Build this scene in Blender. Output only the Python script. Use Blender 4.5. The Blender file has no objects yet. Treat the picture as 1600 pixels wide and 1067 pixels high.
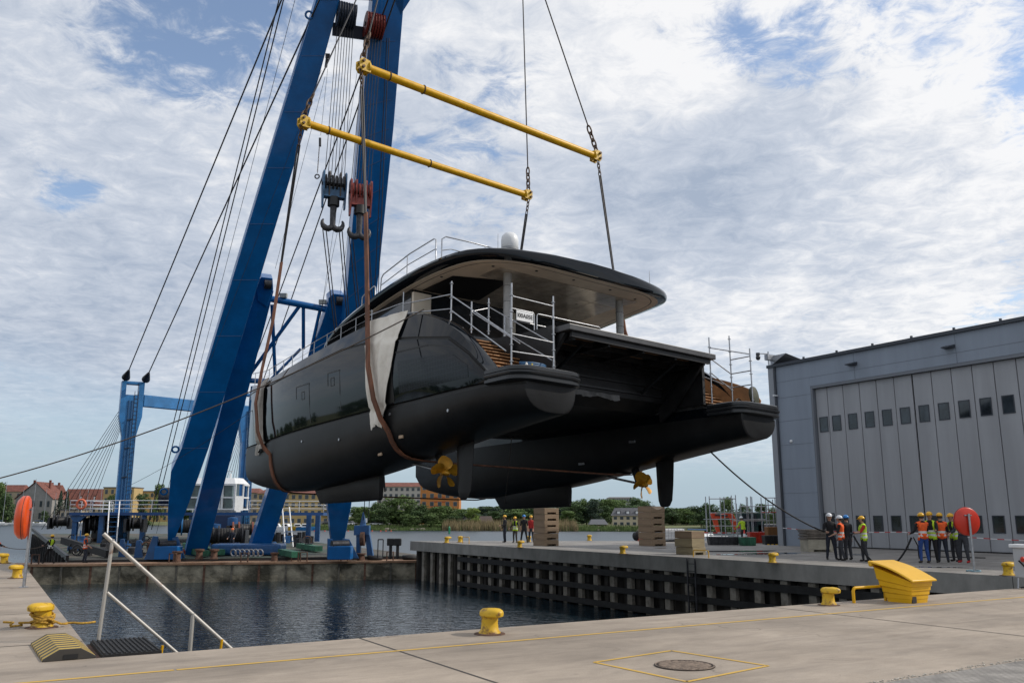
import bpy, bmesh, math, random
from mathutils import Vector as V, Matrix, noise
random.seed(7)
S = bpy.context.scene
COL = S.collection
PI = math.pi
rad = math.radians

# ---------------------------------------------------------------- camera
CAM_H, FPX, PITCH = 1.75, 1340.0, rad(11.495)      # eye height, focal length in photo pixels, upward pitch
cd = bpy.data.cameras.new("camera"); cam = bpy.data.objects.new("camera", cd); COL.objects.link(cam)
cam.location = (0, 0, CAM_H); cam.rotation_euler = (PI/2 + PITCH, 0, 0)
cd.sensor_width = 36.0; cd.lens = 36.0*FPX/1600.0; cd.clip_start = 0.1; cd.clip_end = 20000
S.camera = cam

# ---------------------------------------------------------------- sun, exposure
SUN_EL, SUN_AZ = rad(38), rad(4)                   # azimuth counted from +X towards +Y
sl = bpy.data.lights.new("sun", 'SUN'); so = bpy.data.objects.new("sun", sl); COL.objects.link(so)
sl.energy = 2.9; sl.angle = rad(0.6); sl.color = (1.0, 0.93, 0.83)
sd = V((math.cos(SUN_EL)*math.cos(SUN_AZ), math.cos(SUN_EL)*math.sin(SUN_AZ), math.sin(SUN_EL)))
so.rotation_euler = sd.to_track_quat('Z', 'Y').to_euler()
S.view_settings.view_transform = 'Standard'; S.view_settings.look = 'None'
S.view_settings.exposure = 0.0; S.view_settings.gamma = 1.0

# ---------------------------------------------------------------- world: physical sky under a broken cloud deck
def make_world():
    w = bpy.data.worlds.new("World"); S.world = w; w.use_nodes = True
    nt = w.node_tree; N = nt.nodes; L = nt.links; N.clear()
    out = N.new('ShaderNodeOutputWorld'); bg = N.new('ShaderNodeBackground'); bg.inputs[1].default_value = 0.1
    L.new(bg.outputs[0], out.inputs[0])
    sky = N.new('ShaderNodeTexSky'); sky.sky_type = 'NISHITA'; sky.sun_disc = False
    sky.sun_elevation = SUN_EL; sky.sun_rotation = PI/2 - SUN_AZ
    sky.air_density = 1.0; sky.dust_density = 0.3; sky.ozone_density = 2.0
    tc = N.new('ShaderNodeTexCoord')
    sep = N.new('ShaderNodeSeparateXYZ'); L.new(tc.outputs['Generated'], sep.inputs[0])
    def math_(op, a, b=None, c=None, clamp=False):
        n = N.new('ShaderNodeMath'); n.operation = op; n.use_clamp = clamp
        for i, x in enumerate((a, b, c)):
            if x is None: continue
            if isinstance(x, (int, float)): n.inputs[i].default_value = x
            else: L.new(x, n.inputs[i])
        return n.outputs[0]
    zz = math_('MAXIMUM', sep.outputs[2], 0.0)
    den = math_('ADD', zz, 0.10)
    cx = math_('DIVIDE', sep.outputs[0], den); cy = math_('DIVIDE', sep.outputs[1], den)
    cmb = N.new('ShaderNodeCombineXYZ'); L.new(cx, cmb.inputs[0]); L.new(cy, cmb.inputs[1])
    def noise_(scale, detail, rough, off, dist=0.0, vec=None):
        mp = N.new('ShaderNodeMapping'); mp.inputs['Location'].default_value = off
        L.new(vec or cmb.outputs[0], mp.inputs[0])
        n = N.new('ShaderNodeTexNoise'); n.inputs['Scale'].default_value = scale; n.inputs['Detail'].default_value = detail
        n.inputs['Roughness'].default_value = rough; n.inputs['Distortion'].default_value = dist
        L.new(mp.outputs[0], n.inputs['Vector']); return n.outputs['Fac']
    big = noise_(0.62, 3, 0.5, (3.1, 1.7, 0))
    med = noise_(2.4, 6, 0.6, (0.4, 5.2, 1.0), 0.3)
    fine = noise_(11.0, 9, 0.68, (2.0, 0.3, 4.0), 0.5)
    dn = tc.outputs['Generated']
    def lobe(d, size):                              # a soft patch of the dome round one direction
        d = V(d).normalized()
        dp = N.new('ShaderNodeVectorMath'); dp.operation = 'DOT_PRODUCT'; L.new(dn, dp.inputs[0]); dp.inputs[1].default_value = d
        mr = N.new('ShaderNodeMapRange'); mr.interpolation_type = 'SMOOTHSTEP'
        mr.inputs['From Min'].default_value = math.cos(rad(size)); mr.inputs['From Max'].default_value = 1.0
        L.new(dp.outputs['Value'], mr.inputs['Value']); return mr.outputs[0]
    # cloud cover
    cov = math_('MULTIPLY_ADD', big, 0.45, 0.20)
    cov = math_('MULTIPLY_ADD', med, 0.75, cov)
    cov = math_('MULTIPLY_ADD', fine, 0.62, cov)
    for d, sz, amt in CLOUD_LOBES: cov = math_('MULTIPLY_ADD', lobe(d, sz), amt, cov)
    mr = N.new('ShaderNodeMapRange'); mr.interpolation_type = 'SMOOTHSTEP'
    mr.inputs['From Min'].default_value = 0.84; mr.inputs['From Max'].default_value = 1.05
    L.new(cov, mr.inputs['Value']); fac = mr.outputs[0]
    # the deck thins out towards the horizon
    hz = N.new('ShaderNodeMapRange'); hz.interpolation_type = 'SMOOTHSTEP'
    hz.inputs['From Min'].default_value = 0.02; hz.inputs['From Max'].default_value = 0.19
    hw = math_('MULTIPLY_ADD', big, 0.16, zz); hw = math_('SUBTRACT', hw, 0.075); L.new(hw, hz.inputs['Value'])
    fac = math_('MULTIPLY', fac, hz.outputs[0])
    fac = math_('MULTIPLY_ADD', fac, 0.97, 0.0)
    # cloud tone: bright tops, blue-grey undersides
    tone = math_('MULTIPLY_ADD', noise_(1.1, 5, 0.55, (7.7, 2.2, 0), 0.2), 0.9, -0.71)
    tone = math_('MULTIPLY_ADD', fine, 1.15, tone)
    tone = math_('MULTIPLY_ADD', noise_(4.0, 7, 0.62, (1.5, 2.9, 3.0), 0.4), 0.6, tone)
    for d, sz, amt in TONE_LOBES: tone = math_('MULTIPLY_ADD', lobe(d, sz), amt, tone)
    cr = N.new('ShaderNodeValToRGB'); L.new(tone, cr.inputs[0])
    e = cr.color_ramp.elements
    e[0].position = 0.04; e[0].color = (3.9, 4.6, 5.8, 1); e[1].position = 0.92; e[1].color = (9.5, 9.5, 9.6, 1)
    m = e.new(0.5); m.color = (6.1, 6.6, 7.5, 1)
    # sky colour: a hazy pale blue is mixed in towards the horizon
    hs = N.new('ShaderNodeHueSaturation'); hs.inputs['Saturation'].default_value = 0.88; hs.inputs['Value'].default_value = SKY_VAL
    L.new(sky.outputs[0], hs.inputs['Color'])
    hzn = N.new('ShaderNodeMapRange'); hzn.interpolation_type = 'SMOOTHSTEP'; hzn.inputs['From Min'].default_value = 0.34; hzn.inputs['From Max'].default_value = -0.02; hzn.inputs['To Max'].default_value = 0.92
    L.new(zz, hzn.inputs['Value'])
    hm = N.new('ShaderNodeMixRGB'); L.new(hzn.outputs[0], hm.inputs[0]); L.new(hs.outputs[0], hm.inputs[1]); hm.inputs[2].default_value = (3.55, 4.75, 5.9, 1)
    mx = N.new('ShaderNodeMixRGB'); L.new(fac, mx.inputs[0]); L.new(hm.outputs[0], mx.inputs[1]); L.new(cr.outputs[0], mx.inputs[2])
    L.new(mx.outputs[0], bg.inputs[0])
def pxdir(px, py):
    r, up = (px-800)/FPX, (533.5-py)/FPX
    return V((r, math.cos(PITCH)-up*math.sin(PITCH), math.sin(PITCH)+up*math.cos(PITCH)))
SKY_VAL = 1.7
CLOUD_LOBES = [(pxdir(1300, 45), 8, -0.31), (pxdir(1560, 80), 6, -0.24), (pxdir(1085, 45), 5, -0.28), (pxdir(1190, 90), 5, -0.14), (pxdir(240, -5), 8, -0.16), (pxdir(350, 30), 8, -0.12), (pxdir(460, 80), 6, -0.14),
               (pxdir(1200, 320), 18, 0.25), (pxdir(230, 400), 20, 0.09), (pxdir(1560, 485), 5, -0.12), (pxdir(1270, 490), 6, -0.14), (pxdir(1120, 425), 3, -0.14), (pxdir(115, 288), 3, -0.22)]
TONE_LOBES = [(pxdir(1280, 280), 11, -0.42), (pxdir(1050, 330), 9, -0.26), (pxdir(1270, 130), 11, 0.36), (pxdir(1520, 170), 10, 0.30), (pxdir(950, 90), 9, 0.18), (pxdir(640, 300), 10, -0.22), (pxdir(1150, 430), 6, 0.2), (pxdir(1400, 450), 9, 0.2),
              (pxdir(150, 280), 24, -0.13), (pxdir(100, 560), 14, -0.16), (pxdir(420, 200), 9, 0.14)]
make_world()
# ---------------------------------------------------------------- materials
MATS = {}
def mat(name, col, rough=0.6, metal=0.0, var=0.0, vscale=3.0, bump=0.0, bscale=20.0, coat=0.0, spec=0.5, col2=None, stretch=(1, 1, 1), edge=(0.4, 0.65), bdist=0.02):
    """procedural principled material: noise between two tones, fine bump"""
    if name in MATS: return MATS[name]
    m = bpy.data.materials.new(name); m.use_nodes = True; MATS[name] = m
    nt = m.node_tree; N = nt.nodes; L = nt.links; b = N['Principled BSDF']
    b.inputs['Base Color'].default_value = (*col, 1); b.inputs['Roughness'].default_value = rough; b.inputs['Metallic'].default_value = metal
    b.inputs['Coat Weight'].default_value = coat; b.inputs['Specular IOR Level'].default_value = spec; b.inputs['Coat Roughness'].default_value = 0.06
    tc = N.new('ShaderNodeTexCoord'); mp = N.new('ShaderNodeMapping'); mp.inputs['Scale'].default_value = stretch
    L.new(tc.outputs['Object'], mp.inputs[0])
    if var > 0 or col2:
        n = N.new('ShaderNodeTexNoise'); n.inputs['Scale'].default_value = vscale; n.inputs['Detail'].default_value = 7; n.inputs['Roughness'].default_value = 0.62
        L.new(mp.outputs[0], n.inputs['Vector'])
        r = N.new('ShaderNodeValToRGB'); e = r.color_ramp.elements
        c2 = col2 or tuple(max(0, c*(1+var)) for c in col); c1 = col if col2 else tuple(c*(1-var) for c in col)
        e[0].position, e[1].position = edge; e[0].color = (*c1, 1); e[1].color = (*c2, 1)
        L.new(n.outputs['Fac'], r.inputs[0]); L.new(r.outputs[0], b.inputs['Base Color'])
    if bump > 0:
        n2 = N.new('ShaderNodeTexNoise'); n2.inputs['Scale'].default_value = bscale; n2.inputs['Detail'].default_value = 5
        L.new(mp.outputs[0], n2.inputs['Vector'])
        bp = N.new('ShaderNodeBump'); bp.inputs['Strength'].default_value = bump; bp.inputs['Distance'].default_value = bdist
        L.new(n2.outputs['Fac'], bp.inputs['Height']); L.new(bp.outputs[0], b.inputs['Normal'])
    return m

# ---------------------------------------------------------------- mesh builder
class MB:
    def __init__(s): s.v = []; s.f = []; s.m = []; s.mi = 0
    def add(s, vs, fs):
        o = len(s.v); s.v += [V(p) for p in vs]
        for f in fs: s.f.append([i+o for i in f]); s.m.append(s.mi)
        return s
    def hexa(s, p):      # p[0..3] bottom loop, p[4..7] top loop
        return s.add(p, [(3,2,1,0),(4,5,6,7),(0,1,5,4),(1,2,6,5),(2,3,7,6),(3,0,4,7)])
    def box(s, c, d, rz=0.0, M=None):
        x, y, z = d[0]/2, d[1]/2, d[2]/2
        ps = [V(q) for q in ((-x,-y,-z),(x,-y,-z),(x,y,-z),(-x,y,-z),(-x,-y,z),(x,-y,z),(x,y,z),(-x,y,z))]
        R = M if M is not None else Matrix.Rotation(rz, 3, 'Z')
        return s.hexa([R @ q + V(c) for q in ps])
    def bx(s, a, b):     # box from corner a to corner b
        return s.box([(a[i]+b[i])/2 for i in range(3)], [abs(b[i]-a[i]) for i in range(3)])
    def beam(s, p0, p1, w, h, side=(0,0,1), w1=None, h1=None):
        """box beam; w along 'side' projected normal to the axis, h along the third axis"""
        p0, p1 = V(p0), V(p1); d = (p1-p0).normalized(); sd_ = V(side); sd_ = (sd_ - d*sd_.dot(d)).normalized(); t = d.cross(sd_)
        w1 = w if w1 is None else w1; h1 = h if h1 is None else h1
        ps = []
        for p, a, b in ((p0, w/2, h/2), (p1, w1/2, h1/2)):
            ps += [p-sd_*a-t*b, p+sd_*a-t*b, p+sd_*a+t*b, p-sd_*a+t*b]
        return s.hexa(ps)
    def ring(s, c, ax, r, n, ry=None, ph=0.0):
        ax = V(ax).normalized(); a = ax.orthogonal().normalized(); b = ax.cross(a)
        return [V(c)+a*(math.cos(ph+2*PI*i/n)*r)+b*(math.sin(ph+2*PI*i/n)*(ry or r)) for i in range(n)]
    def loft(s, rings, cap=True, closed=True):
        n = len(rings[0]); o = len(s.v)
        for r in rings: s.v += [V(p) for p in r]
        for k in range(len(rings)-1):
            for i in range(n if closed else n-1):
                j = (i+1) % n
                s.f.append([o+k*n+i, o+k*n+j, o+(k+1)*n+j, o+(k+1)*n+i]); s.m.append(s.mi)
        if cap:
            s.f.append([o+i for i in range(n)][::-1]); s.m.append(s.mi)
            s.f.append([o+(len(rings)-1)*n+i for i in range(n)]); s.m.append(s.mi)
        return s
    def cyl(s, p0, p1, r0, r1=None, n=10, cap=True):
        p0, p1 = V(p0), V(p1); ax = p1-p0
        return s.loft([s.ring(p0, ax, r0, n), s.ring(p1, ax, r0 if r1 is None else r1, n)], cap)
    def lathe(s, prof, n=20, c=(0,0,0), ax=(0,0,1)):   # prof: (radius, height along ax)
        ax = V(ax).normalized(); return s.loft([s.ring(V(c)+ax*h, ax, max(r, 1e-4), n) for r, h in prof])
    def tube(s, pts, r, n=6, closed=False):
        pts = [V(p) for p in pts]; rings = []; prev = None
        for i, p in enumerate(pts):
            d = (pts[min(i+1, len(pts)-1)] - pts[max(i-1, 0)]).normalized()
            a = (prev - d*prev.dot(d)) if prev else d.orthogonal()
            if a.length < 1e-5: a = d.orthogonal()
            a.normalize(); prev = a; b = d.cross(a); rr = r[i] if isinstance(r, (list, tuple)) else r
            rings.append([p+a*(math.cos(2*PI*k/n)*rr)+b*(math.sin(2*PI*k/n)*rr) for k in range(n)])
        return s.loft(rings)
    def torus(s, c, ax, R, r, n=20, m=8):
        ax = V(ax).normalized(); a = ax.orthogonal().normalized(); b = ax.cross(a); vs = []; fs = []
        for i in range(n):
            t = 2*PI*i/n; d = a*math.cos(t)+b*math.sin(t)
            for k in range(m):
                q = 2*PI*k/m; vs.append(V(c)+d*(R+r*math.cos(q))+ax*(r*math.sin(q)))
        for i in range(n):
            for k in range(m):
                fs.append((i*m+k, ((i+1)%n)*m+k, ((i+1)%n)*m+(k+1)%m, i*m+(k+1)%m))
        return s.add(vs, fs)
    def prism(s, poly, z0, z1):
        return s.loft([[V((x, y, z0)) for x, y in poly], [V((x, y, z1)) for x, y in poly]])
    def extr(s, poly, vec):    # 3d polygon pushed along vec
        return s.loft([[V(p) for p in poly], [V(p)+V(vec) for p in poly]])
    def grid(s, fn, nu, nv):
        vs = [fn(i/nu, j/nv) for i in range(nu+1) for j in range(nv+1)]
        return s.add(vs, [(i*(nv+1)+j, (i+1)*(nv+1)+j, (i+1)*(nv+1)+j+1, i*(nv+1)+j+1) for i in range(nu) for j in range(nv)])
    def sphere(s, c, r, n=12, m=8, sc=(1,1,1)):
        rings = []
        for k in range(m+1):
            t = PI*k/m; rr = max(math.sin(t), 1e-3)
            rings.append([V(c)+V((r*rr*math.cos(2*PI*i/n)*sc[0], r*rr*math.sin(2*PI*i/n)*sc[1], -r*math.cos(t)*sc[2])) for i in range(n)])
        return s.loft(rings)
    def build(s, name, mats, parent=None, org=None, smooth=None, bevel=0.0, recalc=True, world=False):
        """world: vertices are world coordinates although the object has a parent"""
        o0 = V(org) if org is not None else V((0, 0, 0))
        vs = s.v
        if parent is not None and world:
            iv = MXW(parent).inverted(); vs = [iv @ p for p in vs]
        me = bpy.data.meshes.new(name); me.from_pydata([p-o0 for p in vs], [], s.f)
        for m in (mats if isinstance(mats, (list, tuple)) else [mats]): me.materials.append(m)
        if len(me.materials) > 1: me.polygons.foreach_set('material_index', s.m)
        if recalc:
            bm = bmesh.new(); bm.from_mesh(me); bmesh.ops.recalc_face_normals(bm, faces=bm.faces); bm.to_mesh(me); bm.free()
        if smooth is not None:
            me.polygons.foreach_set('use_smooth', [True]*len(me.polygons)); me.set_sharp_from_angle(angle=rad(smooth))
        ob = bpy.data.objects.new(name, me); COL.objects.link(ob); ob.location = o0
        if parent is not None: ob.parent = parent
        if bevel > 0:
            b = ob.modifiers.new('bevel', 'BEVEL'); b.width = bevel; b.segments = 2; b.limit_method = 'ANGLE'; b.angle_limit = rad(40)
        return ob
def MXW(o):
    m = o.matrix_basis.copy()
    while o.parent: o = o.parent; m = o.matrix_basis @ m
    return m
def tag(o, label=None, cat=None, group=None, kind=None):
    if label: o['label'] = label
    if cat: o['category'] = cat
    if group: o['group'] = group
    if kind: o['kind'] = kind
    return o
def thing(name, label, cat, loc=(0,0,0), rz=0.0, group=None):
    o = bpy.data.objects.new(name, None); COL.objects.link(o); o.location = loc; o.rotation_euler = (0, 0, rz); o.empty_display_size = 0.3
    return tag(o, label, cat, group)
def copy_thing(o, loc, rz=None, label=None, parent=None):
    c = o.copy(); COL.objects.link(c)
    if parent is not None: c.parent = parent
    else:
        c.location = loc
        if rz is not None: c.rotation_euler = (0, 0, rz)
        if label: c['label'] = label
    for ch in list(o.children): copy_thing(ch, None, parent=c)
    return c
# dock frame: u along the near quay edge, v out along the dock walls
DA = rad(31); DU = V((math.cos(DA), math.sin(DA), 0)); DV = V((-math.sin(DA), math.cos(DA), 0))
def D(u, v, z=0.0): return DU*u + DV*v + V((0, 0, z))
# a point seen in a given direction, at height z / at distance y / on the plane through o with normal n
def atz(px, py, z=0.0): d = pxdir(px, py); return V((0, 0, CAM_H)) + d*((z-CAM_H)/d.z)
def aty(px, py, y): d = pxdir(px, py); return V((0, 0, CAM_H)) + d*(y/d.y)
def onp(px, py, o, n): d = pxdir(px, py); c = V((0, 0, CAM_H)); return c + d*((V(o)-c).dot(V(n))/d.dot(V(n)))
def lerp(a, b, t): return a+(b-a)*t
def interp(tab, x):
    if x <= tab[0][0]: return tab[0][1]
    for (a, p), (b, q) in zip(tab, tab[1:]):
        if x <= b:
            t = (x-a)/(b-a); return p+(q-p)*t
    return tab[-1][1]
def sinterp(tab, x):   # smooth (Catmull) interpolation of a table
    if x <= tab[0][0]: return tab[0][1]
    if x >= tab[-1][0]: return tab[-1][1]
    for i in range(len(tab)-1):
        a, p = tab[i]; b, q = tab[i+1]
        if x <= b:
            h = b-a; t = (x-a)/h
            m0 = (q-tab[i-1][1])/(b-tab[i-1][0]) if i > 0 else (q-p)/h
            m1 = (tab[i+2][1]-p)/(tab[i+2][0]-a) if i+2 < len(tab) else (q-p)/h
            return (2*t**3-3*t*t+1)*p+(t**3-2*t*t+t)*h*m0+(-2*t**3+3*t*t)*q+(t**3-t*t)*h*m1
def sag(p0, p1, drop, n=16):
    p0, p1 = V(p0), V(p1)
    return [p0.lerp(p1, i/n) - V((0, 0, drop*4*(i/n)*(1-i/n))) for i in range(n+1)]
def rope(name, label, pts, r, m, group=None, cat='rope', n=6):
    mb = MB().tube(pts, r, n); return tag(mb.build(name, m, org=pts[0], smooth=60), label, cat, group)

M_YEL = mat('yellow_paint', (0.66, 0.36, 0.006), 0.42, spec=0.3, var=0.12, vscale=6, bump=0.15, bscale=60, bdist=0.004)
M_YELW = mat('worn_yellow_paint', (0.62, 0.38, 0.012), 0.5, col2=(0.16, 0.07, 0.02), vscale=9, edge=(0.52, 0.66), bump=0.25, bscale=40, bdist=0.006)
M_STEEL = mat('galvanised_steel', (0.42, 0.43, 0.45), 0.38, 0.85, var=0.15, vscale=8)
M_DSTEEL = mat('dark_steel', (0.05, 0.05, 0.055), 0.45, 0.6, var=0.3, vscale=6)
M_CABLE = mat('wire_rope', (0.035, 0.034, 0.037), 0.5, 0.4)
M_BLUE = mat('crane_blue', (0.0005, 0.105, 0.33), 0.38, coat=0.4, var=0.13, vscale=0.8, spec=0.22, bump=0.05, bscale=3)
M_BLUE2 = mat('hazy_sunlit_blue', (0.03, 0.17, 0.40), 0.4, var=0.18, vscale=0.9)  # crane blue lightened for haze and sun on the rear gantry
M_RUST = mat('rust', (0.10, 0.052, 0.034), 0.85, var=0.4, vscale=5, bump=0.4, bscale=30)
M_RUBBER = mat('rubber', (0.012, 0.012, 0.013), 0.75, var=0.3, vscale=10, bump=0.3, bscale=30)
M_WHITE = mat('white_paint', (0.72, 0.73, 0.74), 0.4, var=0.06, vscale=4)
M_RED = mat('red_paint', (0.50, 0.035, 0.02), 0.4, var=0.12, vscale=5)
M_GREEN = mat('green_deck_paint', (0.02, 0.11, 0.06), 0.6, var=0.35, vscale=2.5, bump=0.3, bscale=12)
M_BLACK = mat('black_paint', (0.010, 0.010, 0.011), 0.5, var=0.3, vscale=5)
M_GLASSD = mat('dark_glass', (0.012, 0.016, 0.02), 0.06, spec=0.8, var=0.2, vscale=1.5)
# ================================================================ ground, water, quays
def concrete_mat(name, base, dark, puddle=0.0, scale=1.0):
    m = bpy.data.materials.new(name); m.use_nodes = True; nt = m.node_tree; N = nt.nodes; L = nt.links; b = N['Principled BSDF']
    tc = N.new('ShaderNodeTexCoord')
    def nz(sc, det, ro, st=(1,1,1), dist=0.0):
        mp = N.new('ShaderNodeMapping'); mp.inputs['Scale'].default_value = st; L.new(tc.outputs['Object'], mp.inputs[0])
        n = N.new('ShaderNodeTexNoise'); n.inputs['Scale'].default_value = sc; n.inputs['Detail'].default_value = det; n.inputs['Roughness'].default_value = ro; n.inputs['Distortion'].default_value = dist
        L.new(mp.outputs[0], n.inputs['Vector']); return n.outputs['Fac']
    def ramp(f, p0, c0, p1, c1):
        r = N.new('ShaderNodeValToRGB'); e = r.color_ramp.elements; e[0].position = p0; e[1].position = p1; e[0].color = (*c0, 1); e[1].color = (*c1, 1); L.new(f, r.inputs[0]); return r.outputs[0]
    def mix(mode, fac, a, c):
        x = N.new('ShaderNodeMixRGB'); x.blend_type = mode
        for i, q in ((0, fac), (1, a), (2, c)):
            if isinstance(q, (int, float)): x.inputs[i].default_value = q
            elif isinstance(q, tuple): x.inputs[i].default_value = (*q, 1)
            else: L.new(q, x.inputs[i])
        return x.outputs[0]
    c = ramp(nz(0.35, 8, 0.62, dist=0.4), 0.34, dark, 0.66, base)
    c = mix('MULTIPLY', 0.55, c, ramp(nz(1.3, 9, 0.7, (1.0, 2.4, 1), 0.6), 0.36, (0.70, 0.69, 0.68), 0.6, (1.08, 1.07, 1.05)))
    c = mix('MULTIPLY', 0.5, c, ramp(nz(60, 4, 0.6), 0.3, (0.72, 0.72, 0.72), 0.6, (1.05, 1.05, 1.05)))
    c = mix('MIX', ramp(nz(0.9, 7, 0.7, (0.5, 2.2, 1), 0.8), 0.64, (0,0,0), 0.74, (0.5,0.5,0.5)), c, tuple(x*1.35 for x in base))
    c = mix('MIX', ramp(nz(2.1, 6, 0.72, (0.35, 1.6, 1), 1.2), 0.66, (0,0,0), 0.72, (0.55,0.55,0.55)), c, tuple(x*0.55 for x in dark))
    c = mix('MULTIPLY', 0.5, c, ramp(nz(0.28, 5, 0.6, (0.25, 3.0, 1), 1.5), 0.42, (0.74, 0.73, 0.72), 0.52, (1.06, 1.05, 1.04)))
    c = mix('MIX', ramp(nz(5.5, 5, 0.6), 0.69, (0,0,0), 0.735, (0.6,0.6,0.6)), c, (0.05, 0.045, 0.04))
    vo = N.new('ShaderNodeTexVoronoi'); vo.feature = 'DISTANCE_TO_EDGE'; vo.inputs['Scale'].default_value = 0.23
    vm = N.new('ShaderNodeMixRGB'); vm.inputs[0].default_value = 0.06; L.new(tc.outputs['Object'], vm.inputs[1])
    vn = N.new('ShaderNodeTexNoise'); vn.inputs['Scale'].default_value = 1.6; vn.inputs['Detail'].default_value = 6; L.new(tc.outputs['Object'], vn.inputs['Vector']); vs_ = N.new('ShaderNodeVectorMath'); vs_.operation = 'SCALE'; vs_.inputs['Scale'].default_value = 14.0; L.new(vn.outputs['Color'], vs_.inputs[0]); L.new(vs_.outputs[0], vm.inputs[2]); L.new(vm.outputs[0], vo.inputs['Vector'])
    ck = mix('MULTIPLY', 1.0, ramp(vo.outputs['Distance'], 0.0, (1,1,1), 0.0045, (0,0,0)), ramp(nz(0.5, 3, 0.5), 0.5, (0,0,0), 0.6, (.55,.55,.55)))
    c = mix('MIX', ck, c, (0.09, 0.075, 0.06))
    L.new(c, b.inputs['Base Color'])
    r = ramp(nz(0.8, 6, 0.6), 0.3, (0.62,)*3, 0.7, (0.85,)*3); L.new(r, b.inputs['Roughness']); b.inputs['Specular IOR Level'].default_value = 0.35
    bp = N.new('ShaderNodeBump'); bp.inputs['Strength'].default_value = 0.35; bp.inputs['Distance'].default_value = 0.01
    L.new(nz(35, 6, 0.7), bp.inputs['Height']); L.new(bp.outputs[0], b.inputs['Normal'])
    return m
M_CONC = concrete_mat('quay_concrete', (0.395, 0.335, 0.275), (0.28, 0.238, 0.196))
M_CONC2 = concrete_mat('damp_shaded_concrete', (0.30, 0.285, 0.265), (0.19, 0.18, 0.17))  # darker, both for damp and for the shade over the right quay
M_CAP = mat('cap_concrete', (0.20, 0.195, 0.18), 0.8, var=0.0, col2=(0.34, 0.325, 0.30), vscale=1.2, stretch=(1, 1, 0.6), bump=0.3, bscale=18, edge=(0.3, 0.7))
M_JOINT = mat('joint_sealant', (0.05, 0.045, 0.04), 0.8)
M_LINE = mat('yellow_line_paint', (0.58, 0.36, 0.06), 0.7, col2=(0.40, 0.31, 0.19), vscale=5, edge=(0.52, 0.75))

def pavement(name, poly, top_mat, side_mat, thick):
    """dock-frame polygon (u, v) -> slab with its own side material"""
    mb = MB(); n = len(poly)
    mb.add([(x, y, 0) for x, y in poly], [tuple(range(n))])
    mb.mi = 1
    mb.add([(x, y, 0) for x, y in poly]+[(x, y, -thick) for x, y in poly], [(i, (i+1) % n, n+(i+1) % n, n+i) for i in range(n)])
    mb.add([(x, y, -thick) for x, y in poly], [tuple(range(n))])
    o = mb.build(name, [top_mat, side_mat]); o.rotation_euler = (0, 0, DA); return tag(o, kind='structure')
def uvof(p): return (V(p).dot(DU), V(p).dot(DV))
pavement('near_pavement', [(-60, -45), (110, -45), (110, 12.44), (-60, 12.44)], M_CONC, M_CAP, 3.0)
pavement('left_pavement', [(-60, 12.44), (1.37, 12.44), (1.37, 33), (.9, 42), (.1, 56), (-.5, 72), (-60, 72)], M_CONC, M_CAP, 3.0)
e0 = uvof((-7.28, 62.97)); e1 = uvof((75, 66)); 
pavement('right_pavement', [(26.25, 12.44), (110, 12.44), e1, e0], M_CONC2, M_CAP, 0.64)
# painted line, joints, manhole diamond: thin sheets just above the slab
def sheet(name, quads, m, z=0.004):
    mb = MB()
    for q in quads: mb.add([(x, y, z) for x, y in q], [(0, 1, 2, 3)])
    o = mb.build(name, m); o.rotation_euler = (0, 0, DA); return tag(o, kind='structure')
def strip(a, b, w):
    a, b = V((*a, 0)), V((*b, 0)); d = (b-a).normalized(); s_ = V((-d.y, d.x, 0))*w/2
    return [tuple((p)[:2]) for p in (a-s_, b-s_, b+s_, a+s_)]
sheet('yellow_line', [strip((-60, 11.06), (2.05, 11.03), 0.075), strip((2.08, 11.03), (90, 11.1), 0.075)], M_LINE)
sheet('pavement_joint', [strip((u_, -45), (u_, 12.43), 0.035) for u_ in (-12.2, -3.7, 4.87, 13.42, 21.9, 30.4)] +
      [strip((-60, v_), (1.36, v_), 0.035) for v_ in (14.15, 18.65, 25.3, 29.8, 34.3, 38.8, 43.3)] + [strip((-60, 2.0), (90, 2.0), 0.03)], M_JOINT, 0.003)
dia = [(6.55, 8.95), (7.98, 9.17), (8.18, 7.68), (6.66, 7.42)]
sheet('manhole_marking', [strip(dia[i], dia[(i+1) % 4], 0.055) for i in range(4)], M_LINE, 0.005)
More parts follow.
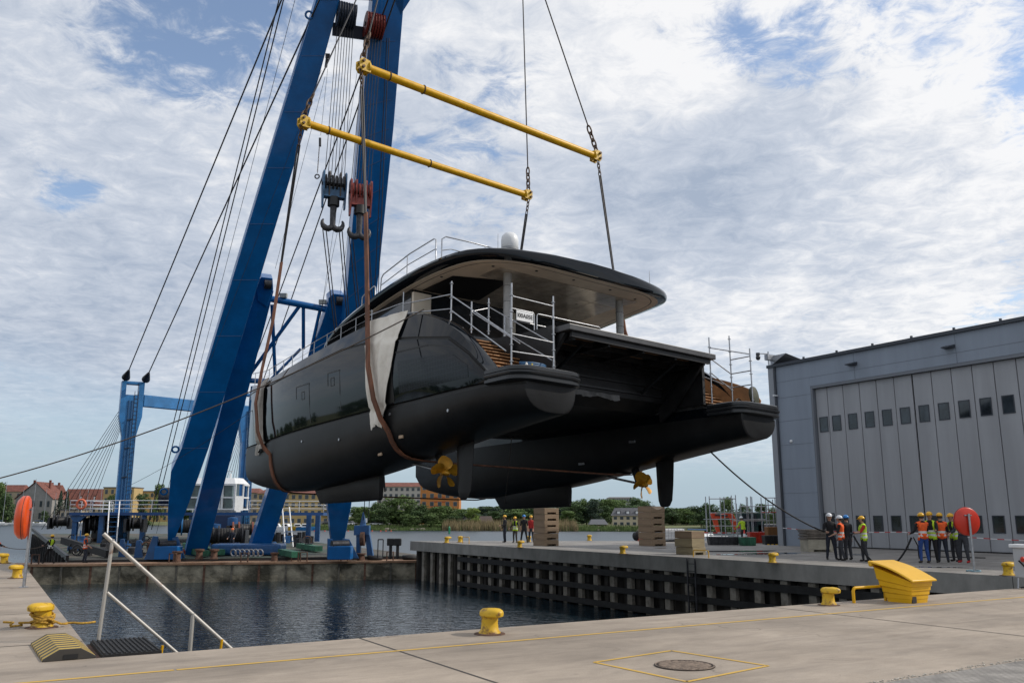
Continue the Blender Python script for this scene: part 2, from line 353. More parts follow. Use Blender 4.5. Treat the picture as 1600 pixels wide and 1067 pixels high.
# paved strip with its rough edge at the lower right
def paver_mat():
    m = bpy.data.materials.new('block_paving'); m.use_nodes = True; nt = m.node_tree; N = nt.nodes; L = nt.links; b = N['Principled BSDF']
    tc = N.new('ShaderNodeTexCoord'); br = N.new('ShaderNodeTexBrick'); br.inputs['Scale'].default_value = 5.0
    br.inputs['Color1'].default_value = (0.25, 0.235, 0.22, 1); br.inputs['Color2'].default_value = (0.31, 0.29, 0.265, 1); br.inputs['Mortar'].default_value = (0.12, 0.11, 0.095, 1)
    br.inputs['Mortar Size'].default_value = 0.018; L.new(tc.outputs['Object'], br.inputs['Vector'])
    n = N.new('ShaderNodeTexNoise'); n.inputs['Scale'].default_value = 2.5; n.inputs['Detail'].default_value = 8; L.new(tc.outputs['Object'], n.inputs['Vector'])
    r = N.new('ShaderNodeValToRGB'); r.color_ramp.elements[0].position = 0.35; r.color_ramp.elements[1].position = 0.65; r.color_ramp.elements[0].color = (0.6, 0.6, 0.6, 1); r.color_ramp.elements[1].color = (1.1, 1.1, 1.1, 1)
    L.new(n.outputs['Fac'], r.inputs[0]); x = N.new('ShaderNodeMixRGB'); x.blend_type = 'MULTIPLY'; x.inputs[0].default_value = 0.8
    L.new(br.outputs['Color'], x.inputs[1]); L.new(r.outputs[0], x.inputs[2]); L.new(x.outputs[0], b.inputs['Base Color']); b.inputs['Roughness'].default_value = 0.85
    bp = N.new('ShaderNodeBump'); bp.inputs['Strength'].default_value = 0.5; bp.inputs['Distance'].default_value = 0.02; bp.invert = True
    L.new(br.outputs['Fac'], bp.inputs['Height']); L.new(bp.outputs[0], b.inputs['Normal'])
    return m
sheet('block_paving', [[(6.9, 6.27), (6.9, -20), (60, -20), (60, 6.95)], ], paver_mat(), 0.004)
gm = MB()
for i in range(700):
    t = random.random(); u_ = lerp(6.9, 22, t**1.4); v_ = lerp(6.27, 6.52, (u_-6.9)/15.1) + random.gauss(0.035, 0.03); s_ = random.uniform(0.005, 0.02)
    gm.sphere((u_, v_, 0.006), s_, 5, 3, (1, random.uniform(.6, 1), .6))
go = gm.build('gravel_edge', mat('pale_grit', (0.42, 0.39, 0.34), 0.9, var=0.3, vscale=40)); go.rotation_euler = (0, 0, DA); tag(go, 'pale loose grit along the edge of the block paving', 'gravel', kind='stuff')

# ---- water
def water_mat():
    m = bpy.data.materials.new('harbour_water'); m.use_nodes = True; nt = m.node_tree; N = nt.nodes; L = nt.links; b = N['Principled BSDF']
    b.inputs['Base Color'].default_value = (0.004, 0.015, 0.023, 1); b.inputs['Roughness'].default_value = 0.05; b.inputs['IOR'].default_value = 1.33
    tc = N.new('ShaderNodeTexCoord')
    def nz(sc, st, det=3):
        mp = N.new('ShaderNodeMapping'); mp.inputs['Scale'].default_value = st; mp.inputs['Rotation'].default_value = (0, 0, 0.12); L.new(tc.outputs['Object'], mp.inputs[0])
        n = N.new('ShaderNodeTexNoise'); n.inputs['Scale'].default_value = sc; n.inputs['Detail'].default_value = det; n.inputs['Roughness'].default_value = 0.6; n.inputs['Distortion'].default_value = 0.6
        L.new(mp.outputs[0], n.inputs['Vector']); return n.outputs['Fac']
    a = N.new('ShaderNodeMath'); a.operation = 'MULTIPLY_ADD'; L.new(nz(1.3, (1, 2.0, 1), 2), a.inputs[0]); a.inputs[1].default_value = 0.9
    c = N.new('ShaderNodeMath'); c.operation = 'MULTIPLY'; L.new(nz(3.8, (1, 1.8, 1), 2), c.inputs[0]); c.inputs[1].default_value = 0.30; L.new(c.outputs[0], a.inputs[2])
    sp = N.new('ShaderNodeSeparateXYZ'); L.new(tc.outputs['Object'], sp.inputs[0])     # the sheltered dock is choppy, the open harbour lies calm
    am = N.new('ShaderNodeMapRange'); am.inputs['From Min'].default_value = 62; am.inputs['From Max'].default_value = 95; am.inputs['To Min'].default_value = 1.0; am.inputs['To Max'].default_value = 0.55; L.new(sp.outputs[1], am.inputs['Value'])
    am2 = N.new('ShaderNodeMath'); am2.operation = 'MULTIPLY'; L.new(am.outputs[0], am2.inputs[0]); L.new(a.outputs[0], am2.inputs[1])
    bp = N.new('ShaderNodeBump'); bp.inputs['Strength'].default_value = 1.0; bp.inputs['Distance'].default_value = 0.065
    ro = N.new('ShaderNodeMapRange'); ro.inputs['From Min'].default_value = 62; ro.inputs['From Max'].default_value = 110; ro.inputs['To Min'].default_value = 0.03; ro.inputs['To Max'].default_value = 0.30; L.new(sp.outputs[1], ro.inputs['Value']); L.new(ro.outputs[0], b.inputs['Roughness'])
    L.new(am2.outputs[0], bp.inputs['Height']); L.new(bp.outputs[0], b.inputs['Normal']); b.inputs['Specular IOR Level'].default_value = 0.42
    return m
WZ = -2.65
wm = MB().add([(-9000, -300, WZ), (9000, -300, WZ), (9000, 9000, WZ), (-9000, 9000, WZ)], [(0, 1, 2, 3)])
tag(wm.build('water', water_mat()), kind='structure')

# ---- far shore: one sheet of land reaching the horizon, with a gentle wooded rise
SHORE = [(-3000, 900), (-700, 520), (-300, 478), (-262, 472), (-200, 452), (-150, 415), (-110, 345), (-80, 300), (-61, 281), (-30, 272), (0, 266), (34, 256), (60, 250), (95, 200), (110, 150), (300, 140), (3000, 200)]
M_LAND = mat('rough_grass', (0.07, 0.10, 0.028), 0.95, col2=(0.17, 0.155, 0.07), vscale=0.06, bump=0.6, bscale=2)
def land_z(x, y, ys):
    d = y-ys; base = -2.9 + min(1.6, d*0.16) if d < 30 else -1.3
    hill = 0*math.exp(-((x-120)/170)**2-((y-560)/150)**2) + 0*math.exp(-((x+40)/260)**2-((y-640)/160)**2)
    return base + max(0, min(1, (d-30)/120))*hill
mb = MB(); rows = [0, 3, 8, 18, 35, 70, 110, 160, 220, 300, 380, 480, 700, 1500, 4000, 8500]
xs = [-3000, -1500, -700, -450] + list(range(-300, 320, 20)) + [450, 700, 1500, 3000]
vs = []
for x in xs:
    ys = interp(SHORE, x)
    for d in rows: vs.append((x*(1+d/2500), ys+d, land_z(x, ys+d, ys)))
nr = len(rows)
mb.add(vs, [(i*nr+j, (i+1)*nr+j, (i+1)*nr+j+1, i*nr+j+1) for i in range(len(xs)-1) for j in range(nr-1)])
tag(mb.build('far_shore', M_LAND, smooth=80), kind='structure')

# the left bank of the harbour, out of the frame but mirrored in the glossy hull
lb = [(-400, -500), (-360, -100), (-345, 200), (-330, 420), (-300, 476), (-300, 620), (-2500, 900), (-2500, -500)]
tag(MB().prism(lb, -4, -1.6).build('left_bank', M_LAND), kind='structure')
# ---- quay wall under the right-hand slab: sheet piling, upright timbers, walings
qw = thing('quay_wall', 'dark sheet pile quay wall with pale upright posts and black walings under the right hand quay', 'quay wall', D(26.4, 12.5, WZ), DA)
M_SHEET = mat('sheet_piling', (0.014, 0.013, 0.012), 0.8, col2=(0.045, 0.038, 0.03), vscale=1.4, stretch=(1, 1, 0.5), bump=0.4, bscale=8)
M_POST = mat('weathered_post', (0.30, 0.275, 0.235), 0.85, col2=(0.14, 0.125, 0.10), vscale=2.2, bump=0.4, bscale=12)
M_WALE = mat('black_fender_timber', (0.012, 0.012, 0.012), 0.7, var=0.4, vscale=3, bump=0.3, bscale=15)
vend = e0[1]-0.3; mb = MB(); poly = []
v_ = 0.0
while 12.5+v_ < vend:
    for dv, du in ((0, .42), (.34, .42), (.44, .2), (.72, .2)): poly.append((du, v_+dv))
    v_ += 0.82
poly += [(3.2, v_), (3.2, 0)]
mb.prism(poly, -3.0, 2.02); mb.build('sheet_piling', M_SHEET, qw)
k = 0; v_ = 0.55
while 12.5+v_ < vend-0.2:
    h = 2.0 if k % 1 == 0 else 1.5
    MB().bx((-0.02, v_-.17, -2.5), (0.19, v_+.17, 1.98)).build('post', M_POST, qw, bevel=0.015); v_ += 1.34; k += 1
for z0, z1 in ((1.55, 1.84), (0.80, 1.06), (0.06, 0.34)):
    MB().bx((-0.16, 0.1, z0), (-0.03, vend-12.5-6.9, z1)).build('waling', M_WALE, qw, bevel=0.01)
# slab joints and ladder in the wall
for v_ in (14.9, 18.6, 22.4, 26.1, 31.6, 35.4, 39.2, 43, 46.8):
    MB().bx((-0.154, v_-12.5-.012, 2.03), (-0.148, v_-12.5+.012, 2.648)).build('joint', M_JOINT, qw)
lad = thing('quay_ladder', 'steel rung ladder down the right hand quay wall beside the low wooden block stack', 'ladder', D(26.1, 28.5, WZ), DA)
for s_ in (-.24, .24): MB().bx((-.06, s_-.03, .1), (0.0, s_+.03, 2.62)).build('stile', M_DSTEEL, lad)
for i in range(8): MB().cyl((-.03, -.24, .3+i*.3), (-.03, .24, .3+i*.3), .014, n=6).build('rung', M_DSTEEL, lad)
def hoop(label, c, rz, w, h, m=M_YEL, r=0.03):
    t = MB().tube([(-w/2, 0, 0), (-w/2, 0, h-.06), (-w/2+.03, 0, h-.015), (-w/2+.07, 0, h), (w/2-.07, 0, h), (w/2-.03, 0, h-.015), (w/2, 0, h-.06), (w/2, 0, 0)], r, 8)
    o = t.build('ladder_hoop', m, smooth=60); o.location = c; o.rotation_euler = (0, 0, rz); return tag(o, label, 'hand rail')
hoop('small yellow hoop on the right quay edge above the wall ladder', D(26.65, 28.5), DA+PI/2, .95, .30, r=.022)
hoop('yellow ladder hoop standing left of the yellow grit bin on the near quay', D(15.98, 12.1), DA, 1.02, .30, r=.032)
hoop('thin yellow ladder hoop at the far tip of the right quay', D(26.9, 50.6), DA+PI/2, .9, .42, r=.022)

# ---- hangar
M_HWALL = mat('hangar_cladding', (0.245, 0.285, 0.345), 0.42, var=0.07, vscale=0.8, stretch=(1, 1, .12), spec=0.4)
M_HDOOR = mat('hangar_door', (0.335, 0.345, 0.365), 0.45, var=0.08, vscale=1.0, stretch=(1, 1, .10), spec=0.35)
M_HTRIM = mat('hangar_trim', (0.035, 0.042, 0.055), 0.4)
M_WIN = mat('hangar_window_glass', (0.022, 0.030, 0.038), 0.06, spec=0.6, var=0.5, vscale=1.3)
hg = thing('hangar', 'big grey metal clad hangar with tall folding doors on the right', 'hangar', D(41.5, 37.45), DA)
HY = -75.0; HH = 10.95
w = MB().bx((0.02, -3.02, 0), (40, 0, HH-.03))                                  # corner bay
w.bx((0.02, HY, 9.36), (40, -3.02, HH-.03)); w.bx((0.45, HY, 0), (40, -3.02, 9.36))
w.build('wall', M_HWALL, hg, bevel=0.01)
sm_ = MB()
for z in (1.7, 3.1, 4.55, 6.0, 7.45, 8.9): sm_.bx((0.012, -3.0, z-.008), (0.02, -0.3, z+.008))
for z in (9.9,): sm_.bx((0.012, HY, z-.008), (0.02, -0.3, z+.008))
for y in (-6.2, -12.3, -18.4, -24.5): sm_.bx((0.011, y-.008, 9.37), (0.02, y+.008, HH-.1))
sm_.build('panel_seam', mat('seam', (0.12, 0.135, 0.16), 0.5), hg)
MB().bx((-0.07, -0.32, 0), (0.02, 0.09, HH-.03)).build('corner_trim', mat('corner_trim_grey', (0.27, 0.29, 0.32), 0.45), hg)
MB().cyl((-0.05, -.42, 0), (-0.05, -.42, HH-.1), .07, n=8).build('downpipe', M_HTRIM, hg, smooth=50)
MB().bx((-0.14, HY, HH-.06), (40.1, 0.14, HH+.12)).build('roof_edge', M_HTRIM, hg)
for i in range(22): MB().bx((-0.1, -2.8-i*2.4, HH+.12), (0.0, -2.7-i*2.4, HH+.24)).build('roof_clip', M_HTRIM, hg)
MB().add([(-.14, 0.14, HH+.1), (40, .14, HH+.1), (40, HY, HH+.1), (-.14, HY, HH+.1), (20, 0.14, HH+.12), (20, HY, HH+.12)], [(0, 1, 2, 3)]).build('roof', mat('roof_sheet', (0.3, 0.31, 0.32), .5), hg)
jb = MB().bx((0.03, -3.16, 0), (0.40, -3.03, 9.35)); jb.build('door_jamb', mat('jamb_grey', (0.16, 0.175, 0.2), .5), hg)
MB().bx((0.03, HY, 9.2), (0.42, -3.17, 9.355)).build('door_lintel', mat('jamb_grey', (0.16, 0.175, 0.2), .5), hg)
YD = [-3.17, -4.02] + [-4.02-1.105*i for i in range(1, 40)]
for i in range(len(YD)-1):
    y1, y0 = YD[i]-.022, YD[i+1]+.022
    if i == 5: y0 += .02
    if i == 6: y1 -= .03
    p = MB().bx((0.26, y0, 0.06), (0.34, y1, 9.18)).build('door_panel', M_HDOOR, hg, bevel=0.006)
    if i == 0: p['label'] = 'narrow door panel with a small walk-through door'
    ym = (YD[i]+YD[i+1])/2 + (.02 if i else -.05)
    for z0, z1 in ((6.59, 7.48), (0.94, 1.78)):
        if i == 0 and z0 < 2:
            f = MB()
            for a, b in (((0.235, y0+.07, .1), (0.255, y0+.12, 1.92)), ((0.235, y1-.06, .1), (0.255, y1-.01, 1.92)), ((0.235, y0+.12, 1.87), (0.255, y1-.06, 1.92)), ((.235, y0+.12, .06), (.255, y1-.06, .1))): f.bx(a, b)
            f.build('door_frame', M_HTRIM, p)
        if not (-30 < y0): continue
        f = MB(); a0, a1 = ym-.30, ym+.30
        f.bx((0.232, a0, z0), (0.258, a0+.045, z1)); f.bx((0.232, a1-.045, z0), (0.258, a1, z1)); f.bx((0.232, a0+.045, z1-.045), (0.258, a1-.045, z1)); f.bx((0.232, a0+.045, z0), (0.258, a1-.045, z0+.045))
        fo = f.build('window_frame', M_HTRIM, p)
        MB().bx((0.246, a0+.045, z0+.045), (0.256, a1-.045, z1-.045)).build('window_pane', M_WIN, p)
MB().bx((0.345, HY, 0.0), (0.44, -3.17, 9.2)).build('door_gap', M_BLACK, hg)
MB().bx((0.2, HY, 0.0), (0.335, -3.17, 0.055)).build('door_rail', M_BLACK, hg)
for y in (-6.15, -12.0, -17.9, -23.8):
    l = MB(); l.loft([[(-.45, y-.22, 10.18), (-.45, y+.22, 10.18), (-.45, y+.22, 10.22), (-.45, y-.22, 10.22)], [(0.0, y-.28, 10.16), (0.0, y+.28, 10.16), (0.0, y+.28, 10.34), (0.0, y-.28, 10.34)]])
    l.build('wall_lamp', M_HTRIM, hg)
c = MB().cyl((-.1, -.05, HH+.1), (-.1, -.05, HH+1.0), .05, n=8).cyl((-.1, -.05, HH+.85), (-.75, .15, HH+.85), .035, n=8).bx((-.3, -.2, HH+.45), (.35, .1, HH+.8)).build('camera_mast', M_STEEL, hg)
MB().sphere((-.8, .16, HH+.58), .15, 12, 8, (1, 1, 1.15)).cyl((-.8, .16, HH+.7), (-.8, .16, HH+.88), .13, n=10).build('dome_camera', mat('dark_plastic', (.03, .03, .035), .3), c, smooth=50)
MB().add([(0.2, .1, HH+.12), (3.5, .1, HH+.12), (3.5, -1.2, HH+.12), (0.2, -1.2, HH+.75), (0.2, .1, HH+.75)], [(0, 1, 2, 3), (0, 3, 4), (0, 1, 4), (1, 2, 3, 4)]).build('roof_vent', M_STEEL, hg)
MB().bx((-.2, -.55, 9.05), (0, -.5, 9.12)).bx((-.34, -.56, 9.04), (-.18, -.42, 9.14)).build('small_camera', M_WHITE, hg)
MB().sphere((0.0, -1.35, 6.2), .1, 10, 6).build('round_lamp', M_WHITE, hg, smooth=60)
# puddles in front of the doors and by the block stacks
def puddle(c, rx, ry, seed, rz=0):
    rnd = random.Random(seed); n = 40; ph = [rnd.uniform(0, 6.28) for _ in range(4)]
    pts = []
    for i in range(n):
        t = 2*PI*i/n; r = 1+.22*math.sin(2*t+ph[0])+.16*math.sin(3*t+ph[1])+.1*math.sin(5*t+ph[2])+.06*math.sin(9*t+ph[3])
        pts.append(V((rx*r*math.cos(t), ry*r*math.sin(t), 0)))
    o = MB().add(pts, [tuple(range(n))]).build('puddle', M_PUDDLE); o.location = V(c)+V((0, 0, .005)); o.rotation_euler = (0, 0, rz); return tag(o, kind='structure')
M_PUDDLE = mat('puddle_water', (0.03, 0.032, 0.034), 0.03, spec=0.6)
puddle(atz(1140, 861), 2.3, .9, 1, .1); puddle(atz(1215, 864), 1.5, .8, 2, .1); puddle(atz(1165, 866), 1.2, .4, 3); puddle(atz(1462, 886), .75, .35, 4, -.3); puddle(atz(1335, 866), .9, .6, 6, -.2); puddle(atz(1060, 856), 1.2, .5, 7)
# ================================================================ the catamaran hanging in the slings
BU = V((0.784, 0.621, -0.0194)); _vp = pxdir(2490, 848).normalized(); BU = _vp
_f = pxdir(-262, 840).normalized(); BV = (_f - BU*_f.dot(BU)).normalized(); BW = BU.cross(BV)
B0 = V((5.11, 28.59, 5.94))
BM = Matrix(((BU.x, BV.x, BW.x, B0.x), (BU.y, BV.y, BW.y, B0.y), (BU.z, BV.z, BW.z, B0.z), (0, 0, 0, 1)))
def BP(x, y, z): return BM @ V((x, y, z))
boat = bpy.data.objects.new('catamaran', None); COL.objects.link(boat); boat.matrix_basis = BM
tag(boat, 'black motor catamaran yacht hanging in slings over the dock, seen from astern', 'yacht')

M_GLOSS = mat('hull_gloss_black', (0.004, 0.006, 0.009), 0.045, coat=0.0, spec=0.32, var=0.12, vscale=0.4, bump=0.012, bscale=1.0)
M_ANTI = mat('antifouling', (0.011, 0.0115, 0.0125), 0.45, var=0.3, vscale=0.9, bump=0.12, bscale=14, spec=0.3)
M_HGAP = mat('hull_groove', (0.003, 0.003, 0.003), 0.5)
M_DECK = mat('unfinished_deck', (0.045, 0.047, 0.05), 0.65, var=0.3, vscale=3)
M_DARKM = mat('bare_black_structure', (0.012, 0.012, 0.013), 0.45, var=0.4, vscale=2)
M_SOFFIT = mat('soffit_beige', (0.74, 0.65, 0.53), 0.5, var=0.10, vscale=1.0)
M_SOFFIT2 = mat('soffit_panel_grey', (0.46, 0.41, 0.34), 0.2, var=0.3, vscale=1.2, spec=0.7)
M_TREAD = mat('plywood_edge', (0.36, 0.19, 0.085), 0.7, var=0.3, vscale=4)
M_FILM = mat('grey_protective_film', (0.15, 0.15, 0.15), 0.5, var=0.2, vscale=5)
M_BRONZE = mat('gold_propeller', (0.55, 0.27, 0.02), 0.36, 0.35, var=0.25, vscale=4)

T_XO = [(-.05, 6.22), (.6, 6.42), (2, 6.70), (5, 6.85), (12, 6.85), (15, 6.72), (18, 6.38), (20.5, 5.9), (22, 5.46), (22.7, 5.2), (22.95, 5.06)]
T_XI = [(-.05, 4.12), (2, 3.97), (15, 3.97), (18, 4.2), (20.5, 4.58), (22, 4.86), (22.7, 4.96), (22.95, 5.0)]
T_ZB = [(-.05, -1.33), (2.5, -1.62), (5, -1.95), (7.5, -2.3), (10, -2.6), (13, -2.85), (16, -2.95), (19, -2.75), (21.2, -2.4), (22.4, -2.05), (22.95, -1.5)]
T_ZS = [(-.05, -.06), (1.1, -.06), (1.6, .42), (2.4, 1.25), (3.2, 1.86), (4, 2.25), (4.9, 2.53), (5.9, 2.72), (7.6, 2.82), (9.6, 2.74), (13, 2.46), (16.8, 2.25), (20, 2.3), (22.95, 2.6)]
T_ZG = [(-.05, -.47), (1.3, -.43), (7, -.5), (17.7, -.72), (22.95, -.62)]
T_ZF = [(-.05, -.1), (1.5, -.1), (4.6, 1.75), (6, 1.9), (8, 2.2), (10, 2.5), (13, 2.3), (16.8, 2.1), (22.95, 2.45)]
T_ZK = [(-.05, -.2), (1.1, -.2), (2.0, .62), (3, 1.28), (5, 1.62), (7, 1.93), (10, 2.05), (13, 1.86), (17, 1.72), (22.95, 2.0)]
NU = 7
def hull_ring(y, s):
    xo, xi = sinterp(T_XO, y), interp(T_XI, y); zb, zs, zg, zf, zk = sinterp(T_ZB, y), sinterp(T_ZS, y) if y > 1.1 else -.06, interp(T_ZG, y), interp(T_ZF, y), interp(T_ZK, y)
    zk = min(zk, zs-.12); zf = min(zf, zs-.02)
    k = min(1.0, (xo-xi)/1.4); fl = .20*k*max(0, min(1, (y-1)/4)); xk = lerp(xi, xo, .40)
    p = [(xo-.60*k, zs-.01), (xo-.42*k, zs), (xo-.20*k, zs-.07*k), (xo-.05*k, zk+.06), (xo-.07*k, zk+.025), (xo-.07*k, zk-.025), (xo, zk-.05), (xo+.02*k-fl*.18, lerp(zk, zg, .35)), (xo+.01*k-fl*.5, lerp(zk, zg, .7)), (xo-fl, zg+.07), (xo-.09*k-fl, zg+.045), (xo-.09*k-fl, zg-.05), (xo-.02*k-fl, zg-.075)]
    z0 = zg-.075
    for i in range(1, NU):
        t = PI/2*i/NU; p.append((xk+(xo-.02*k-fl-xk)*math.cos(t)**.72, z0-(z0-zb)*math.sin(t)**.95))
    p.append((xk, zb)); z1 = -.45
    for i in range(NU-1, 0, -1):
        t = PI/2*i/NU; p.append((xk-(xk-xi)*math.cos(t)**.6, z1-(z1-zb)*math.sin(t)))
    p += [(xi, z1), (xi, min(-.1, zf)), (xi, zf), (xo-.64*k, zf)]
    return [V((s*x, y, z)) for x, z in p]
def hull_x(y, z):
    r = [(q.z, q.x) for q in hull_ring(y, 1)[2:13+NU]]
    for (za, xa), (zc, xc) in zip(r, r[1:]):
        if zc <= z <= za: return xa+(xc-xa)*(za-z)/max(1e-6, za-zc)
    return r[0][1] if z > r[0][0] else r[-1][1]
def hull_patch(name, m, parent, s, y0, y1, zl, zh, off, ny=16, nz=8):
    """thin skin panel following the outer hull side; zl, zh are functions of y"""
    mb = MB(); out = []
    for d in (off, off-.03):
        out.append([[V((s*(hull_x(y, z)+d), y, z)) for z in [lerp(zl(y), zh(y), j/nz) for j in range(nz+1)]] for y in [lerp(y0, y1, i/ny) for i in range(ny+1)]])
    a = out[0]; mb.grid(lambda i, j: a[round(i*ny)][round(j*nz)], ny, nz)
    return mb.build(name, m, parent, smooth=40)
ys = [-.05, .3, .7, 1.1, 1.25, 1.4, 1.6, 1.8, 2.0, 2.2, 2.4, 2.7, 3, 3.4, 3.8, 4.2, 4.6, 5, 5.5, 6, 6.5, 7, 7.6, 8.3, 9, 10, 11, 12, 13, 14, 15, 16, 17, 18, 19, 20, 20.7, 21.3, 21.8, 22.2, 22.5, 22.75, 22.9, 22.95]
hulls = {}
for s in (-1, 1):
    mb = MB(); rg = [hull_ring(y, s) for y in ys]; n = len(rg[0]); cc = sum(rg[0], V((0, 0, 0)))/n
    rg = [[cc.lerp(p, q)+V((0, d, 0)) for p in rg[0]] for q, d in ((.93, -.045), (.975, -.03))]+rg
    for r in rg: mb.v += r
    for k in range(len(rg)-1):
        for i in range(n):
            j = (i+1) % n
            mb.f.append([k*n+i, k*n+j, (k+1)*n+j, (k+1)*n+i])
            mb.m.append(0 if i in (0, 1, 2, 6, 7, 8, n-4, n-1) else 2 if i in (3, 4, 5, 9, 10, 11) else 3 if i in (n-2, n-3) else 1)
    mb.f.append(list(range(n))); mb.m.append(1); mb.f.append([(len(rg)-1)*n+i for i in range(n)]); mb.m.append(1)
    h = mb.build('hull', [M_GLOSS, M_ANTI, M_HGAP, M_DECK], boat, smooth=32); hulls[s] = h
    # rounded stern step with rubbing grooves
    def outline(ins):
        o = []; a, b = 3.86+ins, 6.62-ins; r = .66
        y0, y1 = -.30+ins, 1.28
        for t in range(0, 7): q = PI+PI/2*t/6; o.append((a+r+r*math.cos(q), y0+r*.8+r*.8*math.sin(q)))
        for t in range(0, 9): q = 1.5*PI+PI/2*t/8; o.append((b-r*1.1+r*1.1*math.cos(q), y0+r*.9+r*.9*math.sin(q)))
        o += [(b, y1), (a, y1)]; return o
    rings = [[(s*x, y, z) for x, y in outline(i)] for i, z in ((.17, -.46), (.05, -.44), (.0, -.41), (.0, -.33), (.05, -.315), (.05, -.285), (.0, -.27), (-.03, -.22), (-.03, -.19), (.03, -.17), (.03, -.15), (.0, -.13), (.0, -.04), (.03, -.008), (.07, 0))]
    MB().loft(rings).build('stern_step', mat('stern_step_grey', (.022, .024, .027), .3, var=.2, vscale=2), h, smooth=35)
    # keel fin
    mb = MB(); kr = []
    for z, ya, yb, th in ((-2.2, 9.98, 15.75, .30), (-2.8, 9.93, 15.6, .30), (-3.44, 9.95, 15.0, .24), (-3.5, 10.0, 14.9, .18)):
        kr.append([(s*4.9+dx*th, lerp(ya, yb, t), z) for t, dx in ((0, -.35), (.25, -1), (.7, -.9), (.93, -.4), (1, 0), (.93, .4), (.7, .9), (.25, 1), (0, .35))])
    mb.loft(kr).build('keel', M_ANTI, h, smooth=35)
    # rudder
    kr = []
    for z, ya, yb, th in ((-1.4, 3.95, 4.85, .11), (-1.9, 3.93, 4.88, .11), (-2.8, 4.0, 4.85, .09), (-3.4, 4.08, 4.8, .07), (-3.6, 4.2, 4.72, .05), (-3.66, 4.3, 4.62, .02)):
        kr.append([(s*5.0+dx*th, lerp(ya, yb, t), z) for t, dx in ((0, -.12), (.3, -.6), (.7, -1), (.92, -.6), (1, 0), (.92, .6), (.7, 1), (.3, .6), (0, .12))])
    MB().loft(kr).build('rudder', M_ANTI, h, smooth=40)
    # shaft, strut, propeller
    c = V((s*4.98, 5.55, -2.72))
    MB().cyl(c, c+V((0, 3.0, .62)), .05, n=10).build('propeller_shaft', M_STEEL, h, smooth=50)
    MB().loft([[(s*4.98-.05, 5.75, -2.68), (s*4.98, 5.62, -2.68), (s*4.98+.05, 5.75, -2.68), (s*4.98, 6.0, -2.68)], [(s*4.98-.06, 6.1, -1.7), (s*4.98, 5.9, -1.7), (s*4.98+.06, 6.1, -1.7), (s*4.98, 6.4, -1.7)]]).build('shaft_strut', M_ANTI, h)
    pm = MB().lathe([(.03, -.22), (.09, -.14), (.12, 0), (.13, .2), (.10, .24)], 14, c, (0, 1, .2))
    for b in range(5):
        a0 = 2*PI*b/5 + (.2 if s < 0 else .55); ra, rb = [], []
        for i in range(7):
            t = i/6; r = .10+.48*t; wd = .05+.25*math.sin(PI*min(1, t*1.0)**.75)*1.0 if t < 1 else .10; wd = [.09, .17, .23, .26, .25, .19, .05][i]
            tw = lerp(1.05, .42, t)
            for q, dst in ((-1, ra), (1, rb)):
                ang = a0 + q*wd*math.cos(tw)/max(r, .12) + .25*t*t; yy = q*wd*math.sin(tw)
                dst.append(c+V((math.cos(ang)*r, yy+.05, math.sin(ang)*r)))
        vs = ra+rb; pm.add(vs+[p+V((0, .018, 0)) for p in vs], [(i, i+1, 8+i, 7+i) for i in range(6)]+[(14+i, 14+i+1, 22+i, 21+i) for i in range(6)])
    pm.build('propeller', M_BRONZE, h, smooth=40)
    for y, z in ((3.2, -1.0), (10.3, -1.3), (13.5, -1.1), (6.6, -.75)):
        MB().cyl((s*(hull_x(y, z)-.02), y, z), (s*(hull_x(y, z)+.03), y, z), .05, n=10).build('skin_fitting', M_STEEL, h, smooth=40)
    for y, z in ((6.2, -1.55), (7.9, -2.0)):
        MB().box((s*(hull_x(y, z)+.01), y, z), (.05, .26, .11)).build('anode', mat('pale_zinc', (.42, .30, .2), .6), h, bevel=.01)
    for y, z in ((5.2, -1.05), (8.2, -1.75)):
        MB().box((s*(interp(T_XI, y)+.0), y, z), (.06, .34, .10)).build('inlet_grille', M_STEEL, h, bevel=.01)
    # side details: black patch painting the shade of a recess, solar skin, hull windows
    hull_patch('recess_shade', M_HGAP, h, s, 6.25, 6.85, lambda y: -.38, lambda y: 1.75, .012, 4, 8)
    hull_patch('shoulder_seam', M_HGAP, h, s, 2.5, 6.25, lambda y: interp([(2.5, .88), (4, 1.20), (6.25, 1.28)], y), lambda y: interp([(2.5, .92), (4, 1.25), (6.25, 1.33)], y), .012, 10, 1)
    for ya, yb, za, zb_ in ((12.6, 13.9, .55, 1.15), (10.0, 11.0, .75, 1.3)):
        for a, b, c_, d_ in ((ya, ya+.04, za-1.0, zb_), (ya, yb, zb_-.03, zb_+.01), (yb-.04, yb, zb_-.5, zb_), (ya+.45, ya+.75, za+.0, za+.03), (ya+.45, ya+.75, za+.3, za+.33), (ya+.45, ya+.48, za, za+.33), (ya+.72, ya+.75, za, za+.33)):
            hull_patch('hatch_seam', M_HGAP, h, s, a, b, lambda y: c_, lambda y: d_, .01, 3, 2)
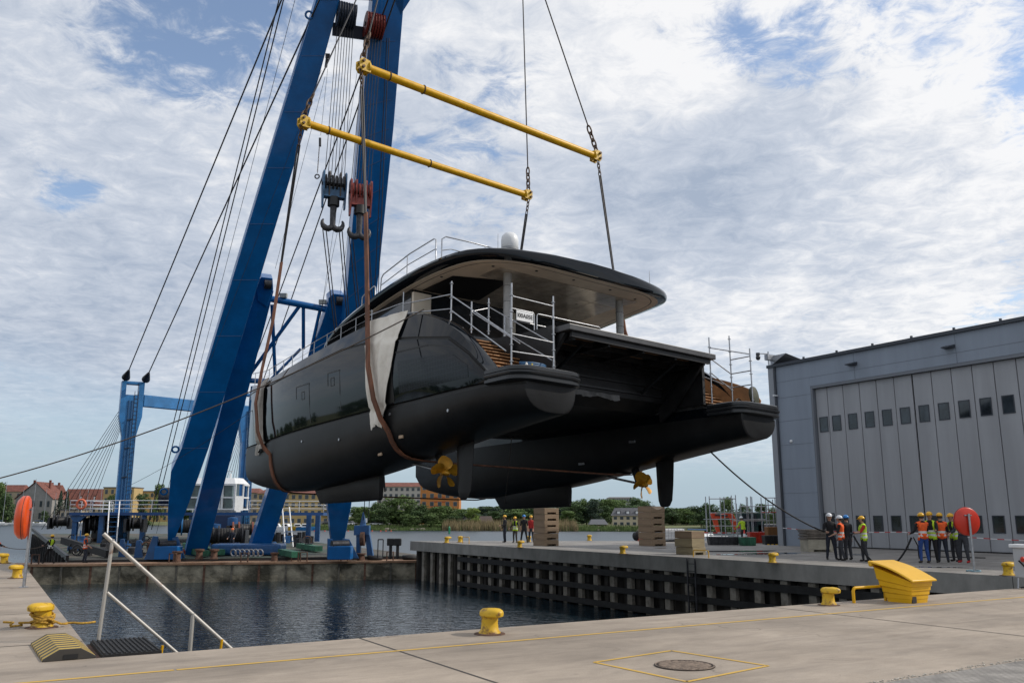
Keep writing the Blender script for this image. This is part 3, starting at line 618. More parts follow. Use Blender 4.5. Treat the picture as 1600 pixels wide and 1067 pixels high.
def solar_mat():
    m = bpy.data.materials.new('solar_skin'); m.use_nodes = True; nt = m.node_tree; N = nt.nodes; L = nt.links; b = N['Principled BSDF']
    tc = N.new('ShaderNodeTexCoord'); sp = N.new('ShaderNodeSeparateXYZ'); L.new(tc.outputs['Object'], sp.inputs[0]); cb = N.new('ShaderNodeCombineXYZ'); L.new(sp.outputs[1], cb.inputs[0]); L.new(sp.outputs[2], cb.inputs[1])
    br = N.new('ShaderNodeTexBrick'); br.offset = 0; br.inputs['Scale'].default_value = 1.0; br.inputs['Brick Width'].default_value = .155; br.inputs['Row Height'].default_value = .155; br.inputs['Mortar Size'].default_value = .006
    br.inputs['Color1'].default_value = (.008, .010, .014, 1); br.inputs['Color2'].default_value = (.009, .011, .016, 1); br.inputs['Mortar'].default_value = (.022, .027, .033, 1)
    L.new(cb.outputs[0], br.inputs['Vector']); L.new(br.outputs['Color'], b.inputs['Base Color']); b.inputs['Roughness'].default_value = .16; b.inputs['Specular IOR Level'].default_value = .24
    return m
M_SOLAR = solar_mat()
for s in (-1, 1):
    hull_patch('solar_skin', M_SOLAR, hulls[s], s, 2.0, 5.9, lambda y: -.12, lambda y: interp([(2, .25), (2.8, .75), (5.9, .98)], y), .010, 16, 6)

# bridge deck between the hulls
mb = MB(); br_ = []
for y, zl, zh, w_ in ((3.25, .25, 1.86, 4.0), (4.0, -.12, 1.86, 4.0), (8, -.2, 1.95, 4.0), (14, -.1, 2.1, 4.05), (17, .25, 2.05, 4.1), (18.8, .8, 1.95, 4.2), (19.2, 1.3, 1.9, 4.2)):
    br_.append([(-w_, y, zl), (w_, y, zl), (w_, y, zh), (-w_, y, zh)])
mb.loft(br_).build('bridge_deck', M_DARKM, boat, smooth=20)
for z in (.45, .8, 1.15): MB().bx((-3.6, 3.16, z), (3.6, 3.25, z+.06)).build('aft_beam', mat('aft_beam_black', (.02, .02, .022), .3), boat)
# aft cockpit: side walls and stairs
for s in (-1, 1):
    st = MB().bx((s*3.86, 1.3, 0.0), (s*3.72, 4.8, 1.84)).build('stair_wall', M_DARKM, boat)
    for k in range(9):
        z = .12+k*.205; y = 1.45+k*.36
        xo_ = sinterp(T_XO, y)-.72
        t = MB().bx((s*3.9, y, z), (s*xo_, y+.62, z+.035)); t.build('stair_tread', M_TREAD, boat)
        MB().bx((s*3.9, y+.42, z-.17), (s*xo_, y+.46, z-.004)).build('stair_riser', M_DARKM, boat)
MB().bx((-6.0, 4.9, 1.5), (6.0, 9.2, 1.99)).build('cockpit_floor', M_DECK, boat)
# deckhouse with dark glazing
T_W = [(8.2, 4.9), (12, 4.9), (14.5, 4.72), (16.2, 4.2), (17.4, 3.2), (18.0, 2.2)]
T_S = [(2.8, 4.97), (5, 5.06), (8, 4.88), (11, 4.46), (14, 3.92), (17, 3.3), (18.3, 3.0)]
rings = []
for i in range(21):
    y = lerp(8.2, 17.9, i/20); w_ = sinterp(T_W, y); z1 = sinterp(T_S, y)-.30
    rings.append([(-w_-.18, y, 1.9), (-w_-.05, y, (1.9+z1)/2), (-w_, y, z1), (w_, y, z1), (w_+.05, y, (1.9+z1)/2), (w_+.18, y, 1.9)])
dh = MB().loft(rings).build('deckhouse', M_GLASSD, boat, smooth=30)
for x0, x1, z0, z1 in ((-4.9, -4.1, 1.99, 4.3), (3.2, 4.9, 1.99, 4.3), (-.2, .15, 1.99, 4.3)):
    MB().bx((x0, 8.05, z0), (x1, 8.19, z1)).build('saloon_panel', M_SOFFIT, boat)
# roof with crowned top and rounded stern corners
T_RW = [(2.86, 1.2), (2.90, 2.2), (3.02, 3.2), (3.3, 4.15), (3.8, 4.8), (4.6, 5.2), (6, 5.42), (8, 5.5), (12, 5.42), (14.5, 5.12), (16.3, 4.5), (17.5, 3.4), (18.2, 2.0)]
ry = [2.86, 2.9, 2.96, 3.02, 3.12, 3.25, 3.45, 3.7, 4.0, 4.4, 4.9, 5.5, 6.2, 7, 8, 9, 10, 11, 12, 13, 14, 14.8, 15.6, 16.3, 16.9, 17.4, 17.8, 18.2]
rings = []
for y in ry:
    w_ = sinterp(T_RW, y); z = sinterp(T_S, y); a = [(w_-.42, z-.40), (w_-.12, z-.37), (w_-.02, z-.29), (w_, z-.19), (w_-.07, z-.08), (w_-.30, z-.01), (w_*.8, z+.04), (w_*.4, z+.08)]
    rings.append([V((x, y, q)) for x, q in a] + [V((-x, y, q)) for x, q in a[::-1]])
rf = MB().loft(rings).build('roof', M_GLOSS, boat, smooth=40)
def soff(name, m, ins, y0, y1, dz, n=24):
    a = []; b = []
    for i in range(n+1):
        y = lerp(y0, y1, (i/n)**1.6); w_ = max(.6, sinterp(T_RW, max(2.9, y-ins*.55))-ins); z = sinterp(T_S, y)-.40-dz
        a.append([V((-w_, y, z)), V((w_, y, z)), V((w_, y, z+.02)), V((-w_, y, z+.02))])
    return MB().loft(a).build(name, m, rf, smooth=30)
soff('soffit', M_SOFFIT, .36, 3.12, 11.5, .02)
soff('soffit_line', mat('soffit_shadow_gap', (.05, .042, .035), .6), .60, 3.42, 11.2, .022)
soff('inner_soffit', M_SOFFIT, .64, 3.46, 11.2, .026)
mb = MB()
for i, (ya, yb) in enumerate(((4.35, 5.6), (5.63, 6.9), (6.93, 8.1))):
    for j, (xa, xb) in enumerate(((-3.6, -2.2), (-2.17, -.75), (-.72, .7), (.73, 2.15), (2.18, 3.6))):
        if (i, j) in ((2, 0), (1, 0)): continue
        z = sinterp(T_S, (ya+yb)/2)
        q = [V((x, y, sinterp(T_S, y)-.432)) for x, y in ((xa, ya), (xb, ya), (xb, yb), (xa, yb))]
        p = MB().add(q+[v_+V((0, 0, -.015)) for v_ in q], [(0,1,2,3), (7,6,5,4), (0,4,5,1), (1,5,6,2), (2,6,7,3), (3,7,4,0)]).build('ceiling_panel', M_SOFFIT2, rf)
q = [V((x, y, sinterp(T_S, y)-.436)) for x, y in ((-4.4, 6.2), (-2.3, 5.4), (-1.9, 8.0), (-4.5, 8.1))]
MB().add(q+[v_+V((0, 0, -.01)) for v_ in q], [(0,1,2,3), (7,6,5,4), (0,4,5,1), (1,5,6,2), (2,6,7,3), (3,7,4,0)]).build('opening_shade', M_BLACK, rf)  # black plate painting the darkness inside an opening
for x, y in ((-3.9, 4.4), (-2.4, 3.75), (-.6, 3.7), (1.4, 3.75), (3.2, 4.1), (-4.7, 6.5), (-4.75, 8.2), (1.8, 6.1)):
    MB().cyl((x, y, sinterp(T_S, y)-.46), (x, y, sinterp(T_S, y)-.44), .055, n=10).build('downlight', M_DSTEEL, rf)
for s in (-1, 1):
    p = MB().cyl((s*2.95, 4.75, 1.9), (s*2.95, 4.75, 4.66), .155, n=18).build('pillar', mat('wrapped_pillar', (.36, .36, .35), .4, var=.12, vscale=5), boat, smooth=50)
    for z in (2.3, 2.9, 3.5, 4.1): MB().torus((s*2.95, 4.75, z), (.15, .1, 1), .157, .008, 18, 5).build('tie_wire', M_BLACK, p)
# roof rails, dome, aerials
def rail(pts, posts, r=.026, zbase=None):
    o = MB().tube(pts, r, 7).build('roof_rail', M_STEEL, rf, smooth=60)
    for p, h in posts: MB().cyl(p, V(p)-V((0, 0, h)), .022, n=7).build('rail_post', M_STEEL, o, smooth=60)
rail([(-4.9, 12.1, 4.45), (-4.9, 12.05, 4.95), (-4.9, 11.9, 5.02), (-4.9, 11.1, 5.22), (-4.9, 11.0, 5.15), (-4.9, 11, 4.6)], [])
rail([(-4.9, 10.6, 4.75), (-4.9, 10.55, 5.42), (-4.9, 10.4, 5.56), (-4.9, 8.46, 5.92), (-4.9, 6.75, 6.07), (-4.9, 6.62, 6.0), (-4.9, 6.6, 5.1)], [((-4.9, 8.6, 5.9), .85)])
rail([(-4.9, 10.6, 5.12), (-4.9, 8.5, 5.5), (-4.9, 6.6, 5.64)], [], .02)
rail([(-4.85, 6.3, 5.1), (-4.85, 6.3, 5.95), (-4.7, 6.25, 6.06), (-3.6, 6.2, 6.08), (-2.4, 6.2, 6.08), (-1.2, 6.2, 6.02), (-.3, 6.3, 5.85)], [((-2.9, 6.2, 6.08), .8), ((-1.3, 6.2, 6.02), .8)])
rail([(-4.85, 6.3, 5.5), (-4.5, 6.2, 5.6), (-2.4, 6.2, 5.62), (-.6, 6.2, 5.55)], [], .02)
dm = MB().lathe([(.28, 0), (.34, .06), (.34, .42), (.31, .56), (.22, .67), (.1, .72), (.001, .735)], 22, (-2.0, 5.8, 6.0))
dmo = dm.build('radar_dome', M_WHITE, rf, smooth=50)
MB().lathe([(.2, -.12), (.30, -.02), (.345, .0), (.345, .1)], 22, (-2.0, 5.8, 5.98)).build('dome_base', mat('dome_grey', (.3, .31, .32), .5), dmo, smooth=40)
MB().cyl((-2.0, 5.8, 5.1), (-2.0, 5.8, 5.9), .06, n=8).build('dome_mast', M_DSTEEL, dmo)
for x, y, z0, z1, r in ((-2.9, 5.4, 5.1, 6.35, .02), (3.9, 3.9, 5.0, 5.9, .02), (4.45, 4.1, 5.0, 5.32, .05), (4.2, 8, 4.9, 6.0, .02)):
    MB().cyl((x, y, z0), (x, y, z1), r, r*.5, 7).build('aerial', M_STEEL, rf, smooth=60)
# lifting platform between the sterns, raised
lp = MB().bx((-3.72, .62, 1.60), (3.72, 3.2, 1.80)).build('lift_platform', mat('lift_platform_grey', (.06, .06, .063), .35, var=.2, vscale=2), boat, bevel=.02)
for y in (.8, 1.6, 2.4, 3.05): MB().bx((-3.5, y-.05, 1.42), (3.5, y+.05, 1.597)).build('cross_beam', M_DARKM, lp)
for x in (-3.3, -1.7, 0, 1.7, 3.3): MB().bx((x-.05, .85, 1.36), (x+.05, 3.0, 1.59)).build('bearer', M_DARKM, lp)
for i, (x, y) in enumerate(((-2.5, 1.2), (-.85, 1.2), (.85, 1.2), (2.5, 1.2), (-2.5, 2.0), (.85, 2.0), (-.85, 2.75))):
    MB().bx((x-.55, y-.25, 1.565), (x+.55, y+.25, 1.59)).build('teak_underside', mat('raw_teak', (.22, .11, .05), .6, var=.3, vscale=5), lp)
for s in (-1, 1):
    MB().extr([(s*3.45, .95, 1.58), (s*3.45, 1.35, 1.58), (s*3.45, 3.25, .0), (s*3.45, 3.25, -.5), (s*3.45, 2.6, -.12)], (s*.16, 0, 0)).build('lift_arm', M_DARKM, lp)
    MB().extr([(s*3.68, 2.2, 1.6), (s*3.68, 3.2, 1.6), (s*3.68, 4.2, 1.95), (s*3.68, 4.2, .3), (s*3.68, 3.2, .3)], (s*.1, 0, 0)).build('side_plate', M_DARKM, lp)
    MB().cyl((s*2.4, 1.4, 1.45), (s*2.4, 3.2, .5), .06, n=8).build('hydraulic_ram', M_DARKM, lp, smooth=50)
# deck rails forward
for s in (-1, 1):
    pts = [(s*(sinterp(T_XO, y)-.5*min(1, (23-y)/3)), y, sinterp(T_ZS, y)+.62) for y in [8.6+i*.6 for i in range(24)]]
    o = MB().tube(pts, .018, 6).build('deck_rail', M_STEEL, boat, smooth=60)
    for dz in (.3,): MB().tube([V(p)-V((0, 0, dz)) for p in pts], .008, 5).build('rail_wire', M_STEEL, o)
    for i in range(0, 24, 2): MB().cyl(pts[i], V(pts[i])-V((0, 0, .66)), .018, n=6).build('stanchion', M_STEEL, o, smooth=60)
MB().bx((4.5, .4, .0), (4.95, .55, .05)).tube([(4.55, .47, .05), (4.6, .47, .16), (4.75, .47, .22), (4.9, .47, .16), (4.92, .47, .05)], .022, 6).build('deck_fitting', M_DSTEEL, boat)
for s, x in ((-1, -5.5), (1, 5.9)): MB().cyl((x, .2, 0), (x, .2, .07), .07, n=10).bx((x-.18, .17, .07), (x+.18, .23, .10)).build('mooring_cleat', M_DSTEEL, boat)

# ---- things carried by the boat
def boat_thing(mb, name, m, label, cat, group=None, smooth=None, org=None):
    mb.v = [BM @ p for p in mb.v]; o = mb.build(name, m, org=BM @ V(org), smooth=smooth); return tag(o, label, cat, group)
def scaffold(label, org, poles, rails):
    t = thing('scaffolding', label, 'scaffolding', BP(*org))
    def seg(a, b, r, name, m, parent):
        return MB().cyl(BP(*a), BP(*b), r, n=8).build(name, m, parent, smooth=60, world=True)
    for p in poles:
        po = seg((p[0], p[1], p[2]), (p[0], p[1], p[3]), .026, 'pole', M_STEEL, t)
        z = p[2]+.12
        while z < p[3]:
            seg((p[0], p[1], z-.008), (p[0], p[1], z+.008), .062, 'rosette', M_STEEL, po); z += .5
    for a, b in rails: seg(a, b, .022, 'rail', M_STEEL, t)
    return t
scaffold('galvanised tube scaffolding round the left stern stairs of the yacht', (-5.7, .1, 0),
    [(-4.97, 0, 0, 2.32), (-6.45, .2, 0, 2.5), (-6.15, 3.75, 1.75, 3.45), (-4.35, 4.05, 1.95, 3.25), (-5.2, 3.9, 1.85, 2.95), (-3.2, 4.6, 2.0, 2.9)],
    [((-6.45, .2, 2.1), (-4.97, 0, 2.0)), ((-6.45, .2, .95), (-4.97, 0, .86)), ((-6.45, .2, .42), (-4.97, 0, .40)),
     ((-6.15, 3.75, 2.95), (-6.1, .55, .95)), ((-6.15, 3.75, 2.45), (-6.1, .9, .6)), ((-4.35, 4.05, 2.95), (-4.6, .5, 1.0)), ((-4.35, 4.05, 2.4), (-4.6, .5, .45)),
     ((-6.15, 3.75, 3.0), (-6.25, 6.6, 3.25)), ((-6.15, 3.75, 2.5), (-6.25, 6.6, 2.9)), ((-5.2, 3.9, 2.6), (-4.35, 4.05, 2.9)), ((-5.2, 3.9, 2.6), (-5.3, 1.2, 1.0)),
     ((-6.45, .2, .95), (-6.1, .55, .95)), ((-4.97, 0, .86), (-4.6, .5, 1.0)), ((-6.25, 6.6, 2.7), (-6.25, 6.6, 3.7)), ((-6.25, 6.6, 3.3), (-6.1, 9.5, 3.4))])
scaffold('galvanised tube scaffolding tower on the right stern step of the yacht', (4.6, .5, 0),
    [(4.97, 0, 0, 2.1), (4.97, .9, 0, 2.75), (3.72, .9, 0, 2.5)],
    [((4.97, 0, 1.8), (4.97, .9, 1.8)), ((4.97, 0, 1.25), (4.97, .9, 1.25)), ((4.97, 0, .72), (4.97, .9, .72)), ((3.72, .9, 2.1), (4.97, 0, 1.88)),
     ((3.72, .9, 1.7), (4.97, .9, 1.25)), ((3.72, .9, 1.15), (4.97, .9, .62)), ((3.72, .9, 1.7), (3.6, 2.6, 1.9)), ((4.97, .9, .72), (5.0, 3.0, 1.7))])
# guard gates on the platform with the notice board
gt = thing('guard_gate', 'galvanised guard rail gates above the raised platform', 'guard rail', BP(-3, 2.4, 1.8))
for x0, x1 in ((-4.75, -3.72), (-3.60, -.6)):
    z0, z1 = 1.82, 2.48
    MB().tube([BP(*p) for p in ((x0, 2.35, z0), (x0, 2.35, z1-.08), (x0+.03, 2.35, z1-.02), (x0+.08, 2.35, z1), (x1-.08, 2.35, z1), (x1-.03, 2.35, z1-.02), (x1, 2.35, z1-.08), (x1, 2.35, z0))], .02, 7).build('gate_frame', M_STEEL, gt, smooth=60, world=True)
    MB().cyl(BP(x0, 2.35, 2.08), BP(x1, 2.35, 2.08), .018, n=7).build('gate_bar', M_STEEL, gt, smooth=60, world=True)
def text_mesh(txt, size, m, name='lettering'):
    c = bpy.data.curves.new(name, 'FONT'); c.body = txt; c.size = size; c.align_x = 'CENTER'; c.align_y = 'CENTER'; c.extrude = .003; c.offset = .004
    tmp = bpy.data.objects.new(name, c); COL.objects.link(tmp); dg = bpy.context.evaluated_depsgraph_get(); dg.update()
    me = bpy.data.meshes.new_from_object(tmp.evaluated_get(dg)); bpy.data.objects.remove(tmp); bpy.data.curves.remove(c)
    me.materials.clear(); me.materials.append(m); o = bpy.data.objects.new(name, me); COL.objects.link(o); return o
sg = bpy.data.objects.new('notice_board', None); COL.objects.link(sg); sg.matrix_basis = BM @ Matrix.Translation((-4.2, 2.27, 2.26))
tag(sg, 'small white board lettered I00A05E hanging on the guard rail', 'sign')
MB().bx((-.36, -.012, -.17), (.36, .012, .17)).build('board', M_WHITE, sg, bevel=.004)
tx = text_mesh('I00A05E', .195, M_BLACK); tx.parent = sg; tx.location = (0, -.016, 0); tx.rotation_euler = (PI/2, 0, 0)
# loose things on the stern steps
def curved_sheet(label):
    mb = MB(); n = 14; a = []
    for i in range(n+1):
        t = i/n; y = lerp(.5, 4.3, t); a.append([(6.05-.25*t, y, .02+.2*t), (6.2, y, .45+1.55*t**.7 if t > .02 else .3), (6.24, y, .45+1.55*t**.7 if t > .02 else .3), (6.1-.25*t, y, .0+.2*t)])
    return boat_thing(mb.loft(a), 'plywood_sheet', mat('brown_plywood', (.27, .125, .045), .6, var=.25, vscale=2, stretch=(1, .3, 1)), label, 'plywood sheet', None, 30, (6.1, 2, 0))
curved_sheet('brown plywood sheet lining the right stern stairs behind the scaffolding tower')
mb = MB().lathe([(.001, -.12), (.18, -.12), (.33, -.07), (.36, 0), (.33, .07), (.18, .12), (.001, .12)], 22, (5.35, .2, .36), (.25, -1, .1))
boat_thing(mb, 'round_bundle', mat('olive_tarpaulin', (.05, .055, .035), .7, var=.3, vscale=6), 'dark olive round bundle standing on the right stern step', 'bundle', None, 40, (5.35, .2, 0))
mb = MB()
for i in range(7): mb.tube([(-4.9+.5*math.cos(t)+random.uniform(-.05, .05), 1.05+.22*math.sin(t), .05+.05*i+random.uniform(-.01, .01)) for t in [k*PI/8 for k in range(17)]], .035, 6)
boat_thing(mb, 'hose_pile', mat('blue_hose', (.02, .09, .2), .5), 'blue hose coiled on the left stern step', 'hose', None, 60, (-4.9, 1.05, 0))
for i, (x, y, c, l) in enumerate(((-5.75, .35, (.75, .74, .7), 'white plastic bottle on the left stern step'), (-5.5, .38, (.6, .45, .05), 'yellow topped can on the left stern step'))):
    boat_thing(MB().lathe([(.05, 0), (.055, .02), (.055, .13), (.025, .17), (.025, .21), (.001, .212)], 12, (x, y, 0)), 'bottle' if i == 0 else 'can', mat('bottle_%d' % i if 0 else ('white_plastic' if i == 0 else 'yellow_plastic'), c, .4), l, 'bottle' if i == 0 else 'can', None, 40, (x, y, 0))
# torn film hanging under the bridge deck
rnd = random.Random(3); a = []
for i in range(25):
    t = i/24; x = lerp(-1.45, 1.15, t); zt = .30; zl = zt - .12 - .13*abs(math.sin(t*5.3))*rnd.uniform(.55, 1)*(1 if t > .1 else .4)
    a.append([(x, 3.2+.04*math.sin(t*17), zt), (x, 3.17+.05*math.sin(t*23), zl), (x, 3.18+.05*math.sin(t*23), zl), (x, 3.21+.04*math.sin(t*17), zt)])
boat_thing(MB().loft(a), 'torn_film', M_FILM, 'torn grey protective film hanging below the raised platform', 'plastic film', None, 40, (0, 3.2, 0))
# ================================================================ spreader beams, slings, canvas
M_STRAP = mat('brown_webbing', (0.17, 0.065, 0.032), 0.75, var=0.4, vscale=3, stretch=(1, 1, .3), bump=.3, bscale=60, bdist=.005)
M_CANVAS = mat('dirty_white_canvas', (0.80, 0.76, 0.68), 0.85, col2=(0.62, 0.57, 0.49), vscale=2.0, edge=(.45, .75), bump=.35, bscale=14, bdist=.02)
M_SHACK = mat('rusty_shackle', (0.10, 0.065, 0.045), 0.6, 0.5, var=0.3, vscale=9)
def spreader(label, y, z, hl=6.75):
    t = thing('spreader_beam', label, 'lifting beam', BP(0, y, z), 0, 'yellow spreader beams'); mk = lambda mb, n, m, sm=50, p=t: mb.build(n, m, p, smooth=sm, world=True)
    tube = mk(MB().cyl(BP(-hl+.25, y, z), BP(hl-.25, y, z), .172, n=18), 'beam_tube', M_YEL)
    for x in (-hl+1.3, -hl+3.0, hl-1.6, 0.2)[:3 if y < 12 else 4]:
        if x > 1: continue
        mk(MB().torus(BP(x, y, z), BU, .185, .028, 20, 6), 'chain_collar', M_SHACK, 60, tube)
    for s in (-1, 1):
        e = MB()
        for dy in (-.16, .16):
            p = [BP(s*(hl-.35), y+dy, z-.25), BP(s*(hl+.05), y+dy, z-.27), BP(s*(hl+.16), y+dy, z-.12), BP(s*(hl+.16), y+dy, z+.2), BP(s*(hl+.02), y+dy, z+.3), BP(s*(hl-.3), y+dy, z+.26)]
            e.extr(p, BV*.05)
        e.cyl(BP(s*(hl-.32), y, z), BP(s*(hl-.25), y, z), .25, n=18)
        ep = mk(e, 'end_fitting', M_YELW, 35)
        mk(MB().cyl(BP(s*(hl+.02), y-.26, z+.15), BP(s*(hl+.02), y+.28, z+.15), .06, n=10).cyl(BP(s*(hl+.02), y-.26, z-.12), BP(s*(hl+.02), y+.28, z-.12), .06, n=10), 'pin', M_SHACK, 50, ep)
    return t
spreader('yellow tubular spreader beam nearer the camera, higher in the picture', 9.6, 13.9)
spreader('yellow tubular spreader beam farther off, ending above the radar dome', 15.0, 13.55)
def link_chain(a, b, n, m, parent):
    a, b = V(a), V(b); mb = MB(); d = (b-a)/n
    for i in range(n):
        c = a+d*(i+.5); ax = d.orthogonal().normalized() if i % 2 else d.cross(d.orthogonal()).normalized()
        L_ = d.length*.72; side = d.normalized().cross(ax)
        pts = [c + d.normalized()*(L_*math.cos(t)) + side*(L_*.42*math.sin(t)) for t in [2*PI*k/12 for k in range(13)]]
        mb.tube(pts, L_*.16, 6)
    return mb.build('shackle_chain', m, parent, smooth=60, world=True)
def wire(label, a, b, r, group='lifting wires above the beams', twin=.0, chain=1.4):
    a, b = V(a), V(b); d = (b-a).normalized(); sd_ = d.cross(V((.6, -.8, 0))).normalized()
    t = thing('lifting_wire', label, 'wire rope', a, 0, group)
    link_chain(a, a+d*chain, 4, M_SHACK, t)
    for k in ((-1, 1) if twin else (0,)):
        MB().cyl(a+d*chain+sd_*twin*k, b+sd_*twin*k*.3, r, n=7).build('strand', M_CABLE, t, smooth=60, world=True)
def up_through(x, y, z, px, py, top=28.0):
    a = BP(x, y, z); b = onp(px, py, BP(0, y, 0), BV); d = b-a; return a, a+d*((top-z)/max(.1, (d.z)))
a, b = up_through(-6.75, 9.6, 14.1, 590, 0); wire('wire rope rising from the left end of the higher yellow beam', a, b, .035)
a, b = up_through(6.75, 9.6, 14.1, 852, 0); wire('wire rope rising from the right end of the higher yellow beam', a, b, .035)
a, b = up_through(-6.75, 15.0, 13.75, 556.6, 0); wire('wire rope rising from the left end of the lower yellow beam', a, b, .035)
a, b = up_through(6.75, 15.0, 13.75, 817, 0); wire('wire rope rising from the right end of the lower yellow beam', a, b, .035)
wire('twin wire rope from the higher beam down to the brown strap on the left', BP(-6.77, 9.6, 13.75), BP(-6.85, 8.55, 7.15), .04, 'lifting wires below the beams', .05, .9)
wire('twin wire rope from the lower beam down to the brown strap at the bow', BP(-6.77, 15.0, 13.4), BP(-6.35, 17.2, 7.5), .04, 'lifting wires below the beams', .05, .9)
wire('twin wire rope hanging behind the right end of the roof', BP(6.77, 9.6, 13.75), BP(7.1, 8.3, 3.0), .04, 'lifting wires below the beams', .05, .9)
wire('twin wire rope ending behind the radar dome', BP(6.77, 15.0, 13.4), BP(6.5, 17.0, 3.0), .04, 'lifting wires below the beams', .05, .9)
def ribbon(pts, w, th, wdir=None):
    """flat band along pts (boat frame), wide along the boat's length"""
    rings = []; pts = [V(p) for p in pts]
    for i, p in enumerate(pts):
        d = (pts[min(i+1, len(pts)-1)]-pts[max(i-1, 0)]).normalized(); wd = V((0, 1, 0)) if abs(d.y) < .93 else V((1, 0, 0))
        wd = (wd-d*wd.dot(d)).normalized(); t = d.cross(wd); ww = w if not callable(w) else w(i/(len(pts)-1))
        rings.append([p-wd*ww/2-t*th/2, p+wd*ww/2-t*th/2, p+wd*ww/2+t*th/2, p-wd*ww/2+t*th/2])
    return MB().loft(rings)
def sling(label, yk, top_l, mid_l):
    """strap under both hulls; yk(t) position along the boat"""
    left = []
    r = hull_ring(yk, -1)
    under = [V((p.x + (-.05), p.y, p.z)) for p in r[6:8]] + [V((p.x-.04, p.y, p.z-.05)) for p in r[9:13+NU-1:1] if True]
    pts = [V(p) for p in top_l] + [V(p) for p in mid_l] + [p for p in under if p.z < mid_l[-1][2]-.25] + [V((r[12+NU].x, yk, r[12+NU].z-.06))]
    rr = [V((-p.x, p.y, p.z)) for p in pts]
    mids = [V((lerp(pts[-1].x, -pts[-1].x, i/8), yk, pts[-1].z-.02)) for i in range(1, 8)]
    allp = pts + mids + rr[::-1]
    n_top = len(top_l)
    return boat_thing(ribbon(allp, .25, .05), 'lifting_strap', M_STRAP, label, 'lifting strap', 'brown lifting straps', 30, tuple(pts[0]))
sling('brown lifting strap passing under both hulls near the stern, over the white canvas', 6.75, [(-6.85, 8.55, 7.15), (-6.88, 8.2, 4.6), (-7.04, 7.75, 2.95)], [(-7.16, 7.35, 1.0), (-7.06, 7.05, -.2), (-6.85, 6.87, -.9)])
sling('brown lifting strap passing under both hulls at the bow', 17.2, [(-6.35, 17.2, 7.5), (-6.4, 17.6, 4.8), (-6.62, 17.95, 2.5)], [(-6.74, 18.1, 1.0), (-6.66, 17.85, -.3), (-6.5, 17.5, -1.0)])
def canvas(label, yt0, yt1, zt0, zt1, yb0, yb1, zb, seed, org, mm=M_CANVAS):
    rnd = random.Random(seed); ph = [rnd.uniform(0, 6) for _ in range(4)]
    def fn(i, j, d=0):
        y0, y1 = lerp(yt0, yb0, j), lerp(yt1, yb1, j); y = lerp(y0, y1, i)
        z = lerp(lerp(zt0, zt1, i), zb + .12*math.sin(i*5+ph[0]), j)
        fold = .055*math.sin(i*12+j*2.2+ph[1])+.03*math.sin(i*23-j*2+ph[2])+.022*math.sin(i*5+j*11+ph[3])+.012*math.sin(i*37+j*14)
        return V((-(hull_x(y, min(z, 2.6))+.10+max(-.045, fold*(.45+.7*j))+d), y, z))
    mb = MB(); n, m = 26, 34
    A = [[fn(i/n, j/m) for j in range(m+1)] for i in range(n+1)]; B_ = [[fn(i/n, j/m, -.015) for j in range(m+1)] for i in range(n+1)]
    mb.grid(lambda a, b: A[round(a*n)][round(b*m)], n, m); mb.grid(lambda a, b: B_[round(a*n)][round(b*m)], n, m)
    return boat_thing(mb, 'canvas_sheet', mm, label, 'canvas', 'canvas chafe sheets', 50, org)
canvas('dirty white canvas sheet hanging under the stern strap on the black hull', 8.05, 5.55, 2.8, 2.72, 7.75, 7.0, -1.15, 2, (-7, 7, 2))
canvas('greyish canvas sheet hanging under the strap at the bow', 18.9, 17.9, 2.2, 2.2, 19.6, 18.1, -1.1, 5, (-6.3, 18, 2), mat('grey_canvas', (0.42, 0.40, 0.36), 0.85, col2=(.27, .255, .23), vscale=2, bump=.3, bscale=14))

# ---- tag lines
M_ROPE = mat('brown_rope', (0.10, 0.08, 0.065), 0.85)
M_BROPE = mat('black_rope', (0.012, 0.012, 0.013), 0.8)
pA = BP(-6.6, 4.7, 2.6); far = onp(-40, 757, pA+V((-13, 3, 0)), V((.3, -1, 0)))
rope('tag_line', 'long brown tag line from the boat side across to the left edge of the picture', sag(pA, far, .55, 24), .022, M_ROPE)
rope('tag_line', 'thin dark tag line from the bow down towards the crane deck', sag(BP(-5.9, 19.5, 1.2), aty(205, 757, 57), .2, 12), .012, M_BROPE)
# ================================================================ people
SKIN = mat('skin', (.42, .24, .17), .55); HAIR = mat('dark_hair', (.03, .02, .015), .8)
def cloth(name, c): return mat(name, c, .85, var=.18, vscale=12, bump=.3, bscale=25, bdist=.01)
C_BLACK = cloth('black_cloth', (.012, .012, .014)); C_NAVY = cloth('navy_cloth', (.02, .025, .04)); C_GREY = cloth('dark_grey_cloth', (.04, .042, .05)); C_BLUE = cloth('royal_blue_cloth', (.02, .06, .22)); C_BROWN = cloth('brown_cloth', (.05, .04, .035)); C_REDC = cloth('red_cloth', (.4, .02, .02)); C_WHITEC = cloth('white_cloth', (.6, .6, .6))
V_LIME = cloth('lime_hi_vis', (.50, .72, .03)); V_ORANGE = cloth('orange_hi_vis', (.85, .12, .02)); V_STRIPE = mat('reflective_tape', (.6, .6, .58), .3)
H_YEL = mat('yellow_helmet', (.75, .40, .01), .3); H_WHITE = mat('white_helmet', (.75, .76, .78), .3); H_BLUE = mat('blue_helmet', (.02, .20, .55), .3); H_ORANGE = mat('orange_helmet', (.8, .16, .02), .3); SHOE = mat('work_boot', (.02, .018, .016), .8)
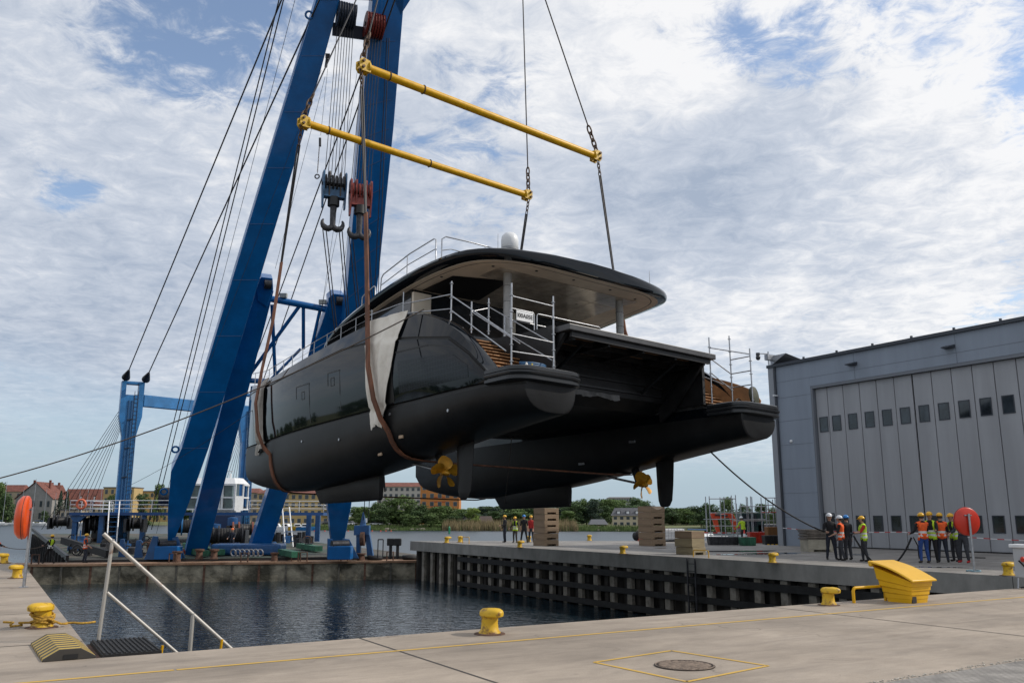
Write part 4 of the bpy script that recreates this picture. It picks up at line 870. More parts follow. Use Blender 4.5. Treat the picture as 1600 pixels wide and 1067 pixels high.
def person(label, pos, face, helmet=H_YEL, top=C_BLACK, legs=C_NAVY, vest=None, sleeve=None, short=False, arms=((.1, -.1), (.1, -.1)), stance=.1, stride=0.0, lean=0.0, h=1.78, group=None, shoe=None, turn=0.0, gloves=None):
    """face: heading in degrees (0 looks along +Y). arms: ((lift_fwd, out, elbow_bend), ...) left, right in radians"""
    k = h/1.78; vs = []; es = []; rs = []
    def vtx(p, r): vs.append(V(p)*k); rs.append(r*k*(1.13 if r > .04 and V(p).z < 1.5 else 1)); return len(vs)-1
    def chain(root, pts):
        for p, r in pts: i = vtx(p, r); es.append((root, i)); root = i
        return root
    L_ = lean
    pel = vtx((0, 0, .95), .135); 
    wst = chain(pel, [((0, .05*L_+.0, 1.08), .125), ((0, .18*L_, 1.22), .135)])
    chest = chain(wst, [((0, .30*L_+.005, 1.36), .142), ((0, .38*L_, 1.45), .095)])
    nk = chain(chest, [((0, .42*L_+.005, 1.52), .056), ((0, .46*L_+.02, 1.58), .062), ((0, .50*L_+.03, 1.645), .088), ((0, .54*L_+.022, 1.72), .084)])
    hc = V((0, .50*L_+.03, 1.655))
    ct, st = math.cos(turn), math.sin(turn)
    chain(len(vs)-2, [((-.095*st, hc.y+.105*ct, 1.635), .018)])          # nose
    for s in (-1, 1): chain(nk-1, [((s*.088*ct, hc.y-.01+s*.088*st, 1.64), .018)])   # ears
    tips = {}
    for s, a in ((-1, arms[0]), (1, arms[1])):
        f_, o_ = a[0], a[1]; eb = a[2] if len(a) > 2 else .25
        sh = chain(chest-1, [((s*.13, .36*L_, 1.425), .08), ((s*.19, .36*L_, 1.415), .066)])
        S0 = V((s*.19, .36*L_, 1.415))
        d1 = V((s*math.sin(o_)*1.0, math.sin(f_)*math.cos(o_), -math.cos(f_)*math.cos(o_)))
        E_ = S0+d1*.29
        inw = a[3] if len(a) > 3 else 0.0
        d2 = V((s*(math.sin(o_)*.5-inw), math.sin(f_+eb), -math.cos(f_+eb))).normalized()
        W_ = E_+d2*.255
        e = chain(sh, [(S0+d1*.15, .056), (E_, .046), (E_+d2*.13, .043), (W_, .030)])
        P_ = W_+d2*.075; sd_ = d2.cross(V((s*.2, 1, .1))).normalized()
        pm = chain(e, [(W_+d2*.03, .028), (P_, .034)])
        nrm = d2.cross(sd_).normalized()
        for q, (off, ln) in enumerate(((-.032, .070), (-.011, .082), (.011, .078), (.032, .062))):
            b0 = P_+sd_*off+d2*.02; chain(pm, [(b0, .0095), (b0+d2*ln*.5+nrm*.006*s, .0085), (b0+d2*ln*.85+nrm*.03*s, .007)])
        chain(pm-1, [(W_+d2*.045+sd_*.045, .011), (W_+d2*.085+sd_*.062, .009)])
        tips[s] = (E_*k, W_*k, P_*k)
    for s in (-1, 1):
        fy = stride*s; ankle = V((s*(.095+stance), fy*.45, .09))
        hip = V((s*.095, 0, .90)); kn = hip.lerp(ankle, .5)+V((0, .035+abs(stride)*.06, 0))
        a = chain(pel, [(hip, .098), (hip.lerp(kn, .5), .085), (kn, .064), (kn.lerp(ankle, .35), .062), (ankle, .045)])
        chain(a, [(ankle+V((0, -.03, -.045)), .042), (ankle+V((s*.01, .06, -.045)), .042), (ankle+V((s*.02, .15, -.055)), .032)])
    me = bpy.data.meshes.new('person'); me.from_pydata(vs, es, []); tmp = bpy.data.objects.new('person_rig', me); COL.objects.link(tmp)
    tmp.modifiers.new('skin', 'SKIN')
    for i, sv in enumerate(me.skin_vertices[0].data): sv.radius = (rs[i], rs[i]*(.80 if i in (0, 1, 2, 3) else 1)); sv.use_root = (i == 0)
    sb = tmp.modifiers.new('sub', 'SUBSURF'); sb.levels = 1; sb.render_levels = 1
    dg = bpy.context.evaluated_depsgraph_get(); dg.update()
    bm_ = bpy.data.meshes.new_from_object(tmp.evaluated_get(dg)); bpy.data.objects.remove(tmp); bpy.data.meshes.remove(me)
    sleeve = sleeve or top; mats_ = [SKIN, top, legs, shoe or SHOE, sleeve, gloves or SKIN]
    bm_.materials.clear()
    for m in mats_: bm_.materials.append(m)
    vestf = []
    for p in bm_.polygons:
        c = p.center; z = c.z/k; mi = 1; x = abs(c.x)/k
        s = 1 if c.x > 0 else -1; E_, W_, P_ = tips[s]
        arm = False
        if x > .165 and z > .5:
            dS = min((c-E_.lerp(W_, t)).length for t in (0, .25, .5, .75, 1)); dU = min((c-V((s*.19*k, .36*L_*k, 1.415*k)).lerp(E_, t)).length for t in (.2, .5, .8, 1)); dH = (c-P_).length
            arm = min(dS, dU, dH) < .11*k and (x > .2 or z < 1.3)
            if arm:
                fo = (c-W_).dot((P_-W_).normalized())
                mi = 5 if dH < .16*k and fo > -.01 else (0 if short and dS < dU else 4)
        elif x <= .165 and z > .5 and min((c-W_.lerp(P_, t)).length for t in (0, .5, 1, 1.6)) < .075*k and (c-P_).length < .14*k: mi = 5; arm = True
        if not arm:
            if z > 1.525 + .46*0: mi = 0
            elif z < .095: mi = 3
            elif z < .93: mi = 2
            else: mi = 1
        p.material_index = mi; p.use_smooth = True
        if not arm and .86 < z < 1.49 and x < .235: vestf.append(p.index)
    ob = bpy.data.objects.new('person', bm_); COL.objects.link(ob); ob.location = pos; ob.rotation_euler = (0, 0, rad(face)); tag(ob, label, 'person', group)
    hz_ = V((0, .53*L_+.022, 1.705))*k
    hm = MB(); rings = []
    for i in range(7):
        t = PI/2*i/6; rr = math.cos(t)*.128*k if i < 6 else .004; rings.append([hz_+V((rr*math.cos(q)*.92, rr*math.sin(q)*1.08, math.sin(t)*.125*k)) for q in [2*PI*j/16 for j in range(16)]])
    hm.loft([[hz_+V((.118*k*math.cos(q)*.92, .118*k*math.sin(q)*1.08, -.012*k)) for q in [2*PI*j/16 for j in range(16)]]]+rings)
    fd = V((-st, ct, 0)); hm.loft([[hz_+fd*(.10*k)+V((dx*k, 0, -.01*k)) for dx in (-.09, 0, .09)]+[hz_+fd*(.18*k)+V((dx*k, 0, -.018*k)) for dx in (.05, 0, -.05)], [hz_+fd*(.10*k)+V((dx*k, 0, .004*k)) for dx in (-.09, 0, .09)]+[hz_+fd*(.18*k)+V((dx*k, 0, -.008*k)) for dx in (.05, 0, -.05)]])
    hm.build('helmet', helmet, ob, smooth=50)
    hr = MB(); hr.loft([[hz_+V((.098*k*math.cos(q), -.01*k+.098*k*math.sin(q)*1.03, dz*k)) for q in [PI*.95+PI*1.1*j/12 for j in range(13)]] for dz in (0, -.09)], cap=False, closed=False); hr.build('hair', HAIR, ob, smooth=50)
    for s in (-1, 1):
        e = hz_+V((s*.034*k*ct-.098*k*st, .092*k*ct+s*.034*k*st, -.06*k)); MB().sphere(e, .011*k, 6, 4).build('eye', M_BLACK, ob)
    m_ = hz_+V((-.1*k*st, .098*k*ct, -.125*k)); MB().sphere(m_, .016*k, 8, 4, (1.3*ct+.3, 1.3*abs(st)+.3, .35)).build('mouth', mat('lip', (.25, .09, .08), .6), ob)
    if vest:
        vb = MB(); idx = {}
        def vi(i):
            if i not in idx:
                q = bm_.vertices[i]; idx[i] = len(vb.v); vb.v.append(q.co+q.normal*.018*k)
            return idx[i]
        for f in vestf:
            p = bm_.polygons[f]; z = p.center.z/k; c = p.center
            if vest[1] == 'straps' and z > 1.16 and not (.06 < abs(c.x)/k < .15): continue
            if z > 1.44 and abs(c.x)/k < .07: continue
            vb.f.append([vi(i) for i in p.vertices]); vb.m.append(1 if (1.08 < z < 1.13 or .96 < z < 1.0) else 0)
        if vb.f:
            vo = vb.build('vest', [vest[0], V_STRIPE], ob, smooth=60, recalc=False)
            so_ = vo.modifiers.new('thickness', 'SOLIDIFY'); so_.thickness = .01*k
    return ob
# ================================================================ floating crane
CO = V((-25, 63, -1.4)); CN = V((0.32, -0.83, -0.46)).normalized()      # plane of the leaning A-frame
def cp(px, py, off=0.0): return onp(px, py, CO+CN*off, CN)
crane = thing('floating_crane', 'blue floating crane barge with two leaning legs behind the hanging yacht', 'floating crane', (-25, 70, WZ))
def part(mb, name, m, parent=crane, sm=None, bevel=0.0): return mb.build(name, m, parent, smooth=sm, bevel=bevel, world=True)
def dz(y): return lerp(-1.22, -0.35, max(0, min(1, (y-60)/48)))
FL, FR, BR, BL = V((-30.5, 60.6, 0)), V((-6.3, 65.5, 0)), V((-33, 108, 0)), V((-58.7, 107.5, 0))
pts = [FL, FR, BR, BL]
part(MB().loft([[V((p.x, p.y, -4)) for p in pts], [V((p.x, p.y, dz(p.y)-.02)) for p in pts]]), 'barge_hull', mat('barge_black', (.012, .012, .014), .6, col2=(.05, .035, .028), vscale=.7, edge=(.5, .8), bump=.3, bscale=4))
part(MB().loft([[V((p.x, p.y, dz(p.y)-.018)) for p in pts], [V((p.x, p.y, dz(p.y))) for p in pts]]), 'barge_deck', mat('barge_deck', (.09, .075, .06), .85, col2=(.035, .06, .045), vscale=.35, edge=(.42, .6), bump=.4, bscale=6))
def bdk(px, py, y=None):     # point on the sloping deck seen in a direction
    p = atz(px, py, -1.1)
    for _ in range(6): p = atz(px, py, dz(p.y))
    return p
# side fenders and bulwark, left side
sdv = (BL-FL).normalized()
for i in range(16):
    p = FL+sdv*(2+i*3.2); part(MB().beam(V((p.x-.1, p.y, dz(p.y)+.1)), V((p.x-.1, p.y, -2.6)), .35, .3, sdv), 'side_fender', M_RUBBER)
part(MB().beam(V((FL.x, FL.y, dz(FL.y)+.15)), V((BL.x, BL.y, dz(BL.y)+.5)), .2, .34, (1, 0, 0)), 'bulwark', M_BLACK)

# main legs: box girders tapering to the foot
def leg(l, r, dep, name='leg', m=M_BLUE, off=0.0):
    """l, r: left and right edge points (pixel directions) from foot to top, on the lean plane"""
    rings = []
    for (a, b) in zip(l, r):
        A, B = cp(*a, off), cp(*b, off); rings.append([A, B, B-CN*dep, A-CN*dep])
    return part(MB().loft(rings), name, m, bevel=.03)
legL = leg([(262, 852), (262, 800), (267, 737), (284, 700), (434, 200), (524, -100)], [(269, 852), (290, 800), (313, 737), (326, 700), (473, 214), (561, -110)], 1.5)
legR = leg([(519, 855), (512, 789), (541, 468), (563, 200), (592, -100)], [(536, 855), (549, 789), (592, 428), (615, 200), (640, -105)], 1.5)
hl = part(MB().extr([cp(626, 24), cp(600, -40), cp(660, -40), cp(640, 2)], -CN*1.3), 'leg_gusset', M_BLUE)
for px, py in ((480, 24), (271, 702), (253, 768)): part(MB().torus(cp(px+3, py), CN, .22, .07, 12, 6), 'pad_eye', M_BLUE, legL, 50)
part(MB().cyl(cp(512, 84, .1), cp(512, 92, .1), .15, n=8).cyl(cp(511, 92, .1), cp(509, 106, .1), .09, n=8), 'snatch_block', M_DSTEEL, legL)
for lg, a0, a1, b0, b1 in ((legL, (284, 700), (497, 0), (326, 700), (530, 0)), (legR, (541, 468), (580, 65), (592, 428), (618, 65))):
    for i in range(9):
        t = i/8; A, B = cp(lerp(a0[0], a1[0], t), lerp(a0[1], a1[1], t), .006), cp(lerp(b0[0], b1[0], t), lerp(b0[1], b1[1], t), .006)
        part(MB().beam(A.lerp(B, .01), A.lerp(B, .99), .05, .012, (0, 0, 1)), 'plate_seam', mat('seam_blue', (.002, .06, .2), .5), lg)
# cross head and its sheave nests
part(MB().beam(cp(520, 46, -.5), cp(604, 58, -.5), .5, .8, CN), 'cross_head', mat('head_dark_blue', (.012, .022, .05), .5), bevel=.02)
part(MB().beam(cp(524, -12, -.5), cp(610, -8, -.5), .5, .8, CN), 'cross_head', mat('head_dark_blue', (.012, .022, .05), .5), bevel=.02)
def sheaves(px0, px1, py, n, r, m, name, off=.3):
    a, b = cp(px0, py, off), cp(px1, py+6, off); ax = (b-a).normalized()
    o = part(MB().cyl(a-ax*.12, b+ax*.12, .14, n=10), name, M_DSTEEL)
    for i in range(n):
        c = a.lerp(b, i/(n-1)); part(MB().lathe([(r*.3, -.05), (r, -.055), (r*.93, 0), (r, .055), (r*.3, .05)], 18, c, ax), 'sheave', m, o, 40)
    return a, b
sa, sb_ = sheaves(529, 553, 22, 7, .82, mat('sheave_dark', (.02, .03, .05), .5), 'sheave_nest')
ra, rb_ = sheaves(572, 597, 38, 7, .82, mat('sheave_red', (.16, .02, .015), .55), 'sheave_nest')
for px0, px1, py in ((526, 556, 20), (569, 600, 36)):
    part(MB().beam(cp(px0, py+14, -.2), cp(px1, py+18, -.2), .12, 1.6, CN), 'sheave_guard', mat('head_dark_blue', (.012, .022, .05), .5))
# inner lower frame with its truss
def boxleg(a, b, w, d, off=1.2): return part(MB().beam(cp(*a, off), cp(*b, off), w, d, (1, .4, 0)), 'inner_leg', M_BLUE, bevel=.02)
OFF = -2.6
iL = boxleg((305, 862), (410, 448), 1.5, 1.1, OFF); iR = boxleg((402, 862), (528, 470), 1.45, 1.1, OFF)
for (x, y) in ((415, 440), (527, 466)):
    part(MB().extr([cp(x-12, y+30, OFF+.7), cp(x-14, y, OFF+.7), cp(x-6, y-7, OFF+.7), cp(x+11, y-5, OFF+.7), cp(x+12, y+12, OFF+.7), cp(x+2, y+40, OFF+.7)], -CN*1.3), 'leg_head', M_BLUE, bevel=.03)
    part(MB().cyl(cp(x-2, y+4, OFF+.8), cp(x+9, y+5, OFF+.8), .32, n=14), 'head_pin', M_DSTEEL, sm=40)
tr = part(MB().cyl(cp(418, 466, OFF), cp(524, 486, OFF), .24, n=10), 'truss_chord', M_BLUE, sm=40)
part(MB().cyl(cp(380, 594, OFF), cp(420, 596, OFF), .2, n=10).cyl(cp(420, 596, OFF), cp(500, 610, OFF), .2, n=10), 'truss_chord', M_BLUE, sm=40)
for a, b, r in (((388, 588), (468, 478), .14), ((425, 476), (430, 590), .13), ((474, 478), (474, 545), .13), ((420, 596), (470, 545), .11), ((500, 484), (474, 600), .12)): part(MB().cyl(cp(*a, OFF), cp(*b, OFF), r, n=8), 'truss_brace', M_BLUE, tr, 40)
for x, y in ((443, 462), (504, 472)): part(MB().box(cp(x, y, OFF), (.5, .3, .3)).cyl(cp(x, y+3, OFF), cp(x, y+10, OFF), .04, n=6), 'flood_lamp', mat('lamp_casing', (.35, .36, .33), .5), tr)
# feet
def foot_plate(a, name='foot_bracket', dep=.35):
    pp = [bdk(*q) if q[1] > 866 else None for q in a]; base = bdk(a[0][0], a[0][1]); n_ = V((.25, -.97, 0)).normalized()
    return part(MB().extr([onp(*q, base, n_) for q in a], -n_*dep), name, mat('foot_blue', (.012, .075, .21), .42, var=.2, vscale=2), bevel=.02)
for poly in ([(225, 874), (246, 874), (246, 838), (239, 837)], [(268, 872), (289, 873), (277, 838), (269, 838)],
             [(511, 872), (523, 872), (523, 858), (520, 842), (512, 841)], [(537, 872), (561, 872), (546, 842), (536, 841)],
             [(184, 870), (197, 870), (193, 842), (188, 842)], [(209, 871), (222, 871), (219, 844), (213, 844)]): foot_plate(poly, dep=.5)
for x, y in ((257, 858), (529, 858)): part(MB().cyl(bdk(x-13, 874)+V((0, .3, 1.0)), bdk(x+13, 873)+V((0, .3, 1.0)), .28, n=12), 'hinge_pin', M_DSTEEL, sm=40); part(MB().box(bdk(x, 874)+V((0, .6, .45)), (1.6, 1.0, .9)), 'foot_block', M_BLUE, bevel=.04)
b_ = bdk(563, 871)
part(MB().box(b_+V((-.1, 1, 1.9)), (1.1, .7, .7)).extr([b_+V(q) for q in ((-.45, .8, 0), (-.15, .8, 0), (-.2, .8, 1.7), (-.5, .8, 1.7))], (0, .5, 0)).extr([b_+V(q) for q in ((.35, .8, 0), (.8, .8, 0), (.45, .8, 1.7), (.15, .8, 1.7))], (0, .5, 0)).cyl(b_+V((-.05, 1, 2.2)), b_+V((-.05, 1, 3.2)), .25, .05, 8), 'rope_tensioner', mat('foot_blue', (.012, .075, .21), .42), bevel=.02)
part(MB().cyl(b_+V((-.15, .75, 1.3)), b_+V((.15, .75, 1.3)), .5, n=14), 'tensioner_sheave', M_RUST, sm=40)

# rear gantry towers with head, ladders, cross beam
def tower(px, ytop, yb, Y, hw, cw, name='rear_tower'):
    t0 = aty(px, ytop, Y); X = t0.x; zt = t0.z; zb = dz(Y); ax = V((.87, .5, 0)); ay = V((-.5, .87, 0))
    def rg(z, w, d, sh=0.0): return [V((X, Y, z))+ax*(sh-w/2)-ay*d/2, V((X, Y, z))+ax*(sh+w/2)-ay*d/2, V((X, Y, z))+ax*(sh+w/2)+ay*d/2, V((X, Y, z))+ax*(sh-w/2)+ay*d/2]
    o = part(MB().loft([rg(zb, cw, 1.1), rg(zt-5.6, cw, 1.1), rg(zt-3.6, hw, 1.2), rg(zt-1.4, hw, 1.2)]), name, M_BLUE2, bevel=.02)
    part(MB().loft([rg(zt-1.4, hw*.2, 1.2, -hw*.4), rg(zt, hw*.2, 1.2, -hw*.4)]).loft([rg(zt-1.4, hw*.24, 1.2, hw*.38), rg(zt, hw*.24, 1.2, hw*.38)]).loft([rg(zt-.25, hw*.6, 1.0), rg(zt+.0, hw*.6, 1.0)]), 'tower_head', M_BLUE2, o)
    f = V((X, Y, 0))-ay*.62
    for s_, r in ((-.28, .09), (.02, .08)): part(MB().cyl(f+ax*s_+V((0, 0, zb)), f+ax*s_+V((0, 0, zt-2)), r, n=8), 'pipe', mat('gantry_pipe', (.012, .07, .17), .5), o, 40)
    la = MB()
    for s_ in (.2, .55): la.cyl(f+ax*s_+V((0, 0, zb)), f+ax*s_+V((0, 0, zt-1)), .03, n=6)
    z = zb+.4
    while z < zt-1: la.cyl(f+ax*.2+V((0, 0, z)), f+ax*.55+V((0, 0, z)), .018, n=5); z += .42
    part(la, 'ladder', M_DSTEEL, o)
    for i in range(5): part(MB().beam(f-ay*.12-ax*.35+V((0, 0, zt-4-i*2.9)), f-ay*.12+ax*.15+V((0, 0, zt-3.9-i*2.9)), .08, .1), 'pipe_clamp', M_BLACK, o)
    return V((X, Y, zt)), ax
T1, ax1 = tower(208, 597, 830, 88, 2.15, 1.3); T2, ax2 = tower(391, 616, 830, 97, 2.1, 1.3)
part(MB().beam(T1+V((1.0, .3, -1.9)), T2+V((-1.0, -.2, -1.9)), .8, 1.2, (0, 1, 0)), 'cross_beam', M_BLUE2, bevel=.03)
# stays
def line3(name, label, a, b, r, group, cat='wire rope', m=M_CABLE): return rope(name, label, [a, b], r, m, group, cat, 6)
head = cp(661, -470, -.8)
for k, (dx, px, py) in enumerate(((-.9, 440, 0), (1.0, 459, 88))):
    a = T1+ax1*dx+V((0, 0, -.2)); q = onp(px, py, head+V((0, 0, 0)), V((.3, -.9, -.3))); d = (cp(px, py, -2.2)-a); b = a+d*1.35
    t = thing('stay', 'left one of the two heavy stays rising from the left rear gantry tower' if k == 0 else 'right one of the two heavy stays rising from the left rear gantry tower', 'wire rope', a, 0, 'stays of the rear gantry')
    dd = d.normalized(); MB().cyl(a, a+dd*1.4, .09, n=8).build('rod', M_STEEL, t, smooth=50, world=True); MB().cyl(a+dd*1.2, a+dd*2.6, .42, .12, 10).build('socket', M_BLACK, t, smooth=50, world=True); MB().cyl(a+dd*2.4, b, .055, n=7).build('strand', M_CABLE, t, smooth=60, world=True)
for k, (dx, px, py) in enumerate(((-.9, 582, 66), (.9, 590, 78))):
    a = T2+ax2*dx; b = cp(px, py, -1.0); d = b-a
    rope('stay', 'dark stay from the right rear gantry tower up to the red sheaves' if k == 0 else 'lower dark stay from the right rear gantry tower up to the red sheaves', [a, a+d*1.1], .05, M_CABLE, 'stays of the rear gantry', 'wire rope')
for k, (p0, q, r) in enumerate((((228, 812), (436, 0), .04), ((232, 812), (443, 0), .04))):
    a = bdk(p0[0], 846)+V((k*.2, 0, 1.2)); b = cp(*q, .6); rope('hoist_rope', 'dark hoist rope running from the deck winch up left of the near leg', [a, a+(b-a)*1.25], r, M_CABLE, 'ropes left of the near leg', 'wire rope')
a = bdk(243, 850)+V((0, 0, 1)); b = cp(461, 0, .5); rope('thin_rope', 'single thin rope rising left of the near blue leg', [a, a+(b-a)*1.2], .016, M_CABLE, None, 'wire rope')
for k in range(8):    # luffing tackle behind each tower
    t = k/7
    rope('luffing_rope', 'luffing rope from the left rear tower down to the stern winch', [T1+ax1*-.8+V((-.1, .5, -2.2-t*2.2)), V((lerp(-52.5, -47.8, t), 98, .3))], .028, M_CABLE, 'luffing ropes of the left tower', 'wire rope')
for k in range(6):
    t = k/5
    rope('luffing_rope', 'luffing rope from the right rear tower down to the stern winch', [T2+ax2*-.7+V((-.1, .5, -3.5-t*1.5)), V((lerp(-36.6, -33.5, t), 104, 1.5))], .026, M_CABLE, 'luffing ropes of the right tower', 'wire rope')

# hook blocks on their falls
def hook_block(px, py, Y, m, m2, label, w=1.35):
    c = aty(px, py, Y); t = thing('hook_block', label, 'hook block', c, 0, 'hook blocks on the crane falls'); ax = V((.93, .36, 0)); ay = V((-.36, .93, 0))
    M3 = Matrix((ax, ay, V((0, 0, 1)))).transposed()
    def pb(mb, n, mm, sm=None, p=t): mb.v = [c+M3 @ q for q in mb.v]; return mb.build(n, mm, p, smooth=sm, world=True)
    cheek = [(-.45, .95), (-.25, 1.12), (.25, 1.12), (.45, .95), (.48, .1), (.3, -.55), (.16, -1.2), (-.16, -1.2), (-.3, -.55), (-.48, .1)]
    for i, x in enumerate((-w/2, -w/4, w/4, w/2)): pb(MB().extr([(x-.04, y, z) if abs(x) > w*.4 else (x-.03, y*.9, max(z, -.5)) for y, z in cheek], (.08, 0, 0)), 'cheek_plate', m if i in (0, 3) else m2, 30)
    nest = pb(MB().cyl((-w/2-.1, 0, .35), (w/2+.1, 0, .35), .12, n=10), 'sheave_pin', M_DSTEEL, 40)
    for i in range(6): x = lerp(-w*.42, w*.42, i/5); pb(MB().lathe([(.15, -.045), (.56, -.05), (.5, 0), (.56, .05), (.15, .045)], 18, (x, 0, .38), (1, 0, 0)), 'sheave', M_DSTEEL if m is not M_REDB else m2, 40, nest)
    pb(MB().box((0, 0, -.22), (w*.92, .55, .62)), 'block_housing', m, 30)
    pb(MB().cyl((0, 0, -1.05), (0, 0, -.5), .36, n=14), 'swivel', M_BLACK, 40)
    pb(MB().cyl((0, 0, -2.35), (0, 0, -1.0), .17, .2, 12), 'shank', M_DSTEEL, 40)
    for s in (-1, 1):
        pts = []; rr = []
        for x, z, r_ in ((0, -2.30, .17), (.10, -2.44, .19), (.26, -2.52, .2), (.42, -2.49, .19), (.56, -2.38, .16), (.63, -2.22, .125), (.63, -2.06, .09), (.57, -1.94, .05)): pts.append((s*x, 0, z)); rr.append(r_)
        pb(MB().tube(pts, rr, 8), 'hook', M_DSTEEL, 50)
    return c, ax
M_REDB = mat('block_red', (.26, .05, .04), .55, var=.25, vscale=3)
c1, hx = hook_block(522, 297, 49.8, mat('block_blue', (.03, .10, .20), .5, var=.3, vscale=3), mat('block_grey', (.06, .045, .035), .6), 'dark blue hook block with a double hook')
c2, hx = hook_block(563, 310, 50.2, M_REDB, M_REDB, 'red hook block with a double hook beside the strap', 1.25)
tx2 = text_mesh('500T', .3, mat('faded_white_lettering', (.32, .25, .24), .7))
for (c, a, b, nm) in ((c1, sa, sb_, 'left'), (c2, ra, rb_, 'right')):
    for i in range(7):
        t = i/6; p0 = c+hx*lerp(-.6, .6, t)+V((0, 0, .8)); p1 = a.lerp(b, t)
        rope('hoist_rope', 'hoist rope of the dark blue hook block' if nm == 'left' else 'hoist rope of the red hook block', [p0, p1], .022, M_CABLE, 'falls of the %s block' % ('dark blue' if nm == 'left' else 'red'), 'wire rope', 5)
    for i, dx in enumerate((-.62, -.38, .38, .6)):
        p0 = c+hx*dx+V((0, -.1 if i % 2 else .12, -2.45)); zb = dz(c.y+14)+.3
        rope('grommet', 'wire grommet hanging from the dark blue hook' if nm == 'left' else 'wire grommet hanging from the red hook', [p0+V((0, 0, .15)), p0, V((p0.x-.15*i, c.y+13.5, 3.5))], .035, M_CABLE, 'grommets on the %s hook' % ('dark blue' if nm == 'left' else 'red'), 'wire rope', 6)
bpy.data.objects.remove(tx2)
# chain fall with a small hook
cf = thing('chain_fall', 'thin rope with a small chain and hook hanging left of the hook blocks', 'chain', aty(497, 215, 52))
MB().cyl(aty(512, 108, 52), aty(501, 212, 52), .014, n=6).build('rope', M_CABLE, cf, world=True)
MB().cyl(aty(500, 216, 52), aty(500, 229, 52), .08, n=8).build('weight', M_DSTEEL, cf, world=True)
link_chain(aty(499, 229, 52), aty(496, 270, 52), 18, M_SHACK, cf)
MB().torus(aty(495.5, 276, 52), (0, 1, 0), .14, .045, 12, 6).build('hook', M_DSTEEL, cf, world=True)
for k, (a, b) in enumerate((((502, 110), (330, 560)), ((508, 120), (430, 420)), ((540, 300), (478, 600)), ((560, 100), (500, 500)), ((556, 270), (530, 470)))):
    rope('thin_rope', 'thin slack wire between the legs of the blue crane', [cp(*a, .2), cp(*b, .2)], .013, M_CABLE, 'thin wires between the crane legs', 'wire rope', 5)
for x in (566.5, 570):
    rope('pendant_wire', 'dark pendant wire between the rope tensioner and the crane head', [b_+V((-.05+(x-566)*.1, .9, 2.6)), cp(x+38, 60, .5)], .03, M_CABLE, 'pendant wires over the tensioner', 'wire rope', 6)

# upper deck, rails, ladders, cabin
UZ = 2.1
def ud(px, Y, z=UZ): p = aty(px, 806, Y); return V((p.x, Y, z))
a0, a1, a2 = ud(108, 84), ud(300, 84), ud(505, 88)
part(MB().loft([[a0, a1, a2, a2+V((0, 9, 0)), a0+V((0, 9, 0))], [p+V((0, 0, -.28)) for p in (a0, a1, a2, a2+V((0, 9, 0)), a0+V((0, 9, 0)))]]), 'upper_deck', mat('deck_edge_blue', (.01, .06, .2), .5))
def rails(pts, label='deck_rail', hh=1.12, st=1.9, m=M_WHITE):
    o = None
    for a, b in zip(pts, pts[1:]):
        mb = MB()
        for q in (1.0, .66, .33): mb.cyl(a+V((0, 0, hh*q)), b+V((0, 0, hh*q)), .032, n=6)
        o = part(mb, label, m, sm=60); n = max(1, int((b-a).length/st))
        for i in range(n+1): p = a.lerp(b, i/n); part(MB().cyl(p, p+V((0, 0, hh)), .035, n=6), 'rail_stanchion', m, o, 60)
rails([a0, a1]); rails([a1.lerp(a2, .42), a2, a2+V((0, 9, 0))]); rails([a0, a0+V((0, 9, 0))])
for px in (119, 160, 225, 300, 420, 483, 497): p = ud(px, 84.5 if px < 310 else 87.5); part(MB().box(V((p.x, p.y, (UZ-.28+dz(p.y))/2)), (.45, .35, UZ-.28-dz(p.y))), 'deck_column', mat('foot_blue', (.012, .075, .21), .42))
part(MB().extr([ud(108, 84.2, UZ-.3), ud(135, 84.2, UZ-.3), ud(124, 84.2, UZ-.9), ud(116, 84.2, UZ-.9)], (0, .4, 0)), 'column_bracket', mat('foot_blue', (.012, .075, .21), .42))
part(MB().bx(ud(145, 88, dz(88)), ud(205, 92, UZ-.3)), 'winch_house', M_BLACK)
for (xa, ya), (xb, yb), Y in (((171, 783), (167, 848), 83.5), ((187, 783), (182, 848), 83.5), ((441, 792), (446, 856), 80), ((452, 792), (458, 856), 80)):
    part(MB().cyl(aty(xa, ya, Y), aty(xb, yb, Y-2), .06, n=6), 'stair_string', M_WHITE, sm=50)
for x0, x1, Y in ((169, 184.5, 83.5), (444, 455, 80)):
    for i in range(7): y = lerp(800, 845, i/6); part(MB().beam(aty(x0-i*.5*(1 if x0 < 200 else -1), y, Y-i*.3), aty(x1-i*.5*(1 if x0 < 200 else -1), y, Y-i*.3), .25, .04, (0, 1, 0)), 'stair_tread', M_BLUE2)
rg_ = MB().torus(aty(127, 787.5, 83.8), (0, 1, .1), .42, .11, 18, 8); o = rg_.build('life_ring', mat('faded_orange', (.7, .16, .08), .6), org=aty(127, 787.5, 83.8), smooth=60); tag(o, 'faded orange life ring hanging on the crane deck rail', 'life ring')
